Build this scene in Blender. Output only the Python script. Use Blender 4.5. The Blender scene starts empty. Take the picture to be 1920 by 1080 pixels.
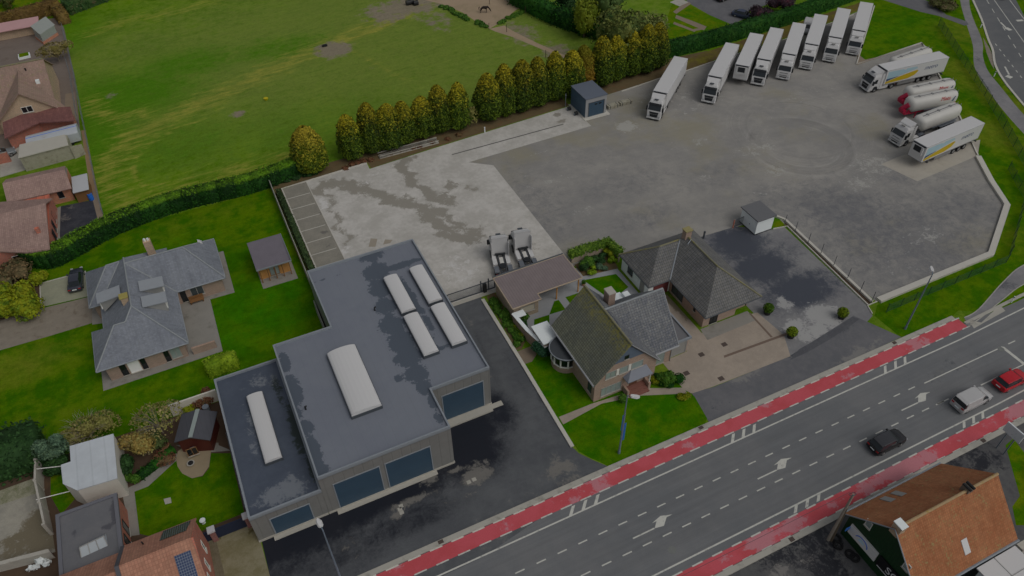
import bpy, bmesh, math, random
import numpy as np
from mathutils import Vector, Matrix

# ------------------------------------------------------------------ camera
C = bpy.context.scene.collection
SC = bpy.context.scene
CAM_H, FOC = 70.0, 1423.0            # metres above ground, focal length in 1920-wide pixels
AX = np.array([0.90213106, -0.30706571, 0.30310099])     # world x in camera axes (right, down, forward)
AY = np.array([-0.43126121, -0.62029974, 0.65516563])
AZ = np.array([-0.01316543, -0.72176096, -0.69201719])
cd = bpy.data.cameras.new('camera')
cam = bpy.data.objects.new('camera', cd)
C.objects.link(cam)
right = Vector((AX[0], AY[0], AZ[0])); down = Vector((AX[1], AY[1], AZ[1])); fwd = Vector((AX[2], AY[2], AZ[2]))
M = Matrix((right, -down, -fwd)).transposed().to_4x4()
M.translation = (0, 0, CAM_H)
cam.matrix_world = M
cd.sensor_width = 36.0
cd.lens = 36.0 * FOC / 1920.0
cd.clip_start = 0.5
cd.clip_end = 5000
SC.camera = cam

# ------------------------------------------------------------------ light: overcast late autumn day
SUN_EL, SUN_AZ = math.radians(52), math.radians(150)
w = bpy.data.worlds.new('World'); SC.world = w; w.use_nodes = True
nt = w.node_tree
bg = nt.nodes['Background']
sky = nt.nodes.new('ShaderNodeTexSky'); sky.sky_type = 'NISHITA'; sky.sun_disc = False
sky.sun_elevation = SUN_EL; sky.sun_rotation = SUN_AZ
sky.dust_density = 4.0; sky.air_density = 1.0
hs = nt.nodes.new('ShaderNodeHueSaturation'); hs.inputs['Saturation'].default_value = 0.28
nt.links.new(sky.outputs[0], hs.inputs['Color']); nt.links.new(hs.outputs[0], bg.inputs[0])
bg.inputs[1].default_value = 0.12
sl = bpy.data.lights.new('sun', 'SUN'); sl.energy = 0.9; sl.angle = math.radians(40); sl.color = (1, 0.95, 0.88)
so = bpy.data.objects.new('sun', sl); C.objects.link(so)
# sun stands to the left and towards the viewer's back-left
so.rotation_euler = Vector((-math.cos(SUN_EL)*math.sin(SUN_AZ), -math.cos(SUN_EL)*math.cos(SUN_AZ), -math.sin(SUN_EL))).to_track_quat('-Z', 'Y').to_euler()
SC.view_settings.view_transform = 'Standard'; SC.view_settings.look = 'None'
SC.view_settings.exposure = -1.05; SC.view_settings.gamma = 1
try:
    SC.cycles.use_denoising = True
    SC.cycles.max_bounces = 5
    SC.cycles.diffuse_bounces = 3
except Exception:
    pass

random.seed(4); RNG = np.random.default_rng(11)
PI = math.pi

def G(u, v, z=0.0):
    """ground survey: the point of the plane at height z seen at photo pixel (u, v)"""
    d = np.array([u-960.0, v-540.0, FOC])
    t = (CAM_H - z) / -(d @ AZ)
    return (float(d @ AX * t), float(d @ AY * t), z)

def GP(pts, z=0.0):
    return [G(u, v, z)[:2] for u, v in pts]

def R(x0, y0, s):
    return lambda *ps: [(x0+x*s, y0+y*s) for x, y in ps]

# ------------------------------------------------------------------ bookkeeping
ORG = {}
def link(o, parent=None):
    C.objects.link(o)
    if parent is not None: o.parent = parent
    return o
def tag(o, label=None, cat=None, group=None, kind=None):
    if label: o['label'] = label
    if cat: o['category'] = cat
    if group: o['group'] = group
    if kind: o['kind'] = kind
    return o
def thing(name, label, cat, loc=(0, 0, 0), rz=0.0, group=None):
    o = bpy.data.objects.new(name, None); link(o)
    o.empty_display_size = 0.3
    o.location = loc; o.rotation_euler = (0, 0, rz)
    ORG[o.name] = Vector(loc) if rz == 0 else Vector((0, 0, 0))
    return tag(o, label, cat, group)
def dup(o, parent=None):
    c = o.copy(); link(c)
    if parent is not None: c.parent = parent
    for ch in list(o.children): dup(ch, c)
    return c
def root_of(p):
    while p.parent is not None: p = p.parent
    return p

class MB:
    def __init__(s): s.v = []; s.f = []; s.m = []; s.cur = 0
    def add(s, vs, fs):
        b = len(s.v); s.v += [tuple(p) for p in vs]
        s.f += [tuple(b+i for i in f) for f in fs]; s.m += [s.cur]*len(fs); return s
    def box(s, x0, x1, y0, y1, z0, z1):
        return s.add([(x0,y0,z0),(x1,y0,z0),(x1,y1,z0),(x0,y1,z0),(x0,y0,z1),(x1,y0,z1),(x1,y1,z1),(x0,y1,z1)],
                     [(3,2,1,0),(4,5,6,7),(0,1,5,4),(1,2,6,5),(2,3,7,6),(3,0,4,7)])
    def poly(s, *pts): return s.add(pts, [tuple(range(len(pts)))])
    def prism(s, pts, z0, z1):
        n = len(pts)
        a = sum(pts[i][0]*pts[(i+1)%n][1]-pts[(i+1)%n][0]*pts[i][1] for i in range(n))
        if a < 0: pts = pts[::-1]
        vs = [(p[0],p[1],z0) for p in pts]+[(p[0],p[1],z1) for p in pts]
        fs = [tuple(range(n-1,-1,-1)), tuple(range(n,2*n))]+[(i,(i+1)%n,n+(i+1)%n,n+i) for i in range(n)]
        return s.add(vs, fs)
    def xz(s, prof, y0, y1):          # side profile extruded in y
        n = len(prof)
        a = sum(prof[i][0]*prof[(i+1)%n][1]-prof[(i+1)%n][0]*prof[i][1] for i in range(n))
        if a < 0: prof = prof[::-1]
        vs = [(p[0],y0,p[1]) for p in prof]+[(p[0],y1,p[1]) for p in prof]
        fs = [tuple(range(n)), tuple(range(2*n-1,n-1,-1))]+[(i,n+i,n+(i+1)%n,(i+1)%n) for i in range(n)]
        return s.add(vs, fs)
    def tube(s, p, q, r, r2=None, n=8, cap=True):
        p = Vector(p); q = Vector(q); r2 = r if r2 is None else r2
        d = (q-p).normalized(); a = d.orthogonal().normalized(); b = d.cross(a)
        vs = []
        for c, rr in ((p, r), (q, r2)):
            for i in range(n):
                t = 2*PI*i/n; vs.append(c+(a*math.cos(t)+b*math.sin(t))*rr)
        fs = [(i,(i+1)%n,n+(i+1)%n,n+i) for i in range(n)]
        if cap: fs += [tuple(range(n-1,-1,-1)), tuple(range(n,2*n))]
        return s.add(vs, fs)
    def path(s, pts, r, n=6):
        for a, b in zip(pts[:-1], pts[1:]): s.tube(a, b, r, n=n)
        return s
    def roof(s, faces, t=0.12):       # faces share edges; closed slab of thickness t
        idx = {}; vs = []; fs = []
        for f in faces:
            ids = []
            for p in f:
                k = tuple(round(c, 2) for c in p)
                if k not in idx: idx[k] = len(vs); vs.append(tuple(p))
                ids.append(idx[k])
            nz = 0
            for i in range(len(f)):
                a, b = f[i], f[(i+1)%len(f)]; nz += a[0]*b[1]-b[0]*a[1]
            if nz < 0: ids = ids[::-1]
            fs.append(tuple(ids))
        n = len(vs); ed = {}
        for f in fs:
            for i in range(len(f)): ed[(f[i], f[(i+1)%len(f)])] = 1
        allv = vs+[(x,y,z-t) for x,y,z in vs]
        out = list(fs)+[tuple(n+i for i in f[::-1]) for f in fs]
        for a, b in ed:
            if (b, a) not in ed: out.append((b, a, n+a, n+b)[::1])
        return s.add(allv, out)
    def build(s, name, mat, parent=None, smooth=False, label=None, bevel=0):
        me = bpy.data.meshes.new(name)
        vs = s.v
        if parent is not None:
            o0 = ORG.get(root_of(parent).name, Vector((0,0,0)))
            if o0.length > 0: vs = [(x-o0.x, y-o0.y, z-o0.z) for x,y,z in vs]
        me.from_pydata(vs, [], s.f)
        mats = mat if isinstance(mat, (list, tuple)) else [mat]
        for m in mats: me.materials.append(m)
        if len(mats) > 1: me.polygons.foreach_set('material_index', s.m)
        if smooth: me.polygons.foreach_set('use_smooth', [True]*len(me.polygons))
        me.update()
        o = bpy.data.objects.new(name, me); link(o, parent)
        if label: o['label'] = label
        if bevel:
            b = o.modifiers.new('edge', 'BEVEL'); b.width = bevel; b.segments = 2; b.limit_method = 'ANGLE'
        return o

# ------------------------------------------------------------------ materials
def lin(c):
    c /= 255.0
    return c/12.92 if c <= 0.04045 else ((c+0.055)/1.055)**2.4
KA = 2.25
def c(r, g, b, k=KA):
    return (min(lin(r)*k, .92), min(lin(g)*k, .92), min(lin(b)*k, .92), 1)

class NB:
    def __init__(s, name, rough=0.9, spec=0.3):
        s.mat = bpy.data.materials.new(name); s.mat.use_nodes = True
        s.nt = s.mat.node_tree; s.b = s.nt.nodes['Principled BSDF']
        s.b.inputs['Roughness'].default_value = rough
        s.b.inputs['Specular IOR Level'].default_value = spec
        s._pos = None; s._obj = None
    def new(s, t): return s.nt.nodes.new(t)
    def lk(s, a, b): s.nt.links.new(a, b)
    def put(s, sock, v):
        if hasattr(v, 'is_output') or isinstance(v, bpy.types.NodeSocket): s.lk(v, sock)
        else: sock.default_value = v
    def pos(s):
        if s._pos is None: s._pos = s.new('ShaderNodeNewGeometry').outputs['Position']
        return s._pos
    def obj(s):
        if s._obj is None: s._obj = s.new('ShaderNodeTexCoord').outputs['Object']
        return s._obj
    def mapv(s, vec, scale=(1,1,1), rot=0, loc=(0,0,0)):
        n = s.new('ShaderNodeMapping'); s.lk(vec, n.inputs[0])
        n.inputs['Scale'].default_value = scale; n.inputs['Rotation'].default_value = (0,0,rot); n.inputs['Location'].default_value = loc
        return n.outputs[0]
    def noise(s, scale, detail=4, rough=0.55, vec=None, dist=0.0):
        n = s.new('ShaderNodeTexNoise'); s.lk(vec if vec is not None else s.pos(), n.inputs['Vector'])
        n.inputs['Scale'].default_value = scale; n.inputs['Detail'].default_value = detail
        n.inputs['Roughness'].default_value = rough; n.inputs['Distortion'].default_value = dist
        return n.outputs['Fac']
    def math(s, op, a, b=0.0, cl=False):
        n = s.new('ShaderNodeMath'); n.operation = op; n.use_clamp = cl
        s.put(n.inputs[0], a); s.put(n.inputs[1], b); return n.outputs[0]
    def ss(s, x, lo, hi):              # smoothstep
        n = s.new('ShaderNodeMapRange'); n.interpolation_type = 'SMOOTHSTEP'
        s.put(n.inputs[0], x); n.inputs[1].default_value = lo; n.inputs[2].default_value = hi
        return n.outputs[0]
    def mix(s, f, a, b, mode='MIX'):
        n = s.new('ShaderNodeMix'); n.data_type = 'RGBA'; n.blend_type = mode
        s.put(n.inputs[0], f); s.put(n.inputs[6], a); s.put(n.inputs[7], b); return n.outputs[2]
    def attr(s, name):
        n = s.new('ShaderNodeAttribute'); n.attribute_name = name; return n.outputs['Fac']
    def island(s): return s.new('ShaderNodeNewGeometry').outputs['Random Per Island']
    def objrand(s): return s.new('ShaderNodeObjectInfo').outputs['Random']
    def scalecol(s, col, f):
        n = s.new('ShaderNodeVectorMath'); n.operation = 'SCALE'
        s.put(n.inputs[0], col if not isinstance(col, tuple) else col[:3]); s.put(n.inputs[3], f); return n.outputs[0]
    def bump(s, h, strength=0.3, dist=0.05):
        n = s.new('ShaderNodeBump'); n.inputs['Strength'].default_value = strength; n.inputs['Distance'].default_value = dist
        s.lk(h, n.inputs['Height']); s.lk(n.outputs[0], s.b.inputs['Normal'])
    def sep(s, v):
        n = s.new('ShaderNodeSeparateXYZ'); s.lk(v, n.inputs[0]); return n.outputs
    def comb(s, x, y, z=0.0):
        n = s.new('ShaderNodeCombineXYZ'); s.put(n.inputs[0], x); s.put(n.inputs[1], y); s.put(n.inputs[2], z); return n.outputs[0]
    def done(s, col, rough=None):
        s.put(s.b.inputs['Base Color'], col)
        if rough is not None: s.put(s.b.inputs['Roughness'], rough)
        return s.mat

def pm(name, col, rough=0.7, var=0.12, scale=1.5, spec=0.35, metal=0.0, dirt=None, bump=0.0, obj=True):
    """plain material with broad and fine tonal variation, optional dirt colour in blotches"""
    n = NB(name, rough, spec); n.b.inputs['Metallic'].default_value = metal
    v = n.obj() if obj else n.pos()
    a = n.noise(scale, 5, .6, v); b = n.noise(scale*9, 3, .6, v)
    f = n.math('ADD', n.math('MULTIPLY', a, 1.4*var), n.math('MULTIPLY', b, 0.8*var))
    f = n.math('ADD', f, 1-1.1*var)
    cc = n.scalecol(col, f)
    if dirt is not None:
        cc = n.mix(n.ss(n.noise(scale*.7, 6, .65, v), .5, .75), cc, dirt)
    if bump: n.bump(b, bump, .03)
    return n.done(cc)

def tiles(name, ca, cb, moss=None, bw=0.3, rh=0.24, mort=0.35, rough=0.85, grid=0.5, fleck=None, ridge_z=None):
    """roof tiles: courses run level, columns run down the slope"""
    n = NB(name, rough, .3)
    g = n.new('ShaderNodeNewGeometry'); N = n.sep(g.outputs['True Normal']); P = n.sep(n.pos())
    sx = n.math('GREATER_THAN', n.math('ABSOLUTE', N[0]), n.math('ABSOLUTE', N[1]))
    u = n.math('ADD', n.math('MULTIPLY', sx, P[1]), n.math('MULTIPLY', n.math('SUBTRACT', 1.0, sx), P[0]))
    hyp = n.math('SQRT', n.math('MAXIMUM', n.math('SUBTRACT', 1.0, n.math('MULTIPLY', N[2], N[2])), 0.01))
    vv = n.math('DIVIDE', P[2], hyp)
    br = n.new('ShaderNodeTexBrick'); n.lk(n.comb(u, vv), br.inputs['Vector'])
    br.offset = 0.0; br.inputs['Scale'].default_value = 1.0
    br.inputs['Brick Width'].default_value = bw; br.inputs['Row Height'].default_value = rh
    br.inputs['Mortar Size'].default_value = 0.035; br.inputs['Mortar Smooth'].default_value = 0.6
    br.inputs['Color1'].default_value = (1,1,1,1); br.inputs['Color2'].default_value = (.8,.8,.8,1); br.inputs['Mortar'].default_value = (1-grid,1-grid,1-grid,1)
    big = n.noise(.35, 5, .6); mid = n.noise(2.2, 5, .65)
    col = n.mix(n.ss(n.math('ADD', n.math('MULTIPLY', big, .5), n.math('MULTIPLY', mid, .5)), .38, .62), ca, cb)
    col = n.mix(1.0, col, br.outputs['Color'], 'MULTIPLY')
    sk = n.noise(1.0, 5, .7, n.comb(n.math('MULTIPLY', u, 1.6), n.math('MULTIPLY', vv, .16)))
    col = n.scalecol(col, n.math('ADD', n.math('MULTIPLY', sk, .7), .65))
    if fleck is not None:
        fl = n.noise(7, 4, .7); col = n.mix(n.math('MULTIPLY', n.ss(fl, .56, .7), .7), col, fleck)
    if moss is not None:
        mz = n.ss(n.math('ADD', n.noise(1.1, 6, .7), n.noise(4.5, 3, .6)), 1.08, 1.3)
        if ridge_z:
            mz = n.math('MULTIPLY', n.ss(n.math('ADD', P[2], n.math('MULTIPLY', n.noise(.6), 3.0)), ridge_z, ridge_z+2.2), n.ss(n.noise(3.2, 4), .35, .6))
        col = n.mix(mz, col, moss)
    n.bump(br.outputs['Color'], .5, .05)
    return n.done(col)

def leafmat(name, a, b, d=None, top=None, zr=(0, 1), ground=None, spread=None, obj_v=0.0):
    """foliage: leaf to leaf colour change, clumps, optional top colour by height"""
    n = NB(name, .75, .25)
    n.b.inputs['Subsurface Weight'].default_value = 0.0
    r = n.island(); cl = n.noise(1.1, 3, .6, n.obj())
    col = n.mix(n.ss(n.math('ADD', n.math('MULTIPLY', r, .5), n.math('MULTIPLY', cl, .8)), .45, .95), a, b)
    if d is not None: col = n.mix(n.ss(n.noise(.7, 4, .6, n.obj()), .52, .66), col, d)
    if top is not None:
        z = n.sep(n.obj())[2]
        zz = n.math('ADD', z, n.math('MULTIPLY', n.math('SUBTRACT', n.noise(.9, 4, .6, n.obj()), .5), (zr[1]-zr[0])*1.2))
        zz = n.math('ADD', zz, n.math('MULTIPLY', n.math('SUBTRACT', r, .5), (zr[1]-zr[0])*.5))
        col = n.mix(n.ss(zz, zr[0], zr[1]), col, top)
    f = n.math('ADD', n.math('MULTIPLY', r, .5), .75)
    if obj_v: f = n.math('MULTIPLY', f, n.math('ADD', n.math('MULTIPLY', n.objrand(), obj_v), 1-obj_v/2))
    return n.done(n.scalecol(col, f))

# ------------------------------------------------------------------ sheets of ground
def seg(x, y, pl):
    d = np.full(x.shape, 1e9)
    for (ax, ay), (bx, by) in zip(pl[:-1], pl[1:]):
        dx, dy = bx-ax, by-ay; L = dx*dx+dy*dy+1e-9
        t = np.clip(((x-ax)*dx+(y-ay)*dy)/L, 0, 1)
        d = np.minimum(d, np.hypot(x-ax-t*dx, y-ay-t*dy))
    return d
def soft(d, r, f): return np.clip((r+f-d)/(2*f), 0, 1)
def blobs(lst):                        # (u, v, radius along x, radius along y, weight[, z])
    L = [(*G(b[0], b[1], b[5] if len(b) > 5 else 0)[:2], b[2], b[3], b[4]) for b in lst]
    def fn(x, y):
        m = np.zeros(x.shape)
        for cx, cy, rx, ry, wt in L:
            q = np.hypot((x-cx)/rx, (y-cy)/ry); m = np.maximum(m, wt*np.clip(1.35-q*.7, 0, 1))
        return m
    return fn
def sheet(name, pts, mat, z, res=None, masks=None, parent=None, kind='structure', label=None):
    bm = bmesh.new()
    vs = [bm.verts.new((p[0], p[1], z)) for p in pts]
    f = bm.faces.new(vs)
    if f.normal.z < 0: f.normal_flip()
    bm.normal_update()
    bmesh.ops.triangulate(bm, faces=bm.faces[:])
    if res:
        xs = [p[0] for p in pts]; ys = [p[1] for p in pts]
        for ax, lo, hi in ((0, min(xs), max(xs)), (1, min(ys), max(ys))):
            k = lo+res
            while k < hi:
                co = [0,0,0]; co[ax] = k; no = [0,0,0]; no[ax] = 1
                bmesh.ops.bisect_plane(bm, geom=bm.verts[:]+bm.edges[:]+bm.faces[:], dist=1e-4, plane_co=co, plane_no=no)
                k += res
    me = bpy.data.meshes.new(name); bm.to_mesh(me); bm.free()
    for p in me.polygons:
        pass
    if masks:
        n = len(me.vertices); co = np.empty(n*3); me.vertices.foreach_get('co', co); co = co.reshape(-1, 3)
        for k, fn in masks.items():
            a = me.attributes.new(k, 'FLOAT', 'POINT'); a.data.foreach_set('value', fn(co[:,0], co[:,1]).astype(np.float32))
    if parent is not None:
        o0 = ORG[root_of(parent).name]; me.transform(Matrix.Translation(-o0))
    me.materials.append(mat)
    nz = sum(p.normal.z for p in me.polygons)
    if nz < 0: me.flip_normals()
    o = bpy.data.objects.new(name, me); link(o, parent)
    if kind and parent is None: o['kind'] = kind
    if label: o['label'] = label
    return o
def strip(mb, pl, w0, w1, z0, z1):     # extruded band along a polyline, offsets w0..w1 to its left
    n = len(pl); nor = []
    for i in range(n):
        a = Vector(pl[max(i-1,0)][:2]); b = Vector(pl[min(i+1,n-1)][:2]); d = (b-a).normalized(); nor.append(Vector((-d.y, d.x)))
    A = [Vector(pl[i][:2])+nor[i]*w0 for i in range(n)]; B = [Vector(pl[i][:2])+nor[i]*w1 for i in range(n)]
    for i in range(n-1):
        q = [A[i], A[i+1], B[i+1], B[i]]
        mb.prism([(p.x, p.y) for p in q], z0, z1)
    return mb
# ------------------------------------------------------------------ ground materials
def grass(name, a, b, dry=None, dirt=None, pale=None, rich=None, sc=.12):
    n = NB(name, .95, .03)
    v = n.mapv(n.pos(), (1, 1, 1), .35)
    big = n.noise(sc, 4, .6); mid = n.noise(.55, 5, .65); fine = n.noise(6, 3, .7)
    f = n.math('ADD', n.math('MULTIPLY', big, .55), n.math('MULTIPLY', mid, .45))
    col = n.mix(n.ss(f, .40, .60), a, b)
    if pale is not None: col = n.mix(n.math('MULTIPLY', n.ss(n.math('ADD', n.attr('pale'), n.math('MULTIPLY', n.math('SUBTRACT', mid, .5), 1.2)), .15, 1.15), .85), col, pale)
    if rich is not None: col = n.mix(n.math('MULTIPLY', n.ss(n.math('ADD', n.attr('rich'), n.math('MULTIPLY', n.math('SUBTRACT', mid, .5), 1.8)), .25, 1.15), .8), col, rich)
    st = n.noise(1.0, 6, .75, n.mapv(n.mapv(n.pos(), (1,1,1), -.12), (.22, 1.0, 1)))
    if dry is not None: col = n.mix(n.math('MULTIPLY', n.ss(n.math('ADD', n.attr('dry'), n.math('MULTIPLY', n.math('SUBTRACT', st, .5), 3.0)), .3, 1.15), .8), col, dry)
    if dirt is not None: col = n.mix(n.ss(n.math('ADD', n.attr('dirt'), n.math('MULTIPLY', n.math('SUBTRACT', mid, .5), 1.3)), .45, .8), col, dirt)
    f2 = n.math('ADD', n.math('ADD', n.math('MULTIPLY', fine, .6), n.math('MULTIPLY', st, .6)), .4)
    cl = n.noise(1.7, 6, .72, None, .5)
    f2 = n.math('ADD', f2, n.math('MULTIPLY', n.math('SUBTRACT', cl, .5), .75))
    n.bump(fine, .6, .08)
    return n.done(n.scalecol(col, f2))
def paved(name, a, b, wet=None, lite=None, third=None, rough=.85, sc=.25, streak=0.0, srot=0.0, fine=.25, wr=.35, extra=None, wt=(.40,.66), ea=1.0):
    """asphalt, concrete, gravel: worn tone, damp stains (attribute wet), dried patches (attribute lite)"""
    n = NB(name, rough, .3)
    big = n.noise(sc, 5, .6); mid = n.noise(sc*5, 5, .68, None, .4); fi = n.noise(9, 3, .7)
    col = n.mix(n.ss(n.math('ADD', n.math('MULTIPLY', big, .6), n.math('MULTIPLY', mid, .4)), .38, .64), a, b)
    if third is not None: col = n.mix(n.ss(n.noise(sc*.6, 5, .65, n.mapv(n.pos(), (1,1,1), 0, (31,7,0))), .5, .68), col, third)
    edge = n.math('ADD', n.math('MULTIPLY', n.math('SUBTRACT', n.noise(.8, 6, .7, None, .6), .5), 1.5), n.math('MULTIPLY', n.math('SUBTRACT', n.noise(3.5, 4, .7), .5), .7))
    if ea != 1.0: edge = n.math('MULTIPLY', edge, ea)
    rs = rough
    if wet is not None:
        wf = n.ss(n.math('ADD', n.attr('wet'), edge), *wt)
        col = n.mix(wf, col, wet); rs = n.math('SUBTRACT', rough, n.math('MULTIPLY', wf, rough-wr))
    if lite is not None: col = n.mix(n.math('MULTIPLY', n.ss(n.math('ADD', n.attr('lite'), n.math('MULTIPLY', edge, 1.2 if ea == 1.0 else 1.5)), .42, .72), .85), col, lite)
    f = n.math('ADD', n.math('MULTIPLY', fi, fine*1.6), 1-fine*.8)
    if streak:
        s = n.noise(1.0, 5, .7, n.mapv(n.mapv(n.pos(), (1,1,1), srot), (.05, 1.6, 1)))
        f = n.math('ADD', f, n.math('MULTIPLY', n.math('SUBTRACT', s, .5), streak*2))
    if extra: f = extra(n, f)
    n.bump(fi, .25, .02)
    return n.done(n.scalecol(col, f), rs)

m_meadow = grass('meadow_grass', c(54,84,4), c(72,98,10), dry=c(110,108,46), dirt=c(98,92,78), pale=c(84,96,42), rich=c(46,86,2))
m_lawn = grass('lawn_grass', c(38,72,1), c(62,84,3), rich=c(30,82,2), pale=c(80,88,22), sc=.22)
m_lawn2 = grass('verge_grass', c(44,78,3), c(72,86,6), sc=.3)
m_lawn3 = grass('fresh_lawn_grass', c(34,74,1), c(56,82,3), sc=.3)
m_terr = grass('far_grass', c(56,84,10), c(78,96,26))
m_soil = pm('garden_soil', c(58,46,36), .95, .3, .6, dirt=c(74,58,42), obj=False)
m_path = pm('pale_gravel', c(98,88,76), .9, .2, .8, obj=False)
m_courtyard = pm('courtyard_paving', c(86,78,72), .85, .25, .5, dirt=c(74,65,57), obj=False)
m_gravel = pm('drive_gravel', c(98,92,83), .95, .35, 1.2, dirt=c(80,72,61), obj=False)
m_kerb = pm('kerb_concrete', c(124,122,115), .85, .15, 1.0, dirt=c(98,96,90), obj=False)
m_kerbw = pm('pale_kerb', c(140,138,131), .85, .12, 1.0, obj=False)
m_terrace = pm('terrace_slabs', c(102,100,95), .85, .22, .7, dirt=c(84,82,76), obj=False)
m_white = pm('road_paint', c(144,144,138), .7, .14, 3.0, dirt=c(112,112,108), obj=False)

# ------------------------------------------------------------------ terrain and fields
sheet('ground', [(-900,-300),(1200,-300),(1200,1500),(-900,1500)], m_terr, 0.0)

dryl = [[(800,8),(700,48),(600,90),(470,150),(340,212),(250,255),(208,300),(196,345),(212,372),(262,384),(350,355),(450,325),(545,300)],
        [(172,190),(182,212),(215,222),(262,214)], [(166,62),(235,40),(400,5)], [(560,95),(640,85),(690,110),(760,150)], [(700,14),(560,60),(420,110)]]
dryw = [GP(l) for l in dryl]
def f_dry(x, y):
    m = np.zeros(x.shape)
    for k, l in enumerate(dryw):
        wd = (3.2, 2.6, 2.6, 1.0, 1.6)[k]; m = np.maximum(m, (1, .9, .8, .7, .35)[k]*soft(seg(x, y, l), wd, wd))
    return m
f_ring = GP([(380,222),(300,256),(262,285),(250,312),(254,335),(272,350),(330,340),(440,312),(520,292),(560,284)])
f_thin = GP([(620,88),(650,76),(700,58),(740,40),(770,22),(800,4)])
sheet('meadow', [(-17.3,103),(-17.6,113),(-18.4,139),(-19.6,171),(-20.2,185),(-24,300),(120,300),(120,104)], m_meadow, .008, .75, {
    'dry': lambda x, y: np.maximum(.8*f_dry(x, y), np.maximum(1.1*soft(seg(x, y, f_thin), .7, .5), .9*soft(seg(x, y, f_ring), .35, .5))),
    'pale': blobs([(700,60,60,36,1),(860,110,30,26,.95),(560,50,30,30,.8),(250,95,18,14,.8),(420,70,26,22,.5),(950,60,26,22,.9),(760,110,34,20,.8)]),
    'rich': blobs([(240,178,12,9,1),(180,250,6,14,.9),(350,120,10,6,.9),(430,330,14,3,.5),(330,270,12,8,.6),(520,90,10,5,.8),(130,60,6,10,.7),(180,370,4,6,.9),(560,240,20,10,.5)]),
    'dirt': blobs([(626,93,3.2,3.4,1),(725,24,5,6,.8),(690,130,1.2,1.0,.5),(765,12,9,5,.85),(210,178,1.5,2,.6),(975,62,4,6,.7),(1040,96,4,4,.7),(815,35,4,8,.6),(446,214,1.4,1.2,.8)])})
m_sand = pm('paddock_sand', c(118,104,86), .95, .2, .3, dirt=c(104,94,74), obj=False)
sheet('paddock', GP([(796,0),(830,8),(868,24),(895,42),(918,54),(942,40),(966,20),(985,8),(1000,-20),(800,-20)]), m_sand, .014)
sheet('paddock_strip', GP([(918,54),(928,59),(960,69),(1010,90),(1060,110),(1060,104),(1010,82),(965,60),(945,48)]), m_sand, .013)

# neighbour plots on the left
sheet('courtyard', [(-70,133),(-19.2,133),(-19.0,156),(-19.9,180),(-21,186),(-70,190)], m_courtyard, .010)
sheet('neighbour_yard', [(-70,96),(-17.6,96),(-17.5,108),(-17.7,113.5),(-18.2,134.6),(-70,134)], m_terr, .009)
m_conc0 = paved('pale_drive', c(112,110,104), c(126,124,116), sc=.4)
sheet('concrete_drive', GP([(0,289),(36,276),(48,319),(0,333)]), m_conc0, .014)
sheet('brick_path', [(-19.04,134.7),(-18.4,134.4),(-17.75,114.7),(-18.75,115.1)], pm('path_brick', c(106,88,66), .9, .2, 1, obj=False), .016)
sheet('gravel_path', [(-18.75,115.1),(-17.75,114.7),(-17.4,106),(-18.2,106)], m_path, .016)
m_black2 = paved('damp_tarmac', c(58,59,63), c(66,67,70), lite=c(78,76,74), sc=.5)
m_black = paved('dark_tarmac', c(34,36,42), c(48,49,54), lite=c(78,76,74), sc=.5)
sheet('tarmac_drive', [(-23.1,112.9),(-18.3,112.4),(-18.0,105),(-23.6,100),(-23.5,106)], m_black, .015, 1.0, {'lite': blobs([(122,408,1.2,1,.6),(131,388,.8,.6,.6)])})
sheet('side_path', [(-24.1,112.6),(-23.1,112.9),(-23.5,106),(-23.6,100),(-24.4,101)], m_terrace, .017)
sheet('courtyard_slab', [(-21.5,139),(-19.3,138.6),(-19.35,149.5),(-20.9,149.5)], m_path, .017)
sheet('lane', GP([(128,18),(165,-10),(240,-30),(235,-8),(175,6),(136,20)]), m_black, .014)
sheet('verge', [(-70,184),(-21,186),(-22,300),(-70,300)], m_lawn2, .007)

# garden of the slate roofed bungalow
sheet('bungalow_lawn', [(-70,57),(-13,57),(-13,64.3),(-7.5,64.3),(-7.5,63.4),(6.2,63.4),(6.5,80),(6.6,103),(-29,103),(-70,101)], m_lawn, .010, 1.2, {
    'rich': blobs([(430,600,6,10,.7),(520,570,4,8,.8),(470,480,4,3,.5),(300,470,8,3,.5)]),
    'pale': blobs([(30,690,6,3,.8),(300,440,6,2,.4),(90,800,6,4,.4),(400,400,10,2,.4)])})
sheet('gravel_drive', GP([(-60,618),(0,601),(80,578),(170,556),(182,592),(172,606),(100,628),(0,657),(-60,675)]), m_gravel, .016)
sheet('shrub_bed', GP([(-60,560),(0,520),(60,510),(95,545),(76,578),(0,602),(-60,618)]), m_soil, .015)
sheet('parking_pad', GP([(76,532),(160,509),(168,555),(78,576)]), paved('pad_slabs', c(104,106,92), c(114,114,98), sc=.4), .018)
kb = MB(); strip(kb, GP([(77,576),(75,532),(160,509),(168,556)]), -.08, .08, 0, .07); o = kb.build('kerb', m_kerbw); o['kind'] = 'structure'
e_ = R(150,560,1/6)
sheet('terrace', [(-20.05,71.8),(-6.2,71.95),(-6.05,82.0),(-2.87,81.9),(-2.7,91.2),(-19.9,92.2),(-20.5,84),(-18.6,83.5),(-18.6,79.7),(-20,79.7)], m_terrace, .020)

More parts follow.
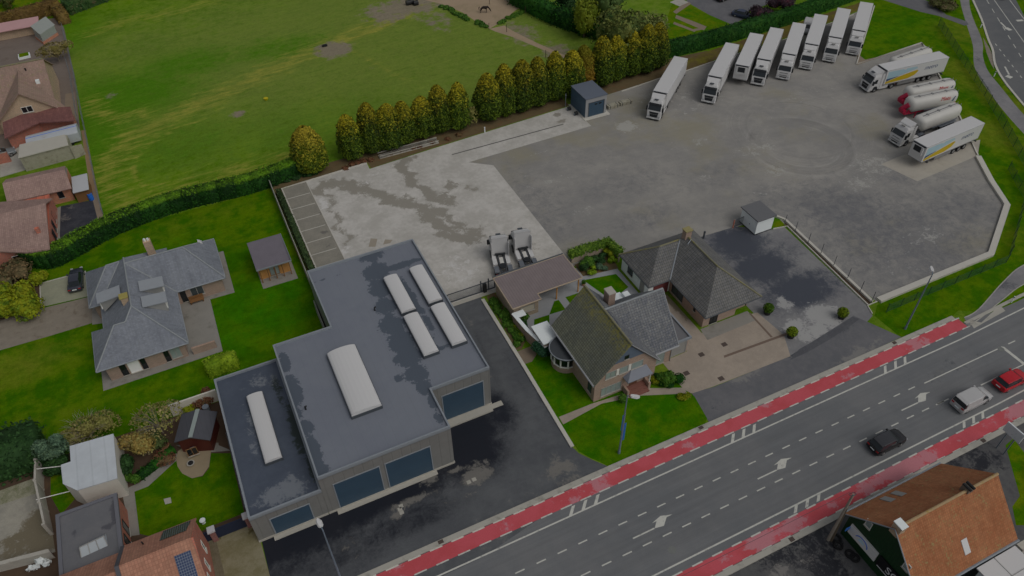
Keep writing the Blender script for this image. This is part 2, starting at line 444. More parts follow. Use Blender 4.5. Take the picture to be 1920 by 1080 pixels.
# gardens lower left
sheet('lower_garden', [(-50,30),(-7.6,30),(-7.6,64.2),(-13,64.2),(-50,64.2)], m_soil, .012)
g_ = R(200,700,.18519); u_ = R(180,900,1/6)
sheet('back_lawn', [(-16.95,58.1),(-15.2,59),(-12.8,61.0),(-12.9,58.3),(-12.2,56.4),(-10.8,55.8),(-9.6,56.6),(-9.1,58.2),(-8.7,59.9),(-7.5,59.9),(-7.5,48.2),(-17.0,47.9)] if False else GP([(252,918),(275,908),(330,862),(338,884),(360,897),(380,893),(392,878),(396,850),(432,850),(458,962),(400,985),(360,1005),(300,1010),(258,1000)]), m_lawn, .017, 1.0, {'rich': blobs([(440,900,1,5,.6)]), 'pale': blobs([(300,940,3,2,.2)])})
sheet('sand_circle', GP([(330,860),(334,846),(345,838),(370,835),(396,845),(392,875),(380,892),(360,897),(342,888),(333,875)]), pm('sandy_paving', c(108,98,80), .9, .2, 1, obj=False), .019)
sheet('garden_path', GP([(330,848),(335,860),(278,912),(252,922),(262,1003),(246,1005),(228,920),(262,905)]), m_terrace, .018)
sheet('shed_apron', GP([(330,835),(410,830),(432,845),(398,848),(345,840)]), m_terrace, .0185)
sheet('shed_side_yard', GP([(405,770),(418,765),(437,846),(410,835)]), m_soil, .0186)
sheet('grass_gap', GP([(95,890),(120,880),(150,925),(115,965),(95,930)]), m_lawn2, .017)
m_oldconc = paved('old_concrete', c(104,102,95), c(118,115,106), wet=c(84,78,64), lite=c(122,119,110), sc=.35)
sheet('old_yard', GP([(-80,965),(0,947),(80,922),(95,975),(104,1035),(60,1050),(0,1072),(-80,1100)]), m_oldconc, .018, .5, {
    'wet': blobs([(70,985,1.2,1.6,.9),(45,1010,2.2,1.2,.8),(80,1020,2,1.4,.8),(20,1040,3,1.0,.7)]), 'lite': blobs([(15,990,2,2,.3)])})
sheet('rubble_strip', GP([(-80,945),(0,920),(82,890),(80,922),(0,947),(-80,967)]), paved('broken_stone', c(112,110,96), c(84,86,64), sc=1.2, fine=.5), .017)
m_forec = paved('mossy_concrete', c(98,94,76), c(84,80,58), wet=c(66,62,38), sc=.5)
sheet('house_forecourt', [(-12.4,47.0),(-7.5,46.7),(-7.4,44.4),(-7.3,34),(-12,34)], m_forec, .020, .5, {'wet': blobs([(470,995,.8,.4,.6),(410,1010,.6,.6,.6)])})
m_cob = tiles('cobble_path', c(104,98,82), c(90,84,66), bw=.22, rh=.22, grid=.4)
sheet('cobbles', [(-12.55,46.8),(-11.35,46.6),(-11.1,34),(-12.4,34)], m_cob, .024)

# ------------------------------------------------------------------ yard, pads, aprons
def arcs(n, f):                        # tyre rings left by turning lorries
    p = n.sep(n.pos()); cx, cy = 87.8, 75.8
    for (ox, oy, r0, r1) in ((0, 0, 4.5, 10.5), (3, 4, 7, 13)):
        dx = n.math('SUBTRACT', p[0], cx+ox); dy = n.math('SUBTRACT', p[1], cy+oy)
        r = n.math('SQRT', n.math('ADD', n.math('MULTIPLY', dx, dx), n.math('MULTIPLY', dy, dy)))
        wv = n.noise(1.9, 4, .7, n.comb(r, 3.3+ox)); env = n.math('MULTIPLY', n.ss(r, r0, r0+1.5), n.math('SUBTRACT', 1.0, n.ss(r, r1-2, r1)))
        env = n.math('MULTIPLY', env, n.ss(n.noise(.12, 3), .38, .6))
        f = n.math('ADD', f, n.math('MULTIPLY', n.math('MULTIPLY', n.math('SUBTRACT', wv, .5), .85), env))
    return f
m_yard = paved('yard_gravel', c(97,96,94), c(110,108,104), wet=c(74,75,78), lite=c(122,121,117), third=c(104,101,90), sc=.09, fine=.3, streak=.10, srot=.12, extra=arcs, wr=.6, wt=(.2,.9), ea=.8)
YARD = [(40.1,66.6),(40.24,93.25),(37,95.8),(60.06,96.4),(60.0,103.9),(64.4,103.9)]+GP([(1160,171),(1239,146),(1288,132),(1338,115),(1385,100),(1470,74),(1560,42),(1612,20)])+\
       GP([(1638,6),(1607,120),(1728,81),(1735,88),(1790,200),(1830,290),(1860,352)])+[(106.94,55.0),(103.67,49.9),(92.64,43.0),(71.9,43.1),(71.7,62.9),(57.2,64),(38.5,66.6)]
ruts = [GP(l) for l in ([(1085,322),(1180,334),(1300,347),(1420,362),(1520,372)],[(1130,318),(1240,330),(1330,341),(1440,352)],[(925,300),(1000,290),(1100,262),(1180,248)],[(960,330),(1100,330)],[(1290,200),(1260,270),(1262,320)],[(1400,150),(1390,200),(1340,260)],[(1500,135),(1470,180)],[(1330,195),(1290,240)])]
f_lite = blobs([(1175,238,1.6,1.6,.85),(1240,190,8,5,.36),(1300,180,7,5,.36),(1640,310,4,3,.55),(1610,345,3,2,.55),(1300,205,1.5,1,.45),(1740,440,4,2.5,.45),(1690,500,5,2,.36),(1550,180,16,5,.3),(1320,333,1.5,.8,.6),(1455,322,2,1.5,.55),(1310,265,2,1,.5),(1420,280,4,1.5,.5),(1020,345,5,1,.4),(1100,395,3,1.5,.4)])
sheet('yard', YARD, m_yard, .012, .55, {
    'wet': blobs([(1690,450,13,9,.6),(1580,395,8,5,.62),(1800,390,8,5,.5),(1690,330,4,3,.5),(1560,385,9,6,0.53),(1460,370,6,4,0.42),(1180,345,9,4,0.38),(1700,400,8,5,0.42),(1010,390,5,10,0.42),(1100,300,10,3,0.26),(1340,330,8,3,0.36),(1640,470,9,6,0.36),(1690,320,4,3,0.51),(1780,330,4,4,0.34),(1210,410,6,2.5,0.42)]),
    'lite': lambda x, y: np.maximum(f_lite(x, y), np.max([.55*soft(seg(x, y, l), .22, .35) for l in ruts], axis=0))})
m_fore = paved('forecourt_asphalt', c(86,86,88), c(97,97,97), wet=c(50,53,60), lite=c(120,120,119), sc=.2, fine=.2, wt=(.25,.8), ea=.75, wr=.5)
sheet('forecourt', [(56.4,64),(65.2,63.5),(69.5,60.6),(71.4,60.4),(70.3,43.0),(69.6,41.3),(60,38),(55.4,37.4),(55.4,48.2),(56.4,48.3)], m_fore, .016, .4, {
    'wet': blobs([(1385,455,4,3.5,.9),(1430,500,4,3.0,.95),(1500,545,5,3,.9),(1470,470,3,3,.45),(1360,430,2,2,.6),(1545,590,3,1,.4)]),
    'lite': blobs([(1540,590,2.2,1.6,.95),(1490,612,1.6,1.2,.85),(1470,570,1,1.6,.8),(1450,650,2,1.2,.7),(1530,622,2.5,1,.9),(1560,610,1.5,1.5,.8)])})
meander = [GP(l) for l in ([(596,355),(640,342),(690,358),(720,372),(755,378),(788,388),(815,410),(826,432),(850,443),(880,445),(900,440)], [(752,300),(760,325),(778,345),(800,362),(826,372),(850,378)], [(826,372),(850,345),(880,352)],
    [(598,352),(618,372),(625,395),(638,430),(655,455)], [(660,372),(700,355)], [(850,420),(895,436)], [(940,448),(980,452)], [(1000,462),(1025,470)], [(680,455),(720,452)], [(752,300),(770,296)], [(775,385),(840,400),(856,440)])]
def f_mean(x, y):
    x = x+.5*np.sin(y*1.3+x*.4)+.3*np.sin(y*2.9); y = y+.5*np.sin(x*1.1+1)+.3*np.sin(x*3.1+y)
    m = np.zeros(x.shape)
    for k, l in enumerate(meander):
        r = 1.35*(1.0, .8, .7, .6, .25, .5, .5, .5, .7, .7, .7)[k]; m = np.maximum(m, (.95, .9, .75, .7, .5, .7, .5, .45, .4, .7, .75)[k]*soft(seg(x, y, l), r, r))
    return m
m_pad = paved('pale_concrete', c(127,125,120), c(142,140,136), wet=c(106,103,96), lite=c(149,148,146), sc=.3, streak=.06, srot=.9, fine=.12, wr=.5)
sheet('concrete_pad', [(11.9,102.4),(22.2,103),(22.1,101.2),(32.1,102.0),(37.0,95.8),(40.24,93.25),(40.1,66.4),(29.2,66.4),(22.0,66.9),(20.3,66.9),(20.2,74),(12.2,74)], m_pad, .016, .35, {
    'wet': f_mean, 'lite': blobs([(860,510,3,4,.5),(605,385,1.2,2,.6),(700,335,4,2,.4),(640,470,2,1.2,.5)])})
sheet('wash_pad', [(32.1,102.0),(60.1,103.8),(60.06,96.4),(37.0,95.8)], m_pad, .0165, .5, {
    'wet': blobs([(1045,215,.7,.6,.85),(1052,228,1,.5,.8),(1040,205,.6,.5,.7),(820,295,.8,.5,.7),(870,310,3,.4,.5),(1010,268,1,.3,.5),(980,250,4,.25,.4)]), 'lite': blobs([(960,260,8,2,.3)])})
drain = MB(); drain.box(35.4,56.1,98.9,99.15,.0,.0215); o = drain.build('drain', pm('drain_grate', c(70,70,68), .7, .2)); o['kind'] = 'structure'
m_bay = paved('bay_gravel', c(95,93,86), c(105,102,94), wet=c(78,76,72), sc=.5, fine=.35)
sheet('parking_bays', [(8.25,102.1),(12.1,102.35),(12.35,74),(8.1,74)], m_bay, .020, .6, {'wet': blobs([(608,436,.5,.4,.9),(615,460,.6,.4,.8),(600,400,.8,.5,.5),(570,345,2,1,.3)])})
bl = MB()
for k in range(1, 9): yy = 102.1-k*2.9; bl.box(8.3, 11.9, yy-.06, yy+.06, .02, .026)
o = bl.build('bay_markings', m_kerbw); o['kind'] = 'structure'
kb = MB(); strip(kb, [(8.17,74),(8.2,102.2),(12,102.4),(22.2,103.0)], -.09, .09, 0, .14); strip(kb, [(12.1,102.3),(12.35,74)], -.05, .05, 0, .03)
o = kb.build('kerb', m_kerbw); o['kind'] = 'structure'
m_bed = pm('planted_soil', c(72,62,42), .95, .4, 1.2, dirt=c(82,58,38), obj=False)
sheet('planting_bed', [(7.0,101.5),(6.9,74),(8.1,74),(8.12,102.4),(22.3,103.2),(22.4,101.3),(32.1,102.2),(60,104),(60,108.4),(25,106.2),(7.0,105.5)], m_bed, .013)
sheet('hedge_bed', [(64.4,104.0)]+GP([(1160,171),(1239,146),(1288,132),(1338,115)])+[(94,110.0),(86,110.6),(60,109)], m_bed, .0135)
sheet('mossy_verge', GP([(1288,130),(1338,113),(1385,98),(1470,72),(1560,40),(1612,18)])+GP([(1612,5),(1480,47),(1330,95),(1288,112)]), grass('mossy_grass', c(82,78,30), c(72,62,40), sc=.4), .0138)

m_apron = paved('new_tarmac', c(58,60,63), c(68,70,72), wet=c(22,24,30), lite=c(86,84,80), sc=.16, fine=.2, streak=.14, srot=0, wr=.35, wt=(.2,.85), ea=.6)
f_awet = blobs([(560,1000,7,2.6,1),(660,950,6,2.4,1),(760,910,5,2.2,1),(880,850,3.5,3,1),(880,800,3,3.5,1),(930,770,2,3,.8),(520,1060,6,3,.62),(640,1030,6,3,.55),(760,975,6,2,.6)])
a_l = [(GP([(1045,800),(1000,720),(960,640),(920,580)]), .7, .45),(GP([(960,770),(920,690),(890,620)]), .5, .4),(GP([(985,735),(945,660)]), .5, .35)]
sheet('apron', [(-7.3,44.5),(-7.5,33),(12,33.4),(28.2,36.4),(27.8,37.1),(26.85,38.35),(25.97,39.7),(25.74,40.7),(26.1,54.2),(26.25,66.6),(20.25,66.8),(20.2,50),(13.4,50),(13.4,44.5)], m_apron, .016, .4, {
    'lite': blobs([(805,900,1.1,.8,0.7),(895,892,1.6,1.0,0.84),(905,870,1.0,.7,0.62),(770,940,2.6,.5,0.75),(745,965,1.0,.5,0.75),(860,880,1.6,.4,0.66),(800,905,3,.25,0.44),(655,1020,1.2,.7,0.44),(670,1050,1.5,.6,0.44),(1050,880,1.8,.9,0.7),(1040,860,.8,1,0.53),(1065,900,1.6,.7,0.62),(930,1000,6,2.5,0.37),(1010,940,4,3,0.4),(880,605,.7,3,0.4),(905,700,1.0,3,0.48),(940,780,.8,2,0.31),(868,930,2.5,.5,0.48),(970,850,3,2,0.31)]),
    'wet': lambda x, y: np.maximum(f_awet(x, y), np.max([w_*soft(seg(x, y, l), r_, r_) for l, r_, w_ in a_l], axis=0))})
kb = MB(); strip(kb, GP([(905,562),(977,678),(1073,838)]), -.22, .22, 0, .16)
o = kb.build('kerb', m_kerbw); o['kind'] = 'structure'
m_fa = paved('service_tarmac', c(70,71,74), c(80,80,82), wet=c(50,52,56), lite=c(92,91,89), sc=.2, fine=.2)
sheet('wet_band', GP([(1498,655),(1530,637),(1570,613),(1598,594),(1612,598),(1590,614),(1555,637),(1515,660),(1480,676)]), pm('damp_tarmac', c(60,61,64), .6, .2, 2, obj=False) if False else m_black2, .0195, 1.0, {'lite': lambda x, y: x*0})
sheet('service_strip', GP([(1297,737),(1340,725),(1480,668),(1600,592),(1690,632),(1600,674),(1480,728),(1330,793)]), m_fa, .018, .6, {'lite': blobs([(1395,705,1.6,.9,.7),(1420,690,.8,.6,.6),(1610,665,3,.6,.8),(1650,640,1.5,.6,.6),(1605,655,1,.5,.6)]), 'wet': blobs([(1560,625,3,.5,.7),(1330,760,2,1.5,.3),(1500,655,4,.5,.7)])})
m_pav = paved('beige_pavers', c(111,103,94), c(121,112,102), wet=c(90,84,70), sc=.3, fine=.2)
sheet('paved_drive', [(41.3,46.6),(44.9,46.7),(48.3,48.4),(55.7,48.4),(56.9,48.2),(57.3,43.6)]+GP([(1482,668),(1340,724),(1297,738)])+[(41.2,42.0),(41.3,44.5)], m_pav, .022, .6, {'wet': blobs([(1290,600,.6,3,.45),(1270,580,.5,2,.6)])})
sheet('paved_alley', [(42.6,46.7),(45.1,46.8),(48.4,48.4),(48.4,56.1),(45.1,56.1),(45.0,51.2),(42.6,51.2)], m_pav, .0222, .6, {'wet': blobs([(1265,570,.6,3,.9)])})
sheet('front_slab', [(48.3,47.1),(55.9,47.2),(55.9,49),(48.6,49)], m_terrace, .026)
mk = MB(); q = GP([(1357,667),(1480,622),(1482,626),(1358,671)]); mk.prism(q, .02, .030); q = GP([(1407,587),(1449,632),(1445,633),(1404,588)]); mk.prism(q, .02, .029)
o = mk.build('drain_channel', pm('rust_grate', c(82,70,62), .8, .2)); o['kind'] = 'structure'

# house garden
sheet('garden_paving', [(28.3,53),(28.3,66.4),(38.5,66.5),(38.6,61),(45.2,57.2),(45.2,64.2),(38.6,64.3),(38.6,62),(42.5,56),(42.5,50),(31,50),(30.6,53)] if False else [(28.4,54.8),(28.3,66.3),(38.4,66.4),(45.2,64.4),(45.2,54),(42.4,51),(31,51),(30.9,54.6)], pm('grey_slabs', c(112,114,116), .8, .15, .8, obj=False), .020)
sheet('side_lawn', [(26.3,54.3),(31,54.6),(31,45.0),(41.3,45.2),(41.3,42.2),(41.75,40.6),(41.2,37.4),(40.6,36.9),(28.0,36.9),(27.7,37.4),(26.85,38.6),(26.1,39.9),(26.0,45)], m_lawn3, .019, 1, {})
sheet('front_path', GP([(1048,782),(1056,796),(1128,757),(1200,742),(1290,738),(1280,727),(1210,728),(1170,738),(1110,757)]), m_pav, .024, .6, {})
c5 = R(930,540,1/6)
for q in ([(1160,633),(1530,563),(1670,710),(1480,860)],):
    sheet('garden_lawn', GP(R(900,420,1/6)(*q)), m_lawn3, .024, 1.5, {})
for q in ([(780,105),(960,45),(960,190),(845,190)], [(655,150),(705,135),(785,245),(600,300)], [(430,355),(600,300),(600,420),(425,460)]):
    sheet('garden_lawn', GP(c5(*q)), m_lawn3, .0242, 1.5, {})
sheet('side_bed', GP([(912,556),(927,548),(950,585),(985,640),(978,655),(968,657)]), m_bed, .022)
sheet('corner_paving', GP(c5((240,715),(395,655),(460,745),(405,830),(325,855))), pm('brown_pavers', c(92,82,70), .85, .2, 1, obj=False), .0235)
sheet('rear_bed', GP(R(900,420,1/6)((1060,460),(1440,300),(1560,500),(1160,590))), m_bed, .0225)

# right hand verge
VER = [(103.9,49.8),(107.2,55.0)]+GP([(1830,290),(1790,200),(1735,86)])+GP([(1735,86),(1728,80),(1607,121),(1638,4),(1648,-40),(1985,-60),(2100,150),(2100,700),(1920,590)])+[(80,37.2),(78.8,36.85),(70,36.85),(69.8,41.2),(71.6,42.5),(92.6,42.4)]
sheet('verge', VER, m_lawn, .0105, 2.0, {'rich': blobs([(1690,50,10,6,.5),(1850,330,5,6,.3)]), 'pale': blobs([(1800,130,3,8,.8),(1860,250,4,6,.8),(1900,200,3,12,.9),(1800,60,5,6,.7),(1890,440,4,5,.5)])})
m_cyc = paved('cycle_asphalt', c(88,88,90), c(101,100,101), wet=c(66,67,70), sc=.25, fine=.2)
def curve(ctrl, n=6):                  # Catmull-Rom through ground points
    P = [ctrl[0]]+list(ctrl)+[ctrl[-1]]; out = []
    for i in range(1, len(P)-2):
        p0, p1, p2, p3 = [np.array(p) for p in P[i-1:i+3]]
        for k in range(n):
            t = k/n; out.append(tuple(.5*((2*p1)+(-p0+p2)*t+(2*p0-5*p1+4*p2-p3)*t*t+(-p0+3*p1-3*p2+p3)*t**3)))
    out.append(tuple(ctrl[-1])); return out
cl = curve(GP([(1790,-30),(1806,10),(1818,45),(1836,85),(1842,110),(1850,135)]))
cr = curve(GP([(1808,-30),(1818,10),(1832,45),(1843,85),(1852,110),(1866,135)]))
lf = curve(GP([(1796,-30),(1802,10),(1812,45),(1824,85),(1826,120),(1836,145),(1860,180),(1890,218),(1930,262)])); rt = curve(GP([(1816,-30),(1818,10),(1826,38),(1838,66),(1843,85),(1843,105),(1852,132),(1878,165),(1915,210),(1960,255)]))
sheet('cycle_path', lf+rt[::-1], m_cyc, .0155, 3, {'wet': blobs([(1832,110,.6,6,.6)])})
sheet('side_path', GP([(1650,-2),(1662,-20),(1740,2),(1775,28),(1812,40),(1816,46),(1808,48),(1760,30),(1725,22)]), m_fa, .0158, 3, {})
lf2 = curve(GP([(2000,470),(1920,497),(1880,530),(1835,580),(1808,596)])); rt2 = curve(GP([(2000,500),(1920,533),(1880,562),(1840,595),(1816,612)]))
sheet('cycle_path', lf2+rt2[::-1], m_cyc, .0155, 2, {'wet': blobs([(1880,535,1.5,1.5,.7)])})
for pl in (lf2, rt2):
    k2 = MB(); strip(k2, pl, -.06, .06, 0, .06); o = k2.build('kerb', m_kerb); o['kind'] = 'structure'
sheet('kerb_slab', GP([(1826,616),(1815,600),(1840,605),(1875,572),(1885,583),(1845,605)]), m_kerb, .0165)
sheet('sand_corner', GP([(1607,122),(1607,100),(1622,112),(1640,108),(1660,104)]), m_path, .0145)

# far road top right
m_road = paved('road_asphalt', c(77,79,81), c(84,85,86), wet=c(62,64,66), lite=c(88,88,87), sc=.08, fine=.16, streak=.26, srot=0)
fl = GP([(1808,-60),(1822,0),(1838,35),(1850,72),(1860,95),(1866,125),(1885,160),(1960,240),(2100,380)]); fr = GP([(1890,-60),(1905,0),(1935,60),(2000,140),(2150,330)])
m_road2 = paved('far_road_asphalt', c(70,72,74), c(78,79,80), sc=.1, fine=.14)
sheet('side_road', fl+fr[::-1], m_road2, .0150)
sheet('gravel_verge', GP([(1843,70),(1852,85),(1860,100),(1864,130),(1858,120),(1850,100)]), m_gravel, .0152)
k2 = MB(); strip(k2, curve(GP([(1818,-20),(1824,0),(1840,36),(1852,72),(1861,94),(1866,122),(1884,154),(1930,210)])), -.2, .2, 0, .1); o = k2.build('kerb', m_kerbw); o['kind'] = 'structure'
mk = MB()
def bar(px1, px2, wd, z=.022):
    a = Vector(G(*px1)[:2]); b = Vector(G(*px2)[:2]); d = (b-a).normalized(); n_ = Vector((-d.y, d.x))*wd/2
    mk.prism([tuple(a+n_), tuple(b+n_), tuple(b-n_), tuple(a-n_)], .012, z)
for k in range(16):
    t = k/16; t2 = t+.028
    bar((1850+t*160, 0+t*265), (1850+t2*160, 0+t2*265), .14)
bar((1864,0), (1925,86), .15); bar((1893,0), (1940,62), .15)
for k in range(9):
    t = k/9; bar((1866+t*70, 82+t*90), (1866+t*70+3, 82+t*90+4), .16)
bar((1876,42), (1886,52), .35); bar((1886,52),(1895,57),.9); bar((1906,39),(1918,38),.7)
bar((1884,125),(1892,140),.3); bar((1887,142),(1897,146),1.0)
o = mk.build('road_markings', m_white); o['kind'] = 'structure'

# ------------------------------------------------------------------ main road along x
sheet('road', [(-200,21.9),(-200,36.4),(78.8,36.4),(78.8,35.2),(88,35.0),(110,36.0),(160,40.5),(220,48),(222,34),(160,26.5),(110,22.9),(80,21.9)], m_road, .014, 3.0, {
    'wet': blobs([(1790,690,6,.5,.6),(1300,960,40,.5,.2),(1750,840,8,.5,.3)]), 'lite': blobs([(1755,690,1,.8,.6),(1150,960,12,.4,.3),(1640,760,5,.4,.3)])})
def redmat():
    n = NB('red_cycle_coat', .8, .3)
    edge = n.math('ADD', n.math('MULTIPLY', n.math('SUBTRACT', n.noise(1.1, 6, .7, None, .8), .5), 1.6), n.math('MULTIPLY', n.math('SUBTRACT', n.noise(4, 3, .7), .5), .5))
    w_ = n.ss(n.math('ADD', n.attr('wear'), edge), .4, .62)
    fi = n.noise(8, 3, .7); bg_ = n.noise(.3, 4)
    col = n.mix(n.ss(bg_, .4, .6), c(138,56,61), c(144,62,69))
    col = n.mix(n.math('MULTIPLY', w_, .75), col, c(136,96,102))
    return n.done(n.scalecol(col, n.math('ADD', n.math('MULTIPLY', fi, .3), .85)))
m_red = redmat()
sheet('cycle_lane', [(-100,34.59),(-100,36.2),(78.75,36.2),(78.75,34.59)], m_red, .019, .8, {'wear': lambda x, y: np.clip(.5*np.sin(x*.55)+.35*np.sin(x*1.7+1)+.25*np.sin(y*4+x*.3), 0, 1)*.6+ .25*(np.abs(x-24)<4)+.35*(np.abs(x-71)<2.5)})
sheet('cycle_lane', [(-100,22.1),(-100,23.7),(76,23.7),(110,24.6),(110,23),(76,22.1)], m_red, .019, .8, {'wear': lambda x, y: .35+.35*np.sin(x*.35+.6)+.2*np.sin(x*1.4)+.15*np.sin(y*5)+.3*((x>46)&(x<58))})
mk = MB()
def rb(x0, x1, y0, y1, z=.0225): mk.box(x0, x1, y0, y1, .014, z)
rb(-100, 76, 33.42, 33.58); rb(-100, 72, 24.46, 24.62)
for (a, b) in (((76,33.5),(110,34.4)), ((72,24.54),(110,25.2))):
    mk.prism([(a[0],a[1]-.08),(b[0],b[1]-.08),(b[0],b[1]+.08),(a[0],a[1]+.08)], .014, .0225)
k = -60
while 32.39+k*2.27 < 78:
    x = 32.39+k*2.27
    rb(x, x+1.28, 34.52, 34.66, .024); rb(x-.05, x+1.25, 36.12, 36.27, .024); k += 1
k = -60
while 31.84+k*2.33 < 80:
    x = 31.84+k*2.33
    rb(x, x+1.18, 23.63, 23.78, .024); rb(x+.05, x+1.25, 22.03, 22.17, .024); k += 1
k = -30
while 25.4+k*2.3 < 66:
    x = 25.4+k*2.3
    rb(x, x+1.0, 30.44, 30.57); k += 1
k = -30
while 26.38+k*2.32 < 66:
    x = 26.38+k*2.32
    rb(x, x+1.05, 27.48, 27.61); k += 1
rb(66.87, 79.8, 30.33, 30.46); rb(80.8, 82.0, 30.33, 30.46)
rb(79.55, 79.95, 27.4, 30.33); rb(72.5, 80.0, 27.25, 27.38); rb(69.2, 70.2, 27.42, 27.55); rb(65.6, 67.6, 27.45, 27.58)
for x0 in (21.35, 22.8, 24.25, 41.5, 42.95, 44.4): mk.prism([(x0,33.5),(x0+.42,33.5),(x0+1.25,34.4),(x0+.85,34.4)], .014, .0223)
for u, v in ((1662,702),(1680,692),(1698,684)):
    x0 = G(u, v)[0]-.2; mk.prism([(x0,33.5),(x0+.42,33.5),(x0+1.25,34.4),(x0+.85,34.4)], .014, .0223)
for u, v in ((1487,957),(1509,947),(1531,937),(1805,800),(1823,791),(1841,783)):
    x0 = G(u, v)[0]-.2; mk.prism([(x0,23.85),(x0+.42,23.85),(x0+1.1,24.5),(x0+.7,24.5)], .014, .0223)
def arrow(x0):
    rb(x0, x0+2.5, 28.58, 28.72)
    for q in ([(668,418),(745,398),(748,332),(668,362)],[(632,378),(690,322),(748,332),(668,362)],[(690,322),(790,310),(748,332)]):
        w_ = GP(R(1600,680,.18519)(*q)); b_ = G(1600+500*.18519, 680+497*.18519); mk.prism([(x0+p[0]-b_[0], 28.65+p[1]-b_[1]) for p in w_], .014, .0225)
a0 = 25.96
for u, v in ((1187,1010), (1422,900), (1694,773)): arrow(G(u, v)[0])
for k in range(1, 5): arrow(25.96-k*20)
o = mk.build('road_markings', m_white); o['kind'] = 'structure'
kb = MB(); kb.box(-100, 78.4, 36.27, 36.85, 0, .12); kb.box(-100, 78, 21.45, 22.02, 0, .12); kb.prism([(78,21.45),(110,22.3),(110,22.9),(78,22.02)], 0, .12); kb.prism([(78.9,35.0),(110,36.0),(110,36.4),(78.9,35.4)], 0, .1)
o = kb.build('kerb', m_kerb); o['kind'] = 'structure'
m_iron = pm('cast_iron', c(58,50,46), .7, .25, 4)
gl = MB()
for x in (8.4, 39.5, 68.2): gl.box(x, x+.55, 36.4, 36.8, .1, .126)
for x in (39.6, 66.0): gl.box(x, x+.55, 21.5, 21.95, .1, .126)
o = gl.build('gully_grates', m_iron); o['kind'] = 'structure'
mh = MB(); mh.tube((28.74,25.96,.0), (28.74,25.96,.024), .42, n=24); mh.tube((79.3,30.2,.0), (79.3,30.2,.024), .4, n=20); o = mh.build('manhole_covers', pm('manhole_lid', c(84,86,84), .8, .25, 3)); o['kind'] = 'structure'

# south side of the road
m_sfore = paved('south_forecourt_tarmac', c(56,56,58), c(70,70,69), wet=c(28,29,33), lite=c(92,90,87), sc=.25, fine=.2)
sheet('south_forecourt', [(-200,-60),(-200,21.6),(110,21.6),(160,24),(160,-60)], m_sfore, .006, 1.5, {
    'wet': blobs([(1480,1040,4,2,.6),(1550,1070,2,2,.8),(1540,1010,2,1.2,.7),(1830,870,4,2,.6),(1760,870,2,1,.6)]),
    'lite': blobs([(1465,1075,1.5,1,.8),(1530,1060,1.2,1,.6),(1800,885,1.2,.5,.6),(1500,1030,.8,.5,.5)])})
sheet('verge', GP([(1885,835),(1900,822),(1960,900),(2000,960),(1930,985),(1905,985),(1898,950),(1912,930)]), m_lawn2, .010)
# yard kerbs: concrete upstands and the edge of the hard standing
kb = MB(); strip(kb, [(G(1833,295)[0], G(1833,295)[1]),(106.94,55.0),(103.9,49.6),(92.64,42.95),(72.2,42.95)], -.42, .42, 0, .35)
o = kb.build('yard_upstand', m_kerbw); o['kind'] = 'structure'
kb = MB(); strip(kb, [(70.4,42.9),(71.8,60.2),(69.6,60.6)], -.07, .07, 0, .18); strip(kb, [(69.8,41.6),(70.3,42.95),(72,42.95)], -.06, .06, 0, .12); strip(kb, [(71.25,43.2),(72.4,61.5),(71.6,63)], -.24, .14, 0, .3)
strip(kb, GP([(1165,172),(1239,147),(1288,133),(1338,116),(1385,101),(1470,75),(1560,43),(1600,28)]), -.09, .09, 0, .15)
strip(kb, GP([(1639,12),(1606,121),(1728,81),(1733,88)]), -.12, .12, 0, .2)
strip(kb, GP([(1733,88),(1790,200),(1833,292)]), -.12, .12, 0, .2)
o = kb.build('kerb', m_kerbw); o['kind'] = 'structure'
sheet('kerb_bed', [(70.5,43.1),(71.15,43.1),(72.2,61.4),(71.8,60.5)], m_soil, .017)
sheet('kiosk_grass', [(69.6,60.7),(71.8,60.4),(72.0,62.6),(70.5,63.2)], m_lawn2, .018)
m_tilec = pm('trailer_slab_concrete', c(124,120,112), .9, .18, .4, dirt=c(108,103,94), obj=False)
sheet('trailer_slab', GP([(1652,308),(1690,292),(1838,262),(1833,292),(1720,340)]), m_tilec, .017)
# beyond the tall hedge at the top
sheet('park_lawn', GP([(1250,95),(1252,30),(1262,2),(1295,10),(1330,28),(1365,40),(1400,55),(1330,80)]), m_lawn2, .0112)
for k, q in enumerate(([(1268,28),(1300,40),(1325,50),(1320,57),(1296,47),(1266,34)],[(1262,45),(1302,60),(1305,57),(1264,41)],[(1302,58),(1322,55),(1322,50),(1300,55)],[(1262,22),(1278,10),(1292,4),(1296,7),(1268,26)])): sheet('park_path', GP(q), m_path, .0125+.0008*k)
sheet('park_slab', GP([(1256,4),(1275,-4),(1292,5),(1274,12)]), m_kerb, .0145)
sheet('park_road', GP([(1290,5),(1330,28),(1372,46),(1395,36),(1405,20),(1480,-5),(1480,-40),(1260,-40)]), m_fa, .0135, 3.0, {})
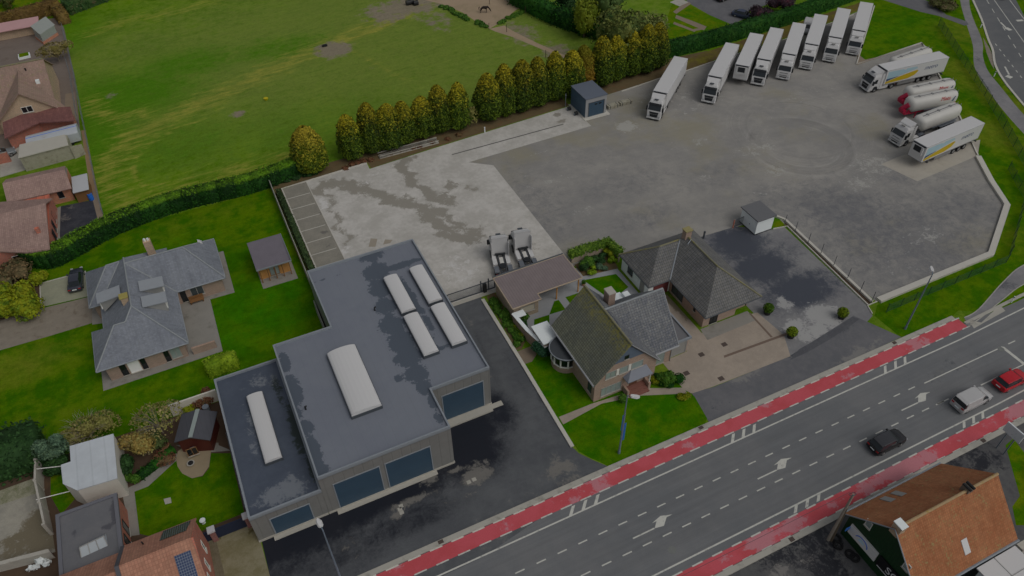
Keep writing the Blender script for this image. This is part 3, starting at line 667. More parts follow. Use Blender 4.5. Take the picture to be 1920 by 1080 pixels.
# ------------------------------------------------------------------ building materials
def cv(r, g, b): return c(r, g, b, KA*1.6)
def clad(name, col, pitch=.3, depth=.25, axis=None, rough=.5):
    """profiled or jointed metal sheet: vertical ribs on walls, ribs down the slope on roofs"""
    n = NB(name, rough, .4)
    g = n.new('ShaderNodeNewGeometry'); N = n.sep(g.outputs['True Normal']); P = n.sep(n.pos())
    if axis is None:
        sx = n.math('GREATER_THAN', n.math('ABSOLUTE', N[0]), n.math('ABSOLUTE', N[1]))
        u = n.math('ADD', n.math('MULTIPLY', sx, P[1]), n.math('MULTIPLY', n.math('SUBTRACT', 1.0, sx), P[0]))
    else: u = P[axis]
    wv = n.math('ABSOLUTE', n.math('SINE', n.math('MULTIPLY', u, PI/pitch)))
    line = n.ss(wv, .0, .35)
    f = n.math('ADD', n.math('MULTIPLY', line, depth), 1-depth)
    f = n.math('MULTIPLY', f, n.math('ADD', n.math('MULTIPLY', n.noise(.8, 5, .6), .35), .82))
    n.bump(line, .4, .03)
    return n.done(n.scalecol(col, f))
def brickm(name, a, b, mortar=.12):
    n = NB(name, .9, .2)
    P = n.sep(n.pos()); g = n.new('ShaderNodeNewGeometry'); N = n.sep(g.outputs['True Normal'])
    sx = n.math('GREATER_THAN', n.math('ABSOLUTE', N[0]), n.math('ABSOLUTE', N[1]))
    u = n.math('ADD', n.math('MULTIPLY', sx, P[1]), n.math('MULTIPLY', n.math('SUBTRACT', 1.0, sx), P[0]))
    br = n.new('ShaderNodeTexBrick'); n.lk(n.comb(u, P[2]), br.inputs['Vector']); br.inputs['Scale'].default_value = 1
    br.inputs['Brick Width'].default_value = .22; br.inputs['Row Height'].default_value = .075; br.inputs['Mortar Size'].default_value = .012
    br.inputs['Color1'].default_value = a; br.inputs['Color2'].default_value = b; br.inputs['Mortar'].default_value = c(100,96,90)
    f = n.math('ADD', n.math('MULTIPLY', n.noise(.7, 5, .65), .5), .75)
    return n.done(n.scalecol(br.outputs['Color'], f))
m_clad = clad('grey_cladding', c(88,88,86,KA*1.02), 1.0, .10)
m_trim = pm('roof_edge_metal', c(100,105,110), .45, .1)
m_trimd = pm('dark_edge_metal', c(52,56,60), .5, .1)
m_plinth = pm('concrete_plinth', cv(100,98,92), .85, .15)
def doorm(name, col):
    n = NB(name, .5, .4); P = n.sep(n.pos())
    wv = n.math('ABSOLUTE', n.math('SINE', n.math('MULTIPLY', P[2], PI/.45))); line = n.ss(wv, 0, .2)
    n.bump(line, .4, .02)
    return n.done(n.scalecol(col, n.math('MULTIPLY', n.math('ADD', n.math('MULTIPLY', line, .2), .8), n.math('ADD', n.math('MULTIPLY', n.noise(.6, 3), .3), .85))))
m_bdoor = doorm('blue_sectional_door', c(36,52,65,KA*1.1))
m_gdoor = doorm('grey_sectional_door', cv(84,84,82))
m_glass = pm('window_glass', cv(34,40,42), .12, .3, 1.2, .6)
m_glassd = pm('dark_glass', (0.012,.015,.018,1), .1, .2, 1, .6)
m_curt = pm('curtained_glass', cv(82,90,88), .2, .25, 2.5, .6)
m_frameg = pm('grey_frame', cv(86,86,84), .5, .08)
m_framew = pm('white_frame', cv(128,128,124), .5, .06)
m_framed = pm('dark_frame', c(26,27,28), .5, .1)
m_opal = pm('opal_skylight', c(149,149,149), .45, .02, .5, .3)
m_felt = paved('roof_felt', c(84,88,96), c(88,92,99), wet=c(60,66,74), third=c(86,90,97), sc=.15, fine=.08, rough=.7, wr=.3, wt=(.46,.54), extra=lambda n, f: n.math('MULTIPLY', f, n.math('SUBTRACT', 1.0, n.math('MULTIPLY', n.math('SUBTRACT', 1.0, n.ss(n.math('ABSOLUTE', n.math('SINE', n.math('MULTIPLY', n.sep(n.pos())[0], PI))), 0, .09)), .10))))
m_feltd = paved('low_roof_felt', c(52,58,68), c(58,64,74), wet=c(32,38,37), lite=c(86,90,95), sc=.3, fine=.12, rough=.6, wr=.3)
m_felt2 = paved('bitumen_roof', c(76,77,80), c(82,82,84), wet=c(62,62,66), sc=.3, fine=.15)
m_slate = tiles('bungalow_slates', c(90,94,101), c(98,102,108), bw=.3, rh=.2, grid=.16, moss=None)
m_slatem = tiles('mossy_tiles', c(84,87,79), c(94,96,82), moss=c(104,100,52), bw=.3, rh=.3, grid=.55, ridge_z=7.7)
m_slateg = tiles('weathered_tiles', c(76,79,85), c(90,92,94), bw=.34, rh=.3, grid=.5, fleck=c(134,132,120))
m_slate2 = tiles('grey_pantiles', c(78,79,80), c(88,88,87), bw=.3, rh=.36, grid=.55, fleck=c(98,95,76))
m_ridge = pm('ridge_tiles', c(104,108,110), .8, .25, 3)
m_ridged = pm('mossy_ridge', c(92,90,72), .85, .3, 3, dirt=c(104,98,40))
m_otile = tiles('orange_pantiles', c(130,88,60), c(118,74,48), moss=c(108,94,62), bw=.24, rh=.24, grid=.26, fleck=c(94,66,50))
m_otile2 = tiles('salmon_tiles', c(136,100,83), c(130,92,76), bw=.26, rh=.34, grid=.3)
m_rtile = tiles('red_brown_tiles', c(126,106,98), c(116,96,90), bw=.24, rh=.34, grid=.3)
m_btile = tiles('brown_tiles', c(118,98,89), c(110,95,85), bw=.24, rh=.3, grid=.25, moss=c(96,92,60))
m_brickp = brickm('pinkish_brick', cv(106,88,78), cv(96,80,70))
m_brickr = brickm('red_brick', cv(122,66,50), cv(104,54,42))
m_bricko = brickm('orange_brick', cv(128,78,54), cv(112,68,48))
m_brickb = brickm('beige_brick', cv(122,104,84), cv(112,96,78))
m_brickd = brickm('dark_red_brick', cv(84,40,40), cv(70,34,34))
m_whitew = pm('white_render', cv(134,138,138), .8, .08, .6)
m_conw = pm('weathered_concrete_wall', cv(104,102,96), .9, .3, .8, dirt=cv(84,80,72))
m_ivy = None

def win(B, side, a0, a1, z0, z1, p, fm=None, gm=None, n=2, name='window', fw=.07, depth=.05):
    fm = fm or m_frameg; gm = gm or m_glass
    f = MB(); g = MB(); sgn = -1 if side in 'sw' else 1
    lo, hi = sorted((p-.02*sgn, p+depth*sgn))
    def bx(mb, u0, u1, w0, w1, l, h):
        if side in 'sn': mb.box(u0, u1, l, h, w0, w1)
        else: mb.box(l, h, u0, u1, w0, w1)
    bx(f, a0, a1, z0, z0+fw, lo, hi); bx(f, a0, a1, z1-fw, z1, lo, hi)
    for k in range(n+1):
        u = a0+(a1-a0-fw)*k/n; bx(f, u, u+fw, z0+fw, z1-fw, lo, hi)
    l2, h2 = sorted((p+.004*sgn, p+.02*sgn))
    bx(g, a0+.02, a1-.02, z0+.02, z1-.02, l2, h2)
    s = MB(); bx(s, a0-.05, a1+.05, z0-.07, z0-.005, *sorted((p-.02*sgn, p+.12*sgn)))
    o = f.build(name, fm, B); g.build('pane', gm, o); s.build('sill', m_plinth, o)
    return o
def sdoor(B, side, a0, a1, z0, z1, p, dm, fm, name='garage_door'):
    sgn = -1 if side in 'sw' else 1; d = MB(); f = MB()
    def bx(mb, u0, u1, w0, w1, l, h):
        l, h = sorted((p+l*sgn, p+h*sgn))
        if side in 'sn': mb.box(u0, u1, l, h, w0, w1)
        else: mb.box(l, h, u0, u1, w0, w1)
    bx(d, a0, a1, z0, z1, -.02, .012)
    bx(f, a0-.1, a0, z0, z1+.1, -.02, .06); bx(f, a1, a1+.1, z0, z1+.1, -.02, .06); bx(f, a0, a1, z1, z1+.1, -.02, .06)
    o = d.build(name, dm, B); f.build('door_frame', fm, o); return o
def parapet(mb, poly, z0, z1, w=.28):
    n = len(poly); P = poly
    a = sum(P[i][0]*P[(i+1)%n][1]-P[(i+1)%n][0]*P[i][1] for i in range(n))
    if a < 0: P = P[::-1]
    inn = []
    for i in range(n):
        p0 = Vector(P[i-1]); p1 = Vector(P[i]); p2 = Vector(P[(i+1)%n])
        d1 = (p1-p0).normalized(); d2 = (p2-p1).normalized(); n1 = Vector((-d1.y,d1.x)); n2 = Vector((-d2.y,d2.x))
        b = (n1+n2); b = b/ max(b.dot(n1), .2); inn.append(p1+b*w)
    vs = []; fs = []
    for z in (z0, z1):
        vs += [(p[0],p[1],z) for p in P]+[(p.x,p.y,z) for p in inn]
    for i in range(n):
        j = (i+1)%n
        fs += [(i,j,2*n+j,2*n+i), (n+j,n+i,3*n+i,3*n+j), (2*n+i,2*n+j,3*n+j,3*n+i), (j,i,n+i,n+j)]
    mb.add(vs, fs); return mb, [(p.x,p.y) for p in inn]
def ridgeline(mb, a, b, r=.11): mb.tube(a, b, r, n=7)

# ------------------------------------------------------------------ workshop hall
B = thing('workshop_hall', 'large flat roofed grey clad workshop with white roof domes and blue roller doors', 'workshop', (6, 44.5, 0))
main = [(-.4,44.5),(13.4,44.5),(13.4,49.9),(20.2,49.9),(20.2,74.1),(6.25,74.1),(6.25,63.6),(-.4,63.6)]
mb = MB(); mb.prism(main, .28, 6.2); mb.build('wall', m_clad, B)
mb = MB(); mb.prism([(-7.5,44.5),(-.42,44.5),(-.42,63.5),(-7.5,63.5)], .28, 4.1); mb.build('annex_wall', m_clad, B)
mb = MB(); mb.prism([(x+(.06 if x > 10 else 0), y-(.06 if y < 50 else 0)) for x, y in main], .0, .30); mb.prism([(-7.54,44.44),(-.46,44.44),(-.46,63.5),(-7.54,63.5)], 0, .295)
mb.box(13.46,20.0,48.9,49.83,0,.25); mb.box(19.3,21.4,49.2,49.84,0,.12)
mb.build('plinth', m_plinth, B)
mb = MB(); _, inn = parapet(mb, main, 6.15, 6.62, .17); mb.build('parapet', m_trim, B)
sheet('roof', inn, m_felt, 6.32, .3, {'wet': blobs([(535,680,.5,1.6,.9,6.3),(548,735,.8,2.2,.95,6.3),(560,775,.5,.9,.7,6.3),(573,800,.6,.9,.95,6.3),(585,845,.7,1.8,.95,6.3),(600,880,.8,1.0,.9,6.3),
    (695,480,1.3,1.0,.9,6.3),(705,510,1.4,1.4,.9,6.3),(715,540,1.3,1.6,.9,6.3),(722,575,1.0,1.4,.95,6.3),(735,610,1.2,1.5,1,6.3),(752,640,1.3,1.5,1,6.3),(765,670,1.3,1.4,1,6.3),(780,700,1.1,1.2,1,6.3),(795,725,.8,1.0,.9,6.3),(812,752,.6,1.0,.8,6.3),(822,785,.4,1,.7,6.3),
    (745,500,2.5,.5,.9,6.3),(775,490,1.4,.35,.8,6.3),(770,555,.45,3,.9,6.3),(800,600,.4,3,.7,6.3),(800,640,.7,2,.8,6.3),(820,655,1.4,.4,.8,6.3),(747,710,.4,.4,1,6.3),(620,520,2.5,.2,.5,6.3)])}, parent=B)
low = [(-7.5,44.5),(-.42,44.5),(-.42,63.5),(-7.5,63.5)]
mb = MB(); _, inn = parapet(mb, low, 4.05, 4.5, .2); mb.build('annex_parapet', m_trim, B)
sheet('annex_roof', inn, m_feltd, 4.2, .3, {'wet': blobs([(555,800,.7,4,.75,4.2),(520,730,.6,2.5,.6,4.2),(585,870,.5,2.5,.75,4.2)]),
    'lite': blobs([(475,800,.7,3,.6,4.2),(478,840,.5,1.6,.6,4.2),(530,925,2.2,1.2,.85,4.2),(490,715,2,1.4,.5,4.2),(540,900,1.6,.6,.6,4.2),(560,935,1,.8,.7,4.2)])}, parent=B)
def dome(nm, x0, x1, y0, y1, z, h):
    mb = MB(); n = 10; pr = [(x0,z-.12),(x0,z)]+[((x0+x1)/2-(x1-x0)/2*math.cos(PI*k/n), z+h*.55*math.sin(PI*k/n)) for k in range(n+1)][1:-1]+[(x1,z),(x1,z-.12)]
    mb.xz([(p[0],p[1]) for p in pr], y0, y1)
    o = mb.build('rooflight', m_opal, B)
    cb = MB(); cb.box(x0-.06,x1+.06,y0-.06,y1+.06,z-.55,z-.1); cb.build('rooflight_kerb', m_trimd, o)
for x0, x1, y0, y1 in ((14.3,16.05,61.7,68.3),(17.72,19.46,61.8,68.5),(14.3,16.05,54.35,61.0),(17.68,19.45,54.4,61.1)): dome('d', x0, x1, y0, y1, 6.85, .42)
dome('d', 4.73, 7.95, 49.95, 59.3, 6.85, .75); dome('d', -4.68, -2.97, 49.85, 59.2, 4.7, .42)
for x, y in ((.71,53.3),(11.74,64.0)):
    mb = MB(); mb.tube((x,y,6.3),(x,y,6.75),.09); mb.tube((x,y,6.75),(x+.12,y-.1,6.95),.12,.09); mb.build('roof_vent', m_framed, B)
for x in (5.0, 12.0): pass
sdoor(B, 's', .85, 5.5, .3, 4.6, 44.5, m_bdoor, m_trim); sdoor(B, 's', 6.2, 10.95, .3, 4.6, 44.5, m_bdoor, m_trim)
sdoor(B, 's', -5.75, -1.95, .3, 3.05, 44.5, m_bdoor, m_trim); sdoor(B, 's', 14.5, 19.3, .3, 4.65, 49.9, m_bdoor, m_trim)
mb = MB(); mb.box(.4,11.3,43.95,44.44,0,.1); mb.box(-6.1,-1.6,43.95,44.43,0,.1); mb.build('threshold', m_plinth, B)

# ------------------------------------------------------------------ slate roofed bungalow
B = thing('slate_bungalow', 'low bungalow with grey slate hipped roofs, three dormers and pale brick walls', 'bungalow', (-12, 80, 0))
mb = MB()
mb.prism([(-18.2,73.0),(-10.1,73.0),(-10.1,82.8),(-3.9,82.8),(-3.9,90.5),(-10.0,90.5),(-18.8,91.2),(-19.4,91.2),(-19.4,84.6),(-18.0,84.6)], 0, 2.62)
mb.prism([(-19.0,73.0),(-18.2,73.0),(-18.2,79.1),(-19.0,79.1)], 0, 2.6)
mb.build('wall', m_brickp, B)
ez = 2.62
A = (-14.3,78.0,6.0); Bq = (-15.4,76.6,5.1); Cq = (-16.7,76.6,5.1); D = (-14.3,87.8,6.0)
SW = (-19.85,72.5,ez); SE = (-9.5,72.5,ez); NW2 = (-19.85,79.55,ez); V1 = (-18.5,79.55,ez)
E1 = (-9.5,82.3,ez); E2 = (-3.35,82.3,ez); E3 = (-3.35,91.0,ez); E4 = (-9.5,91.0,ez)
ER1 = (-14.25,86.65,5.95); ER2 = (-7.15,86.65,5.95)
mb = MB()
mb.roof([[SW,SE,A,Bq,Cq],[SW,Cq,NW2],[NW2,Cq,Bq,V1]], .16)
mb.roof([[V1,Bq,A,D,(-15.0,88.0,5.45),(-18.5,84.2,ez)],[SE,E1,ER1,A]], .16)
mb.roof([[E1,E2,ER2,ER1],[E2,E3,ER2],[E3,E4,ER1,ER2]], .16)
W1 = (-19.87,84.2,ez); W2 = (-19.87,91.6,ez); WR1 = (-16.6,87.9,5.45); WR2 = (-15.0,88.0,5.45)
mb.roof([[W1,(-18.5,84.2,ez),WR2,WR1],[W1,WR1,W2],[W2,WR1,WR2,D,(-14.3,92.0,ez)],[D,(-9.5,92.0,ez),(-14.3,92.0,ez)],[D,ER1,E4,(-9.5,92.0,ez)]], .16)
mb.build('roof', m_slate, B)
mb = MB()
for a, b in ((A,D),(A,SE),(SW,Cq),(Cq,Bq),(Bq,A),(ER1,ER2),(ER2,E2),(ER2,E3),(WR1,WR2),(W1,WR1),(E1,ER1),((-18.5,84.2,ez),WR2)): ridgeline(mb, (a[0],a[1],a[2]+.03), (b[0],b[1],b[2]+.03), .09)
mb.build('ridge', m_ridge, B)
mb = MB()
for a, b in ((SW,SE),(SE,E1),(E1,E2),(E2,E3),(SW,NW2),(V1,(-18.5,84.2,ez)),(W1,W2),(W1,(-18.5,84.2,ez))): mb.tube((a[0],a[1],a[2]-.08),(b[0],b[1],b[2]-.08),.09,n=6)
mb.build('gutter', m_trim, B)
def dormer(cx, cy, s):      # s=+1 faces east, -1 faces west
    d = MB(); zb = 4.85; x0, x1 = cx, cx+s*1.5
    d.add([(x1,cy-.75,zb-1.4),(x1,cy+.75,zb-1.4),(x1,cy+.75,zb+.35),(x1,cy-.75,zb+.35),(x0-s*.8,cy-.75,zb+.3),(x0-s*.8,cy+.75,zb+.3)],
          [(0,1,2,3),(0,3,4),(1,5,2),(3,2,5,4)])
    o = d.build('dormer', m_frameg, B)
    r = MB(); a = [(x1+s*.3,cy-1.0,zb+.36),(x1+s*.3,cy+1.0,zb+.36),(x0-s*1.0,cy+1.0,zb+.62),(x0-s*1.0,cy-1.0,zb+.62)]
    r.roof([a], .12); r.build('dormer_roof', pm('dormer_zinc', c(108,112,116), .6, .12, 1.5), o)
    g = MB(); g.box(*sorted((x1+s*.005, x1+s*.03)), cy-.66, cy+.66, zb-.95, zb+.26); g.build('pane', m_glassd, o)
    tr = MB(); tr.box(*sorted((x1-s*.0, x1+s*.09)), cy-.75, cy-.66, zb-.8, zb+.3); tr.box(*sorted((x1, x1+s*.09)), cy+.66, cy+.75, zb-.8, zb+.3); tr.box(*sorted((x1, x1+s*.12)), cy-.85, cy+.85, zb-.85, zb-.6); tr.build('frame', m_framew, o)
dormer(-12.2, 82.0, 1); dormer(-12.2, 78.9, 1); dormer(-16.4, 82.3, -1)
mb = MB(); mb.box(-11.6,-10.7,89.0,89.8,3.5,6.5); o = mb.build('chimney', m_brickb, B); p = MB(); p.tube((-11.35,89.4,6.5),(-11.35,89.4,6.85),.14); p.tube((-10.95,89.4,6.5),(-10.95,89.4,6.8),.14); p.build('chimney_pot', m_whitew, o)
mb = MB(); mb.box(-15.3,-14.5,79.4,80.2,5,6.35); o = mb.build('chimney', m_brickb, B, label='squat chimney with mossy cap'); p = MB(); p.box(-15.4,-14.4,79.3,80.3,6.35,6.48); p.build('cap', pm('mossy_cap', c(116,108,60), .9, .3, 4), o)
mb = MB(); mb.add([(-5.3,88.9,4.31),(-4.8,88.9,3.88),(-4.8,89.6,3.75),(-5.3,89.6,4.18),(-5.3,88.9,4.5),(-4.8,88.9,4.08),(-4.8,89.6,3.95),(-5.3,89.6,4.38)],[(3,2,1,0),(4,5,6,7),(0,1,5,4),(1,2,6,5),(2,3,7,6),(3,0,4,7)]); mb.build('skylight', m_opal, B)
win(B, 's', -17.6,-16.9,.2,2.3,73.0,m_framed,m_glassd,1); win(B, 's', -16.7,-15.4,.2,2.4,73.0,m_framew,pm('white_shutter', cv(140,140,138), .6, .04),1)
win(B, 's', -15.3,-14.7,.2,2.3,73.0,m_framed,m_glassd,1); win(B, 's', -12.6,-12.0,.2,2.3,73.0,m_framed,m_glassd,1); win(B, 's', -11.9,-10.7,.4,2.3,73.0,m_frameg,m_curt,2)
win(B, 's', -9.3,-8.6,.2,2.3,82.8,m_framed,m_glassd,1); win(B, 's', -8.0,-6.4,.7,2.2,82.8,m_frameg,m_glass,2); win(B, 'e', 75,77.5,.2,2.3,-10.1,m_framed,m_glassd,2)
# terrace wall beside it
mb = MB(); mb.box(-9.5,-6.7,72.9,73.15,0,1.1); o = mb.build('terrace_wall', m_brickp); tag(o, 'low pale brick terrace wall at corner of the slate bungalow', 'wall')
t = thing('garden_bench', 'brown wooden bench against the slate bungalow wall', 'bench', (-7.6, 82.2, 0))
m_wood = pm('brown_wood', c(92,66,40), .8, .3, 2); m_woodg = pm('grey_wood', cv(92,90,80), .9, .35, 2, dirt=cv(70,66,56)); m_woodh = pm('honey_wood', cv(116,84,48), .75, .25, 2)
mb = MB(); mb.box(-8.5,-6.7,81.9,82.5,.42,.5); mb.build('seat', m_wood, t); mb = MB(); mb.box(-8.5,-6.7,82.5,82.6,.5,.95); mb.build('backrest', m_wood, t)
for x in (-8.4,-6.9): mb = MB(); mb.box(x,x+.08,82.0,82.55,.02,.42); mb.build('leg', m_wood, t)

# garden pavilion
B = thing('garden_pavilion', 'small flat roofed timber pavilion on the bungalow lawn', 'garden house', (2.5, 86, 0))
px = R(460, 435, 1)
q = GP([(463,457),(525,441),(545,487),(484,504)], 2.75); x0 = min(p[0] for p in q); x1 = max(p[0] for p in q); y0 = min(p[1] for p in q); y1 = max(p[1] for p in q)
mb = MB(); mb.roof([[(x0,y0,2.65),(x1,y0,2.65),(x1,y1,2.85),(x0,y1,2.85)]], .14); mb.build('roof', clad('pavilion_roof', c(84,80,86), .25, .18, 1), B)
mb = MB(); mb.box(x0,x1,y0-.06,y0,2.5,2.7); mb.box(x1,x1+.06,y0,y1,2.5,2.9); mb.build('fascia', m_trim, B)
mb = MB(); mb.box(x0+.25,x1-.25,y0+1.0,y1-.25,0,2.55); mb.build('wall', m_woodh, B)
for k in range(5):
    x = x0+.3+(x1-x0-.7)*k/4; mb = MB(); mb.box(x,x+.12,y0+.25,y0+.37,.03,2.5); mb.build('post', m_wood, B)
win(B, 's', x0+1.6, x0+2.9, .2, 2.2, y0+1.0, m_wood, m_curt, 2)
mb = MB(); mb.box(x0+.1,x1+.2,y0-.9,y1-.1,0,.05); o = mb.build('pavilion_base', m_terrace); o['kind'] = 'structure'

# ------------------------------------------------------------------ gabled house by the driveway
B = thing('gabled_house', 'steep gabled brick house with mossy tiles, bow window and cross gable', 'house', (35, 50, 0))
mb = MB(); mb.prism([(30.85,45),(39.0,45),(39.0,46.4),(42.3,46.4),(42.3,54.6),(30.85,54.6)], 0, 3.3)
for y in (45.0, 54.4): mb.add([(30.85,y,3.3),(39.0,y,3.3),(34.92,y,7.85),(30.85,y+.2,3.3),(39.0,y+.2,3.3),(34.92,y+.2,7.85)], [(0,1,2),(5,4,3),(0,3,4,1),(1,4,5,2),(2,5,3,0)])
mb.add([(42.3,46.4,3.3),(42.3,54.8,3.3),(42.3,50.6,7.85),(42.1,46.4,3.3),(42.1,54.8,3.3),(42.1,50.6,7.85)], [(0,1,2),(5,4,3),(0,3,4,1),(1,4,5,2),(2,5,3,0)])
mb.build('wall', m_brickp, B)
ya, yb = 44.72, 55.1; zr = 8.2; ze = 3.35
mb = MB(); mb.roof([[(30.55,ya,ze),(34.92,ya,zr),(34.92,yb,zr),(30.55,yb,ze)]], .2); mb.build('roof', m_slatem, B, label='west roof slope greened with moss')
mb = MB(); mb.roof([[(34.93,ya,zr),(39.28,ya,ze),(39.28,46.2,ze),(35.5,50.6,zr-.02),(39.28,55,ze),(39.28,yb,ze),(34.93,yb,zr)]], .2)
mb.build('roof', m_slateg, B)
mb = MB(); mb.roof([[(39.3,45.75,3.25),(42.55,45.75,3.25),(42.85,50.6,zr),(34.95,50.6,zr)],[(34.95,50.6,zr),(42.85,50.6,zr),(42.55,55.45,3.25),(39.3,55.45,3.25)]], .2)
mb.build('cross_gable_roof', m_slateg, B)
mb = MB(); ridgeline(mb,(34.92,ya,zr+.03),(34.92,yb,zr+.03),.13); mb.build('ridge', m_ridged, B)
mb = MB(); ridgeline(mb,(34.95,50.6,zr+.03),(42.85,50.6,zr+.03),.12); mb.build('ridge', m_ridge, B)
mb = MB()
mb.tube((30.5,ya,ze-.05),(30.5,yb,ze-.05),.11); mb.tube((39.35,45.7,3.2),(42.6,45.7,3.2),.11); mb.tube((39.3,ya,ze-.05),(39.3,45.6,ze-.05),.1)
mb.tube((34.92,ya-.03,zr-.05),(39.3,ya-.03,ze-.05),.045); mb.tube((42.62,45.7,3.2),(42.9,50.6,zr),.045); 
mb.tube((42.2,46.33,0),(42.2,46.33,3.2),.05); mb.build('gutter', pm('grey_gutter', c(112,114,116), .5, .1), B)
mb = MB(); mb.add([(32.85,44.98,5.5),(37.0,44.98,5.5),(34.92,44.98,7.8),(32.85,44.93,5.5),(37.0,44.93,5.5),(34.92,44.93,7.8)], [(2,1,0),(3,4,5),(0,1,4,3),(1,2,5,4),(2,0,3,5)]); mb.build('gable_cladding', pm('slate_cladding', cv(52,60,70), .7, .2, 2), B)
win(B, 's', 34.4, 34.95, 5.7, 6.3, 44.93, m_framed, m_glassd, 1)
win(B, 's', 32.15, 33.5, 3.35, 4.4, 45, m_frameg, m_curt, 2); win(B, 's', 33.95, 35.1, 3.35, 4.4, 45, m_frameg, m_curt, 1); win(B, 's', 35.55, 37.1, 3.35, 4.4, 45, m_frameg, m_curt, 1)
for x0, x1 in ((33.55,33.9),(35.15,35.5)): mb = MB(); mb.box(x0,x1,44.95,45.0,3.35,4.4); mb.build('window_panel', m_framew, B)
win(B, 's', 31.75, 34.45, .55, 1.95, 45, m_frameg, m_curt, 4); win(B, 's', 39.7, 41.3, .3, 2.2, 46.4, m_frameg, m_curt, 1); win(B, 'w', 45.6, 46.4, .9, 2.3, 30.85, m_framed, m_glass, 1)
mb = MB(); mb.roof([[(34.6,43.95,2.55),(37.95,43.95,2.55),(37.6,45.0,3.25),(35.6,45.0,3.25)],[(34.6,43.95,2.55),(35.6,45.0,3.25),(34.55,45.0,2.55)]], .1); mb.build('porch_roof', pm('zinc_porch', c(84,88,96), .5, .12, 1), B)
for x0, x1 in ((37.55,37.85),(34.7,34.95)): mb = MB(); mb.box(x0,x1,43.9,45,0,1.0); mb.build('porch_wall', m_brickp, B)
mb = MB(); mb.tube((37.7,44.1,1),(37.7,44.1,2.6),.07); mb.build('porch_post', m_framew, B)
mb = MB()
for k in range(3): mb.box(35.0,37.5,43.5+.45*k,45,.02 if k==0 else .15*k,.15*(k+1))
mb.build('porch_steps', pm('red_brick_steps', c(92,62,54), .85, .2, 2), B)
mb = MB(); mb.box(35.6,36.6,44.94,45.0,.45,2.4); mb.build('front_door', pm('brown_door', cv(60,40,30), .6, .2), B)
mb = MB(); mb.box(36.6,37.5,52.3,53.4,5.0,8.3); o = mb.build('chimney', m_brickp, B); p = MB(); p.box(36.55,37.55,52.25,53.45,8.3,8.42); p.build('cap', m_plinth, o); p = MB(); p.box(36.2,37.9,52.0,53.6,5.1,5.9) ; p.build('flashing', m_framed, o)
# bow window with round roof
def half(r, n=18, x=30.86, y=51.7): return [(x-r*math.sin(PI*k/n), y+r*math.cos(PI*k/n)) for k in range(n+1)]
mb = MB(); mb.prism(half(1.75), 0, 1.0); bow = mb.build('bow_window', m_brickp, B)
mb = MB(); mb.prism(half(1.68), 1.0, 2.45); mb.build('pane', m_glassd, bow)
mb = MB()
for k in range(1, 18, 3):
    t = PI*k/18; x = 30.86-1.75*math.sin(t); y = 51.7+1.75*math.cos(t); mb.tube((x,y,.9),(x,y,2.5),.11,n=6)
mb.prism(half(1.8), .95, 1.05); mb.prism(half(1.8), 2.3, 2.5); mb.build('frame', m_framew, bow)
mb = MB(); mb.prism(half(2.05), 2.5, 2.68); mb.build('bow_roof', pm('bow_roof_felt', c(46,49,52), .5, .3, 1), bow)
mb = MB(); mb.path([(p[0],p[1],2.7) for p in half(2.03)], .07); mb.build('bow_roof_edge', m_trim, bow)
# flat garage on the east side
mb = MB(); mb.box(42.3,44.85,46.75,51.0,0,2.5); mb.build('garage_wall', m_brickp, B)
mb = MB(); parapet(mb, [(42.42,46.5),(45.1,46.5),(45.1,51.2),(42.42,51.2)], 2.45, 2.78, .2); mb.build('garage_fascia', m_trim, B)
mb = MB(); mb.box(42.6,44.92,46.68,51.02,2.5,2.58); mb.build('garage_roof', m_felt2, B)
sdoor(B, 's', 42.6, 44.6, .05, 2.2, 46.75, m_gdoor, m_frameg)
mb = MB(); mb.box(28.9,30.85,53.6,56.6,0,2.3); mb.build('side_porch', m_brickp, B); mb = MB(); mb.box(28.75,30.95,53.5,56.8,2.3,2.46); mb.build('side_porch_roof', m_whitew, B)
mb = MB(); mb.box(38.6,41.6,55.0,57.2,2.3,2.45); mb.box(38.7,38.85,57,57.15,.02,2.3); mb.box(41.3,41.45,57,57.15,.02,2.3); mb.box(41.5,42.3,55.2,56.6,0,2.9); mb.build('rear_porch', m_whitew, B)

# ------------------------------------------------------------------ hipped roof house
B = thing('hipped_house', 'single storey house with dark grey hipped roof and tall square chimney', 'house', (51, 56, 0))
mb = MB(); mb.prism([(48.95,49.2),(54.0,49.2),(54.0,49.9),(56.5,49.9),(56.5,62.8),(48.95,62.8)], 0, 2.55); mb.build('wall', m_brickp, B)
mb = MB(); mb.box(45.6,48.95,56.6,63.0,0,2.55); mb.build('wing_wall', m_whitew, B)
ez = 2.62; S1=(48.45,48.4,ez); S2=(57.05,48.4,ez); N2=(57.05,63.3,ez); I=(48.45,56.1,ez); Wa=(45.2,56.1,ez); Wb=(45.2,63.3,ez)
A=(52.75,52.8,6.0); Dn=(52.75,59.0,6.0); WR=(48.8,59.7,5.4); WJ=(52.0,59.7,5.4)
mb = MB(); mb.roof([[S1,S2,A],[S2,N2,Dn,A],[S1,A,Dn,WJ,I],[Wa,I,WJ,WR],[Wa,WR,Wb],[Wb,WR,WJ,Dn,N2]], .16); mb.build('roof', m_slate2, B)
mb = MB()
for a, b in ((A,Dn),(A,S2),(Dn,N2),(WR,WJ),(WR,Wb)): ridgeline(mb, (a[0],a[1],a[2]+.02), (b[0],b[1],b[2]+.02), .11)
mb.build('ridge', m_ridged, B)
mb = MB(); ridgeline(mb,(I[0],I[1],I[2]+.04),(WJ[0],WJ[1],WJ[2]+.04),.1); ridgeline(mb,(52.05,58.1,5.75),(52.75,58.4,6.1),.07); mb.build('valley', m_trim, B)
mb = MB()
for a, b in ((S1,S2),(S1,I),(I,Wa),(Wa,Wb),(S2,N2)): mb.tube((a[0],a[1],a[2]-.08),(b[0],b[1],b[2]-.08),.08,n=6)
mb.build('gutter', m_trimd, B)
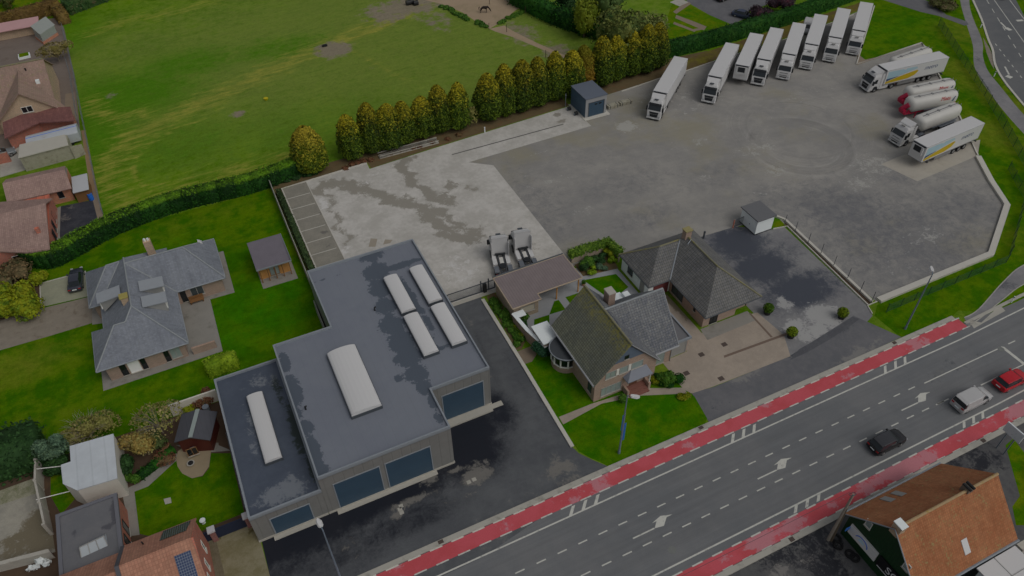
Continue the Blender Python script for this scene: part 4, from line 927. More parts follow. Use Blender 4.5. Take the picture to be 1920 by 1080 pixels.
mb = MB(); mb.box(52.3,53.2,59.0,59.8,4.5,6.95); o = mb.build('chimney', m_brickp, B); p = MB(); p.box(52.22,53.28,58.92,59.88,6.95,7.08); p.build('cap', pm('mossy_coping', c(108,102,70), .9, .3, 3), o)
win(B, 'w', 53.6, 56.0, .5, 2.2, 48.95, m_framed, m_glass, 2); win(B, 'w', 50.9,51.3,1.2,2.1,48.95,m_framed,m_glassd,1)
win(B, 'w', 60.3, 61.5, .8, 2.1, 45.6, m_framed, m_glass, 2)
mb = MB(); mb.box(45.52,45.6,57.5,58.4,.1,2.2); mb.build('back_door', m_gdoor, B)
win(B, 's', 50.0, 51.2, .05, 2.3, 49.2, m_framed, m_glassd, 2, name='front_door'); sdoor(B, 's', 54.2, 56.2, .05, 2.2, 49.9, m_brickd if False else pm('beige_door', cv(104,92,84), .7, .1), m_framed)
mb = MB(); mb.box(46.4,48.7,56.52,56.6,.05,2.2); mb.build('garage_door', pm('maroon_door', cv(66,34,34), .6, .1), B)

# ------------------------------------------------------------------ pool house / carport
B = thing('carport', 'garden building with brown ribbed metal roof and open posts beside the gate', 'garden building', (33, 63, 0))
poly = [(28.0,66.3),(38.35,66.4),(38.5,61.45),(31.95,61.4),(31.95,60.35),(27.95,60.35)]
mb = MB(); zf = lambda y: 2.62+(y-60.3)*.04
mb.roof([[(x,y,zf(y)) for x, y in poly]], .12); mb.build('roof', clad('ribbed_roof', c(94,86,86), .36, .3, 0), B)
mb = MB(); n = len(poly)
for i in range(n):
    a, b = poly[i], poly[(i+1)%n]; mb.tube((a[0],a[1],zf(a[1])-.05),(b[0],b[1],zf(b[1])-.05),.09,n=6)
mb.build('fascia', pm('cream_fascia', c(124,112,96), .6, .1), B)
mb = MB(); mb.tube((28,66.45,2.9),(38.35,66.5,2.9),.12,n=6); mb.build('gutter', m_trimd, B)
mb = MB(); mb.box(28.25,31.75,60.7,66.1,0,2.5); mb.box(31.75,38.1,65.9,66.1,0,2.6); mb.build('wall', brickm('cream_brick', cv(112,100,84), cv(104,92,78)), B)
for x in (34.9, 38.1): mb = MB(); mb.box(x,x+.14,61.7,61.84,.03,2.55); mb.build('post', m_woodh, B)
mb = MB(); mb.box(32.2,38.2,65.55,65.85,1.7,2.4); mb.build('back_panel', m_woodh, B)
win(B, 's', 29.1, 31.2, .9, 1.9, 60.7, m_frameg, pm('opal_pane', cv(112,108,98), .4, .1), 1)
mb = MB(); mb.box(34.5,35.6,64.2,64.9,.4,.48); mb.box(34.6,34.7,64.3,64.8,.03,.4); mb.box(35.4,35.5,64.3,64.8,.03,.4); o = mb.build('garden_table', m_trimd); tag(o, 'dark garden table standing under the brown ribbed roof', 'table')

# garden walls, gate pier and black gate
mb = MB(); strip(mb, [(28.05,60.2),(28.35,57),(29.1,53.6)], -.17, .17, 0, 1.75); g = mb.build('garden_wall', m_brickp); tag(g, 'pinkish brick garden wall with white coping beside the driveway bed', 'wall')
mb = MB(); strip(mb, [(28.0,60.35),(28.35,57),(29.15,53.5)], -.24, .24, 1.75, 1.85); mb.box(27.9,29.4,59.4,60.4,1.75,1.86); mb.build('coping', m_whitew, g)
mb = MB(); mb.box(29.25,30.2,53.5,53.58,.05,1.8); o = mb.build('garden_gate', pm('black_gate', (.012,.012,.014,1), .5, .2)); tag(o, 'black solid garden gate in the pinkish brick wall', 'gate')
mb = MB(); mb.box(30.2,32.4,54.6,54.85,0,1.5); o = mb.build('garden_wall', m_brickp); tag(o, 'short brick wall between black gate and gabled house', 'wall')
mb = MB(); strip(mb, GP(R(900,420,1/6)((1030,440),(1240,370),(1430,300),(1560,430))), -.1, .1, 0, 1.4); o = mb.build('garden_fence_wall', pm('pale_panel_wall', cv(100,92,82), .9, .15)); tag(o, 'pale concrete panel wall behind the rear flower bed', 'wall')

# ------------------------------------------------------------------ kiosk and wash house
B = thing('transformer_kiosk', 'small white kiosk with flat grey roof at the forecourt corner', 'kiosk', (67.5, 62, 0))
mb = MB(); mb.box(66.4,69.35,60.75,64.2,.12,2.5); mb.build('wall', m_whitew, B); mb = MB(); mb.box(66.36,69.39,60.71,64.24,0,.14); mb.build('base', m_framed, B)
mb = MB(); mb.box(66.2,69.55,60.55,64.4,2.5,2.66); mb.build('roof', pm('kiosk_roof', c(76,77,79), .6, .08), B)
mb = MB(); mb.box(66.36,66.4,61.2,62.3,.2,2.2); o = mb.build('door', m_whitew, B); p = MB(); p.box(66.32,66.36,62.1,62.2,1.0,1.15); p.build('handle', m_trimd, o)
B = thing('wash_house', 'dark blue grey metal wash house with pale front by the conifer row', 'garage', (62.3, 101.5, 0))
m_bclad = clad('blue_cladding', cv(38,52,64), .5, .12)
mb = MB(); mb.box(60.3,64.4,99.0,104.1,.1,3.6); mb.build('wall', m_bclad, B); mb = MB(); mb.box(60.3,64.4,98.95,98.998,.1,3.55); mb.build('front_panel', pm('pale_front', cv(86,87,88), .6, .06), B)
mb = MB(); mb.box(60.2,64.5,98.85,104.2,3.6,3.74); mb.build('roof', pm('wash_roof', c(72,78,88), .5, .1), B)
o = sdoor(B, 's', 60.95, 63.9, .15, 2.75, 98.95, m_bdoor, m_trimd); mb = MB(); mb.box(62.1,62.6,98.9,98.94,2.2,2.45); mb.box(62.9,63.4,98.9,98.94,2.2,2.45); mb.build('pane', m_glassd, o)
mb = MB(); mb.box(59.9,64.9,98.2,104.2,0,.1); o = mb.build('wash_house_slab', m_kerbw); o['kind'] = 'structure'

# ------------------------------------------------------------------ barn south of the road
B = thing('tiled_barn', 'old barn with orange clay tile roof and dark green gable by the road', 'barn', (51, 16, 0))
mb = MB(); mb.box(44.7,57.0,12.0,20.2,0,3.3); mb.add([(44.7,12.0,3.3),(44.7,20.2,3.3),(44.7,16.15,7.45),(57.0,12.0,3.3),(57.0,20.2,3.3),(57.0,16.15,7.45)], [(2,1,0),(3,4,5),(0,3,5,2),(1,2,5,4)])
mb.build('wall', clad('green_boards', c(14,40,18), .3, .35), B)
mb = MB(); mb.roof([[(44.45,20.65,3.2),(57.25,20.65,3.2),(57.25,16.15,7.65),(44.45,16.15,7.65)],[(44.45,16.15,7.65),(57.25,16.15,7.65),(57.25,11.6,3.0),(44.45,11.6,3.0)]], .16); mb.build('roof', m_otile, B)
mb = MB()
for k in range(32): x = 44.6+k*.395; mb.tube((x,16.15,7.66),(x+.37,16.15,7.69),.14,n=7)
mb.build('ridge', pm('pale_ridge_tiles', c(124,106,80), .85, .25, 3, dirt=c(116,96,36)), B)
mb = MB(); mb.tube((44.4,20.75,3.1),(57.3,20.75,3.1),.11,n=6); mb.tube((44.4,11.5,2.9),(57.3,11.5,2.9),.13,n=6); mb.tube((44.42,20.65,3.15),(44.42,16.15,7.6),.06); mb.tube((44.42,11.6,3),(44.42,16.15,7.6),.06); mb.build('gutter', m_trim, B)
mb = MB(); mb.box(44.55,45.25,15.7,16.6,6.6,8.1); o = mb.build('chimney', m_brickb, B); p = MB(); p.box(44.5,45.3,15.65,16.65,8.1,8.2); p.build('cap', m_whitew, o)
mb = MB(); mb.box(53.1,53.8,15.9,16.7,6.8,8.0); o = mb.build('chimney', pm('grey_flue', cv(70,64,58), .9, .2), B); p = MB(); p.tube((53.15,16.7,8.1),(53.15,15.8,8.1),.13); p.tube((53.6,16.7,8.1),(53.6,15.8,8.1),.13); p.build('cap', m_framed, o)
def rooflight(B, x, y, south=False, s=.35):
    zz = (lambda yy: 3.2+(20.65-yy)*(4.45/4.5)) if not south else (lambda yy: 3.0+(yy-11.6)*(4.65/4.55))
    mb = MB(); mb.roof([[(x-s,y-.5,zz(y-.5)+.1),(x+s,y-.5,zz(y-.5)+.1),(x+s,y+.5,zz(y+.5)+.1),(x-s,y+.5,zz(y+.5)+.1)]], .12); mb.build('skylight', m_frameg if not south else m_opal, B)
rooflight(B, 48.6, 19.7); rooflight(B, 50.0, 19.7); rooflight(B, 51.2, 12.9, True)
for y0, z0 in ((18.0,4.2),(13.4,4.2)): win(B, 'w', y0, y0+.7, z0, z0+1.0, 44.7, m_framew, m_curt, 1)
sg = thing('shop_sign', 'white signboard with a blue arc on the dark green gable', 'sign', (44.6, 18, 2))
mb = MB(); mb.box(44.52,44.66,16.2,19.6,1.4,2.85); mb.build('board', pm('sign_white', cv(128,128,126), .5, .05), sg)
m_blue = pm('sign_blue', cv(40,66,120), .5, .05); m_lblue = pm('sign_pale_blue', cv(112,130,140), .5, .05)
mb = MB(); pts = []
for k in range(13):
    t = math.radians(20+k*13); pts.append((44.5, 18.0+.75*math.cos(t), 1.85+.72*math.sin(t)))
mb.path(pts, .05); mb.build('logo', m_blue, sg)
mb = MB(); mb.poly((44.512,18.45,1.85),(44.512,17.6,1.85),(44.512,17.7,2.2),(44.512,18.1,2.4)); mb.build('logo', m_lblue, sg)
sg2 = thing('shop_sign', 'black signboard with white lettering below the white board on the gable', 'sign', (44.6, 14, 2))
mb = MB(); mb.box(44.54,44.66,11.9,16.0,1.3,2.9); mb.build('board', pm('sign_black', (.01,.01,.012,1), .45, .1), sg2)
def text3d(s, size, mat, parent, name='lettering', ext=.004, shear=0):
    cu = bpy.data.curves.new(name, 'FONT'); cu.body = s; cu.size = size; cu.extrude = ext; cu.shear = shear; cu.align_x = 'CENTER'; cu.align_y = 'CENTER'
    o = bpy.data.objects.new(name, cu); C.objects.link(o)
    dg = bpy.context.evaluated_depsgraph_get(); me = bpy.data.meshes.new_from_object(o.evaluated_get(dg)); bpy.data.objects.remove(o)
    me.materials.clear(); me.materials.append(mat)
    r = bpy.data.objects.new(name, me); link(r, parent); return r
m_signw = pm('sign_lettering', cv(130,130,130), .5, .05); m_red_s = pm('sign_red', cv(120,30,40), .5, .05)
L = text3d('SO', 1.25, m_signw, sg2); L.matrix_local = Matrix.Translation((44.53-44.6, 14.2-14, 2.15-2)) @ Matrix(((0,0,-1,0),(-1,0,0,0),(0,1,0,0),(0,0,0,1)))
mb = MB(); mb.box(44.50,44.54,13.2,15.8,1.42,1.48); mb.build('underline', m_signw, sg2); mb = MB(); mb.box(44.49,44.54,12.6,13.2,1.6,1.9); mb.build('underline', m_red_s, sg2)
B = thing('white_roof_building', 'low building with white panelled roof behind the orange tiled barn', 'building', (54, 8, 0))
mb = MB(); mb.box(51.8,56.2,3.0,11.0,0,2.8); mb.build('wall', m_whitew, B)
mb = MB(); mb.box(51.5,56.5,2.8,11.25,2.8,2.95); mb.build('roof', m_opal, B)
mb = MB(); mb.box(53.7,53.76,2.8,11.25,2.95,2.99); mb.box(51.5,56.5,9.3,9.36,2.95,2.992); mb.build('roof_seam', m_frameg, B)
mb = MB(); mb.box(56.8,58.6,10.6,11.3,0,2.9); o = mb.build('yard_wall', m_conw); tag(o, 'pale grey wall end at the right of the white panelled roof', 'wall')
# ------------------------------------------------------------------ neighbours on the left edge
B = thing('beige_house', 'beige brick house with brown tiled roofs and a wide front gable', 'house', (-26, 146, 0))
mb = MB(); mb.prism([(-40,139.6),(-21.8,139.6),(-21.8,155.6),(-40,155.6)], 0, 3.2)
mb.add([(-21.8,139.6,3.2),(-21.8,155.6,3.2),(-21.8,147.6,7.8),(-22,139.6,3.2),(-22,155.6,3.2),(-22,147.6,7.8)], [(0,1,2),(5,4,3),(0,3,4,1),(1,4,5,2),(2,5,3,0)])
mb.add([(-30.6,138,0),(-20.9,138,0),(-20.9,138,3.0),(-25.75,138,7.2),(-30.6,138,3.0),(-30.6,140,0),(-20.9,140,0),(-20.9,140,3.0),(-25.75,140,7.2),(-30.6,140,3.0)],
       [(0,1,2,3,4),(9,8,7,6,5),(1,6,7,2),(2,7,8,3),(3,8,9,4),(5,0,4,9)])
mb.build('wall', m_brickb, B)
mb = MB(); mb.roof([[(-41,139.2,3.1),(-21.5,139.2,3.1),(-21.5,147.6,8.0),(-41,147.6,8.0)],[(-41,147.6,8.0),(-21.5,147.6,8.0),(-21.5,156,3.1),(-41,156,3.1)]], .2)
mb.build('roof', m_btile, B)
mb = MB(); mb.roof([[(-31.1,137.6,2.75),(-25.75,137.6,7.35),(-25.75,146.5,7.4),(-31.1,139.2,2.75)],[(-25.75,137.6,7.35),(-20.4,137.6,2.75),(-20.4,139.2,2.75),(-25.75,146.5,7.4)]], .2); mb.build('gable_roof', m_btile, B)
mb = MB(); ridgeline(mb,(-41,147.6,8.05),(-21.5,147.6,8.05),.14); mb.build('ridge', m_ridged, B)
win(B, 's', -26.6,-24.9,3.6,4.7,138,m_framew,m_glassd,2)
mb = MB(); mb.box(-23.6,-23.0,143.5,144.1,5.3,6.2); mb.build('chimney', m_whitew, B); mb = MB(); mb.tube((-24.6,146.2,6.5),(-24.6,146.2,7.6),.12); mb.build('flue', m_framed, B)
B = thing('brick_annex', 'red brick annex with reddish brown roof in front of the beige house', 'outbuilding', (-25, 135, 0))
mb = MB(); mb.prism([(-29.6,133.6),(-24.8,136.4),(-19.5,134.6),(-19.5,137.4),(-24.8,139.6),(-29.6,136.8)], 0, 2.6); mb.build('wall', m_brickr, B)
mb = MB(); mb.roof([[(-29.8,132.6,2.7),(-24.65,135.4,2.7),(-24.65,139.2,3.5),(-29.8,136.6,3.5)],[(-24.65,135.4,2.7),(-19.1,133.4,2.7),(-19.3,137.0,3.5),(-24.65,139.2,3.5)]], .18); mb.build('roof', tiles('dark_red_tiles', c(98,66,62), c(86,58,56), bw=.26, rh=.3, grid=.25), B)
mb = MB(); mb.box(-70,-29.9,129.6,130.0,0,1.8); o = mb.build('yard_wall', m_brickr); tag(o, 'red brick wall running off the left edge below the annex', 'wall')
# old trailer-like store and the white roofed shed
B = thing('static_caravan', 'long white metal caravan with rounded roof beside the red brick annex', 'caravan', (-23, 131, 0))
mb = MB(); n = 8; pr = [(-1.35,.5)]+[(-1.35*math.cos(PI*k/n), 2.0+.45*math.sin(PI*k/n)) for k in range(n+1)]+[(1.35,.5)]
vs = []
for x in (-26.8,-19.0):
    yo = 131.4 if x < -20 else 131.9
    vs += [(x, yo+p[0]*1.15, p[1]) for p in pr]
k = len(pr); mb.add(vs, [tuple(range(k-1,-1,-1)), tuple(range(k,2*k))]+[(i,(i+1)%k,k+(i+1)%k,k+i) for i in range(k)])
mb.build('body', pm('caravan_white', c(128,132,136), .5, .1, 1, dirt=c(122,112,104)), B)
mb = MB(); mb.tube((-26.8,131.4,2.47),(-19.0,131.9,2.47),.05); mb.tube((-23.4,129.9,1.9),(-23.4,132.6,2.2),.05); mb.build('seam', m_blue, B)
mb = MB()
for x in (-25.5,-20.5):
    for y in (130.4,132.6): mb.tube((x,y-.1,.3),(x,y+.1,.3),.3,n=12)
mb.build('wheel', m_framed, B)
B = thing('garden_store', 'long shed with white flat roof and weathered grey board side', 'shed', (-24, 126.5, 0))
mb = MB(); mb.add([(-27.7,125.4,0),(-20.5,125.9,0),(-20.5,129.3,0),(-27.7,129.3,0),(-27.7,125.4,2.6),(-20.5,125.9,2.6),(-20.5,129.3,2.6),(-27.7,129.3,2.6)],[(3,2,1,0),(4,5,6,7),(0,1,5,4),(1,2,6,5),(2,3,7,6),(3,0,4,7)]); mb.build('wall', m_woodg, B)
mb = MB(); mb.add([(-27.8,125.2,2.6),(-20.4,125.7,2.6),(-20.8,129.4,2.6),(-27.6,129.4,2.6),(-27.8,125.2,2.72),(-20.4,125.7,2.72),(-20.8,129.4,2.72),(-27.6,129.4,2.72)],[(3,2,1,0),(4,5,6,7),(0,1,5,4),(1,2,6,5),(2,3,7,6),(3,0,4,7)]); mb.build('roof', pm('white_sheet_roof', c(132,130,122), .7, .1, .8), B)
mb = MB(); mb.add([(-20.4,125.7,0),(-18.7,126.4,0),(-18.7,126.5,0),(-20.4,125.8,0),(-20.4,125.7,2.3),(-18.7,126.4,1.9),(-18.7,126.5,1.9),(-20.4,125.8,2.3)],[(3,2,1,0),(4,5,6,7),(0,1,5,4),(1,2,6,5),(2,3,7,6),(3,0,4,7)]); o = mb.build('board_fence', m_woodg); tag(o, 'short grey board fence at the end of the long white roofed shed', 'fence')
B = thing('brick_garage', 'brick garage with reddish brown tiled roof beside the dark drive', 'garage', (-25, 116.5, 0))
mb = MB(); mb.box(-29.0,-21.0,113.7,119.2,0,2.55); mb.build('wall', m_bricko, B)
mb = MB(); mb.roof([[(-29.4,113.3,2.55),(-20.6,113.0,2.55),(-20.9,116.4,3.9),(-29.5,116.7,3.9)],[(-29.5,116.7,3.9),(-20.9,116.4,3.9),(-21.2,119.7,2.6),(-29.6,119.9,2.6)]], .15); mb.build('roof', m_rtile, B)
win(B, 's', -22.9,-22.1,.9,2.1,113.7,m_framed,m_glassd,1); mb = MB(); mb.box(-25.0,-24.2,113.62,113.7,.05,2.1); mb.build('door', m_framed, B)
B = thing('white_shed', 'small shed with white flat roof and brown boards beside the brick garage', 'shed', (-19.4, 114, 0))
mb = MB(); mb.box(-20.55,-18.5,112.6,116.2,0,2.1); mb.build('wall', m_wood, B); mb = MB(); mb.box(-20.6,-18.35,112.1,116.7,2.1,2.2); mb.build('roof', pm('white_roof', c(134,136,138), .6, .06), B)
t = thing('water_butt', 'blue plastic barrel beside the small white roofed shed', 'barrel', (-18.7, 112.6, 0))
m_bplas = pm('blue_plastic', cv(22,62,120), .4, .1)
mb = MB(); mb.tube((-18.7,112.6,0),(-18.7,112.6,.5),.36,.4,n=16); mb.tube((-18.7,112.6,.5),(-18.7,112.6,1.0),.4,.35,n=16); mb.build('body', m_bplas, t); mb = MB(); mb.tube((-18.7,112.6,1.0),(-18.7,112.6,1.06),.37,n=16); mb.build('lid', m_bplas, t)
B = thing('tiled_house', 'brick house with large brown tiled roof at the left edge', 'house', (-30, 107, 0))
mb = MB(); mb.prism([(-42,101.6),(-27.5,100.9),(-23.9,102.6),(-23.6,112.4),(-42,113)], 0, 2.8); mb.build('wall', m_brickr, B)
mb = MB(); mb.roof([[(-45,101.0,3.0),(-30.05,100.9,3.0),(-26.6,98.9,3.0),(-23.9,98.4,3.0),(-23.6,107.6,4.4),(-45,108.4,4.4)],[(-45,108.4,4.4),(-23.6,107.6,4.4),(-23.2,110.8,3.0),(-30,113.2,3.0),(-45,113.8,3.0)]], .2); mb.build('roof', m_rtile, B)
mb = MB(); mb.box(-25.2,-24.7,101.9,102.4,3.2,4.3); mb.build('chimney', m_brickr, B)
for y in (103.3,105.6,108.0,110.3): win(B, 'e', y, y+1.0, .5, 2.2, -23.75, m_framed, m_glassd, 1)
win(B, 's', -29.2,-28.2,.6,1.7,100.85,m_framew,m_glassd,1)
B = thing('greenhouse', 'little glass greenhouse with grey pitched roof on brick base', 'greenhouse', (-23, 176.5, 0))
q = GP(R(0,0,.12966)((440,385),(660,245),(780,330),(560,470)), 2.4)
mb = MB(); mb.roof([[(*q[0],2.5),(*q[3],2.0),(*q[2],2.0),(*q[1],2.5)]], .08); mb.build('roof', pm('greenhouse_panes', c(112,116,112), .3, .15, 2), B)
qc = (sum(p[0] for p in q)/4, sum(p[1] for p in q)/4); qi = [(qc[0]+(p[0]-qc[0])*.92, qc[1]+(p[1]-qc[1])*.92-.3) for p in q]
mb = MB(); mb.prism(qi, .6, 1.95); mb.build('pane', pm('side_panes', cv(84,88,84), .3, .25, 3), B); mb = MB(); mb.prism([(qc[0]+(p[0]-qc[0])*1.06, qc[1]+(p[1]-qc[1])*1.06-.3) for p in qi], 0, .6); mb.build('base', m_bricko, B)
mb = MB(); mb.box(-60,-24.0,178.6,183.2,1.9,2.05); a = thing('pink_roof_shed', 'long low lean-to with faded pink roof below the brown hedge', 'shed', (-32, 180, 0)); mb.build('roof', pm('pink_sheet', c(142,112,112), .7, .08, .4), a)
mb = MB(); mb.box(-59.5,-24.3,179.4,183,0,1.9); mb.build('wall', m_brickb, a)
t = thing('planter_trough', 'white rectangular planter with green plants in the courtyard', 'planter', (-27.5, 165, 0))
q = GP(R(0,0,.12966)((260,790),(425,755),(435,805),(265,845)), .4); mb = MB(); mb.prism(q, 0, .45); mb.build('trough', m_whitew, t)
cx = sum(p[0] for p in q)/4; cy = sum(p[1] for p in q)/4; mb = MB(); mb.prism([(cx+(p[0]-cx)*.8, cy+(p[1]-cy)*.8) for p in q], .4, .58); mb.build('plants', m_lawn2, t)

# ------------------------------------------------------------------ lower left corner
B = thing('metal_shed', 'pale metal shed with flat light grey roof among the garden shrubs', 'shed', (-20.8, 59, 0))
top = [(-22.9,62.1),(-18.6,61.75),(-18.7,55.75),(-22.5,56.05),(-23.75,57.5),(-23.85,60.0),(-22.9,60.0)]
mb = MB(); mb.prism([(x*.985+(-20.8*.015), y*.985+59*.015) for x, y in top], 0, 3.2); mb.build('wall', pm('pale_sheet_wall', cv(122,120,114), .7, .14, .7), B)
mb = MB(); mb.prism(top, 3.2, 3.32); mb.build('roof', clad('light_roof_sheets', c(142,147,151), 1.4, .08, 0), B)
B = thing('log_cabin', 'red timber cabin with dark felt gable roof on a sandy terrace', 'cabin', (-10.4, 59.5, 0))
n1, n2, s1, s2, rn, rs = [G(*p, 2.3 if i < 4 else 3.0)[:2] for i, p in enumerate([(340,776),(407,771),(394,825),(326,829),(371,768),(357,821)])]
mb = MB(); mb.roof([[(*s2,2.25),(*rs,3.05),(*rn,3.05),(*n1,2.25)],[(*rs,3.05),(*s1,2.25),(*n2,2.25),(*rn,3.05)]], .1); mb.build('roof', clad('dark_felt', c(56,57,62), .5, .08, 0), B)
cxy = np.mean([n1, n2, s1, s2], axis=0); sh = lambda p, f=.86: (cxy[0]+(p[0]-cxy[0])*f, cxy[1]+(p[1]-cxy[1])*f)
mb = MB(); mb.prism([sh(s2), sh(s1), sh(n2), sh(n1)], 0, 2.3); a_, b_, r_ = sh(s2), sh(s1), sh(rs)
mb.add([(*a_,2.3),(*b_,2.3),(r_[0],r_[1],2.95)], [(0,1,2)]); mb.build('wall', clad('red_logs', c(62,24,19), .2, .3, 2), B)
v = Vector(rn)-Vector(rs); nv = Vector((-v.y, v.x)).normalized()*.22
mb = MB(); mb.add([(rs[0]-nv.x,rs[1]-nv.y,3.06),(rs[0]+nv.x,rs[1]+nv.y,3.06),(rn[0]+nv.x,rn[1]+nv.y,3.06),(rn[0]-nv.x,rn[1]-nv.y,3.06),(rs[0]-nv.x,rs[1]-nv.y,3.12),(rs[0]+nv.x,rs[1]+nv.y,3.12),(rn[0]+nv.x,rn[1]+nv.y,3.12),(rn[0]-nv.x,rn[1]-nv.y,3.12)],[(0,1,5,4),(1,2,6,5),(2,3,7,6),(3,0,4,7),(4,5,6,7)]); mb.build('ridge', pm('pale_ridge_strip', c(104,112,110), .7, .1), B)
win(B, 's', a_[0]+.5, a_[0]+1.6, .5, 1.7, min(a_[1], b_[1]), m_wood, m_glassd, 2)
mb = MB(); mb.box(-13.1,-7.9,64.3,64.5,0,1.9); o = mb.build('garden_wall', pm('white_garden_wall', cv(124,122,114), .85, .12)); tag(o, 'whitewashed garden wall behind the red cabin', 'wall')
mb = MB(); strip(mb, [(-26.75,63.2),(-26.85,60.4),(-26.1,54.4)], -.1, .1, 0, 2.0); o = mb.build('panel_wall', m_conw)
tag(o, 'grey concrete panel wall beside the old concrete yard', 'wall')
mb = MB()
for y, x in ((63.2,-26.75),(60.4,-26.85),(57.4,-26.5),(54.5,-26.15)): mb.box(x-.16,x+.16,y-.1,y+.1,0,2.1)
mb.build('post', m_plinth, o)
for (ya_, yb_), lb in (((61.9,61.0), 'thin white rail from concrete wall to pale metal shed, upper one'), ((57.9,57.6), 'thin white rail from concrete wall to pale metal shed, lower one')):
    mb = MB(); mb.tube((-26.8,ya_,1.9),(-23.6,yb_,1.7),.05); o = mb.build('brace_rail', m_framew); tag(o, lb, 'rail')
B = thing('flat_roof_extension', 'red brick extension with flat grey roof and glass rooflight', 'house extension', (-22, 51.5, 0))
po = [(-24.5,54.0),(-19.05,54.0),(-19.05,46.5),(-24.4,46.5)]
mb = MB(); mb.prism(po, 0, 3.0); mb.build('wall', m_brickr, B); mb = MB(); _, inn = parapet(mb, [(x+(.1 if x > -20 else -.1), y+(.1 if y > 50 else -.1)) for x, y in po], 2.9, 3.25, .35); mb.build('parapet', pm('grey_coping', c(78,79,84), .6, .1), B)
sheet('roof', inn, m_felt2, 3.1, .4, {'wet': blobs([(215,960,.4,1.2,.8,3.1),(205,985,.7,.4,.8,3.1),(140,1000,.3,.6,.6,3.1)])}, parent=B)
mb = MB(); mb.add([(-22.6,48.3,3.1),(-20.25,48.5,3.1),(-20.3,49.9,3.1),(-22.65,49.6,3.1),(-22.5,49.0,3.75),(-20.35,49.25,3.75)],[(0,1,5,4),(3,4,5,2),(0,4,3),(1,2,5)]); o = mb.build('rooflight', pm('rooflight_panes', c(124,130,134), .25, .08, 2), B)
mb = MB(); mb.tube((-22.5,49.0,3.76),(-20.35,49.25,3.76),.05)
for k in range(4): t_ = k/3; mb.tube((-22.6+2.35*t_,48.3+.2*t_,3.12),(-22.5+2.15*t_,49.0+.25*t_,3.77),.04); mb.tube((-22.65+2.35*t_,49.6+.3*t_,3.12),(-22.5+2.15*t_,49.0+.25*t_,3.77),.04)
mb.build('glazing_bar', m_frameg, o)
win(B, 'e', 50.6, 51.6, .3, 2.2, -19.05, m_framed, m_glass, 1); win(B, 'e', 48.9, 49.9, .3, 2.2, -19.05, m_framed, m_glass, 1)
B = thing('orange_roof_house', 'red brick house with salmon tiled roof carrying solar panels', 'house', (-17, 42, 0))
ze = 4.6; zr = 6.9
mb = MB(); mb.box(-18.6,-12.1,40.3,46.55,0,ze); mb.add([(-12.1,40.3,ze),(-12.1,46.55,ze),(-12.1,43.3,zr-.1),(-12.3,40.3,ze),(-12.3,46.55,ze),(-12.3,43.3,zr-.1)], [(0,1,2),(5,4,3),(0,3,4,1),(1,4,5,2),(2,5,3,0)])
mb.box(-26,-18.6,38.5,46.4,0,ze-.4); mb.build('wall', m_brickr, B)
mb = MB(); mb.roof([[(-18.5,46.75,ze),(-11.95,46.75,ze),(-12.3,43.3,zr),(-18.7,43.3,zr)],[(-18.7,43.3,zr),(-12.3,43.3,zr),(-11.95,39.6,ze-.1),(-18.5,39.6,ze-.1)]], .16); mb.build('roof', m_otile2, B)
mb = MB(); mb.roof([[(-30,46.6,ze-.5),(-18.9,46.6,ze-.5),(-18.6,43.4,zr-.7),(-30,43.4,zr-.7)],[(-30,43.4,zr-.7),(-18.6,43.4,zr-.7),(-18.5,38,ze-1),(-30,38,ze-1)]], .16); mb.build('roof', m_otile2, B)
mb = MB(); mb.box(-18.75,-18.45,39.6,46.8,ze-.9,ze+.02); mb.add([(-18.75,46.8,ze),(-18.75,39.5,ze),(-18.75,43.3,zr+.1),(-18.4,46.8,ze),(-18.4,39.5,ze),(-18.4,43.3,zr+.1)], [(0,1,2),(5,4,3),(1,0,3,4),(2,1,4,5),(0,2,5,3)]); mb.build('fire_wall', pm('lead_grey', c(58,58,62), .6, .15), B)
sl_ = lambda y: ze+(46.75-y)/3.45*(zr-ze); ss_ = lambda y: zr-(43.3-y)/3.7*(zr-ze+.1)
def solar(cells, q, nm):
    mb = MB(); mb.roof([q], .05); 
    n = NB(nm, .2, .6); P = n.sep(n.pos()); a = n.math('ABSOLUTE', n.math('SINE', n.math('MULTIPLY', P[0], PI/.2))); b = n.math('ABSOLUTE', n.math('SINE', n.math('MULTIPLY', P[1], PI/.2)))
    m = n.done(n.mix(n.math('MULTIPLY', n.ss(a, .05, .3), n.ss(b, .05, .3)), c(96,104,112), cells)); mb.build('solar_panel', m, B)
solar(c(34,46,40), [(-14.9,46.5,sl_(46.5)+.1),(-12.4,46.5,sl_(46.5)+.1),(-12.75,44.9,sl_(44.9)+.1),(-15.1,44.9,sl_(44.9)+.1)], 'green_cells')
solar(c(26,38,66), [(-14.0,42.4,ss_(42.4)+.1),(-12.6,42.4,ss_(42.4)+.1),(-12.6,39.9,ss_(39.9)+.1),(-14.0,39.9,ss_(39.9)+.1)], 'blue_cells')
mb = MB(); mb.tube((-16.6,45.6,5.2),(-16.6,45.5,5.9),.07); mb.build('flue', m_framed, B)
for y in (44.2,42.2,40.7): win(B, 'e', y, y+.6, 2.2, 3.8, -12.1, m_framew, m_curt, 1)
def pier(x, y, lb):
    t = thing('gate_pier', lb, 'gate pier', (x, y, 0)); mb = MB(); mb.box(x-.25,x+.25,y-.25,y+.25,0,1.8); mb.build('shaft', m_brickd, t); mb = MB(); mb.box(x-.36,x+.36,y-.36,y+.36,1.8,2.0); mb.build('cap', pm('white_cap', c(134,134,136), .7, .05), t)
pier(-11.35, 46.7, 'brick gate pier with white cap nearer the salmon roofed house'); pier(-7.95, 46.75, 'brick gate pier with white cap against the grey workshop wall')
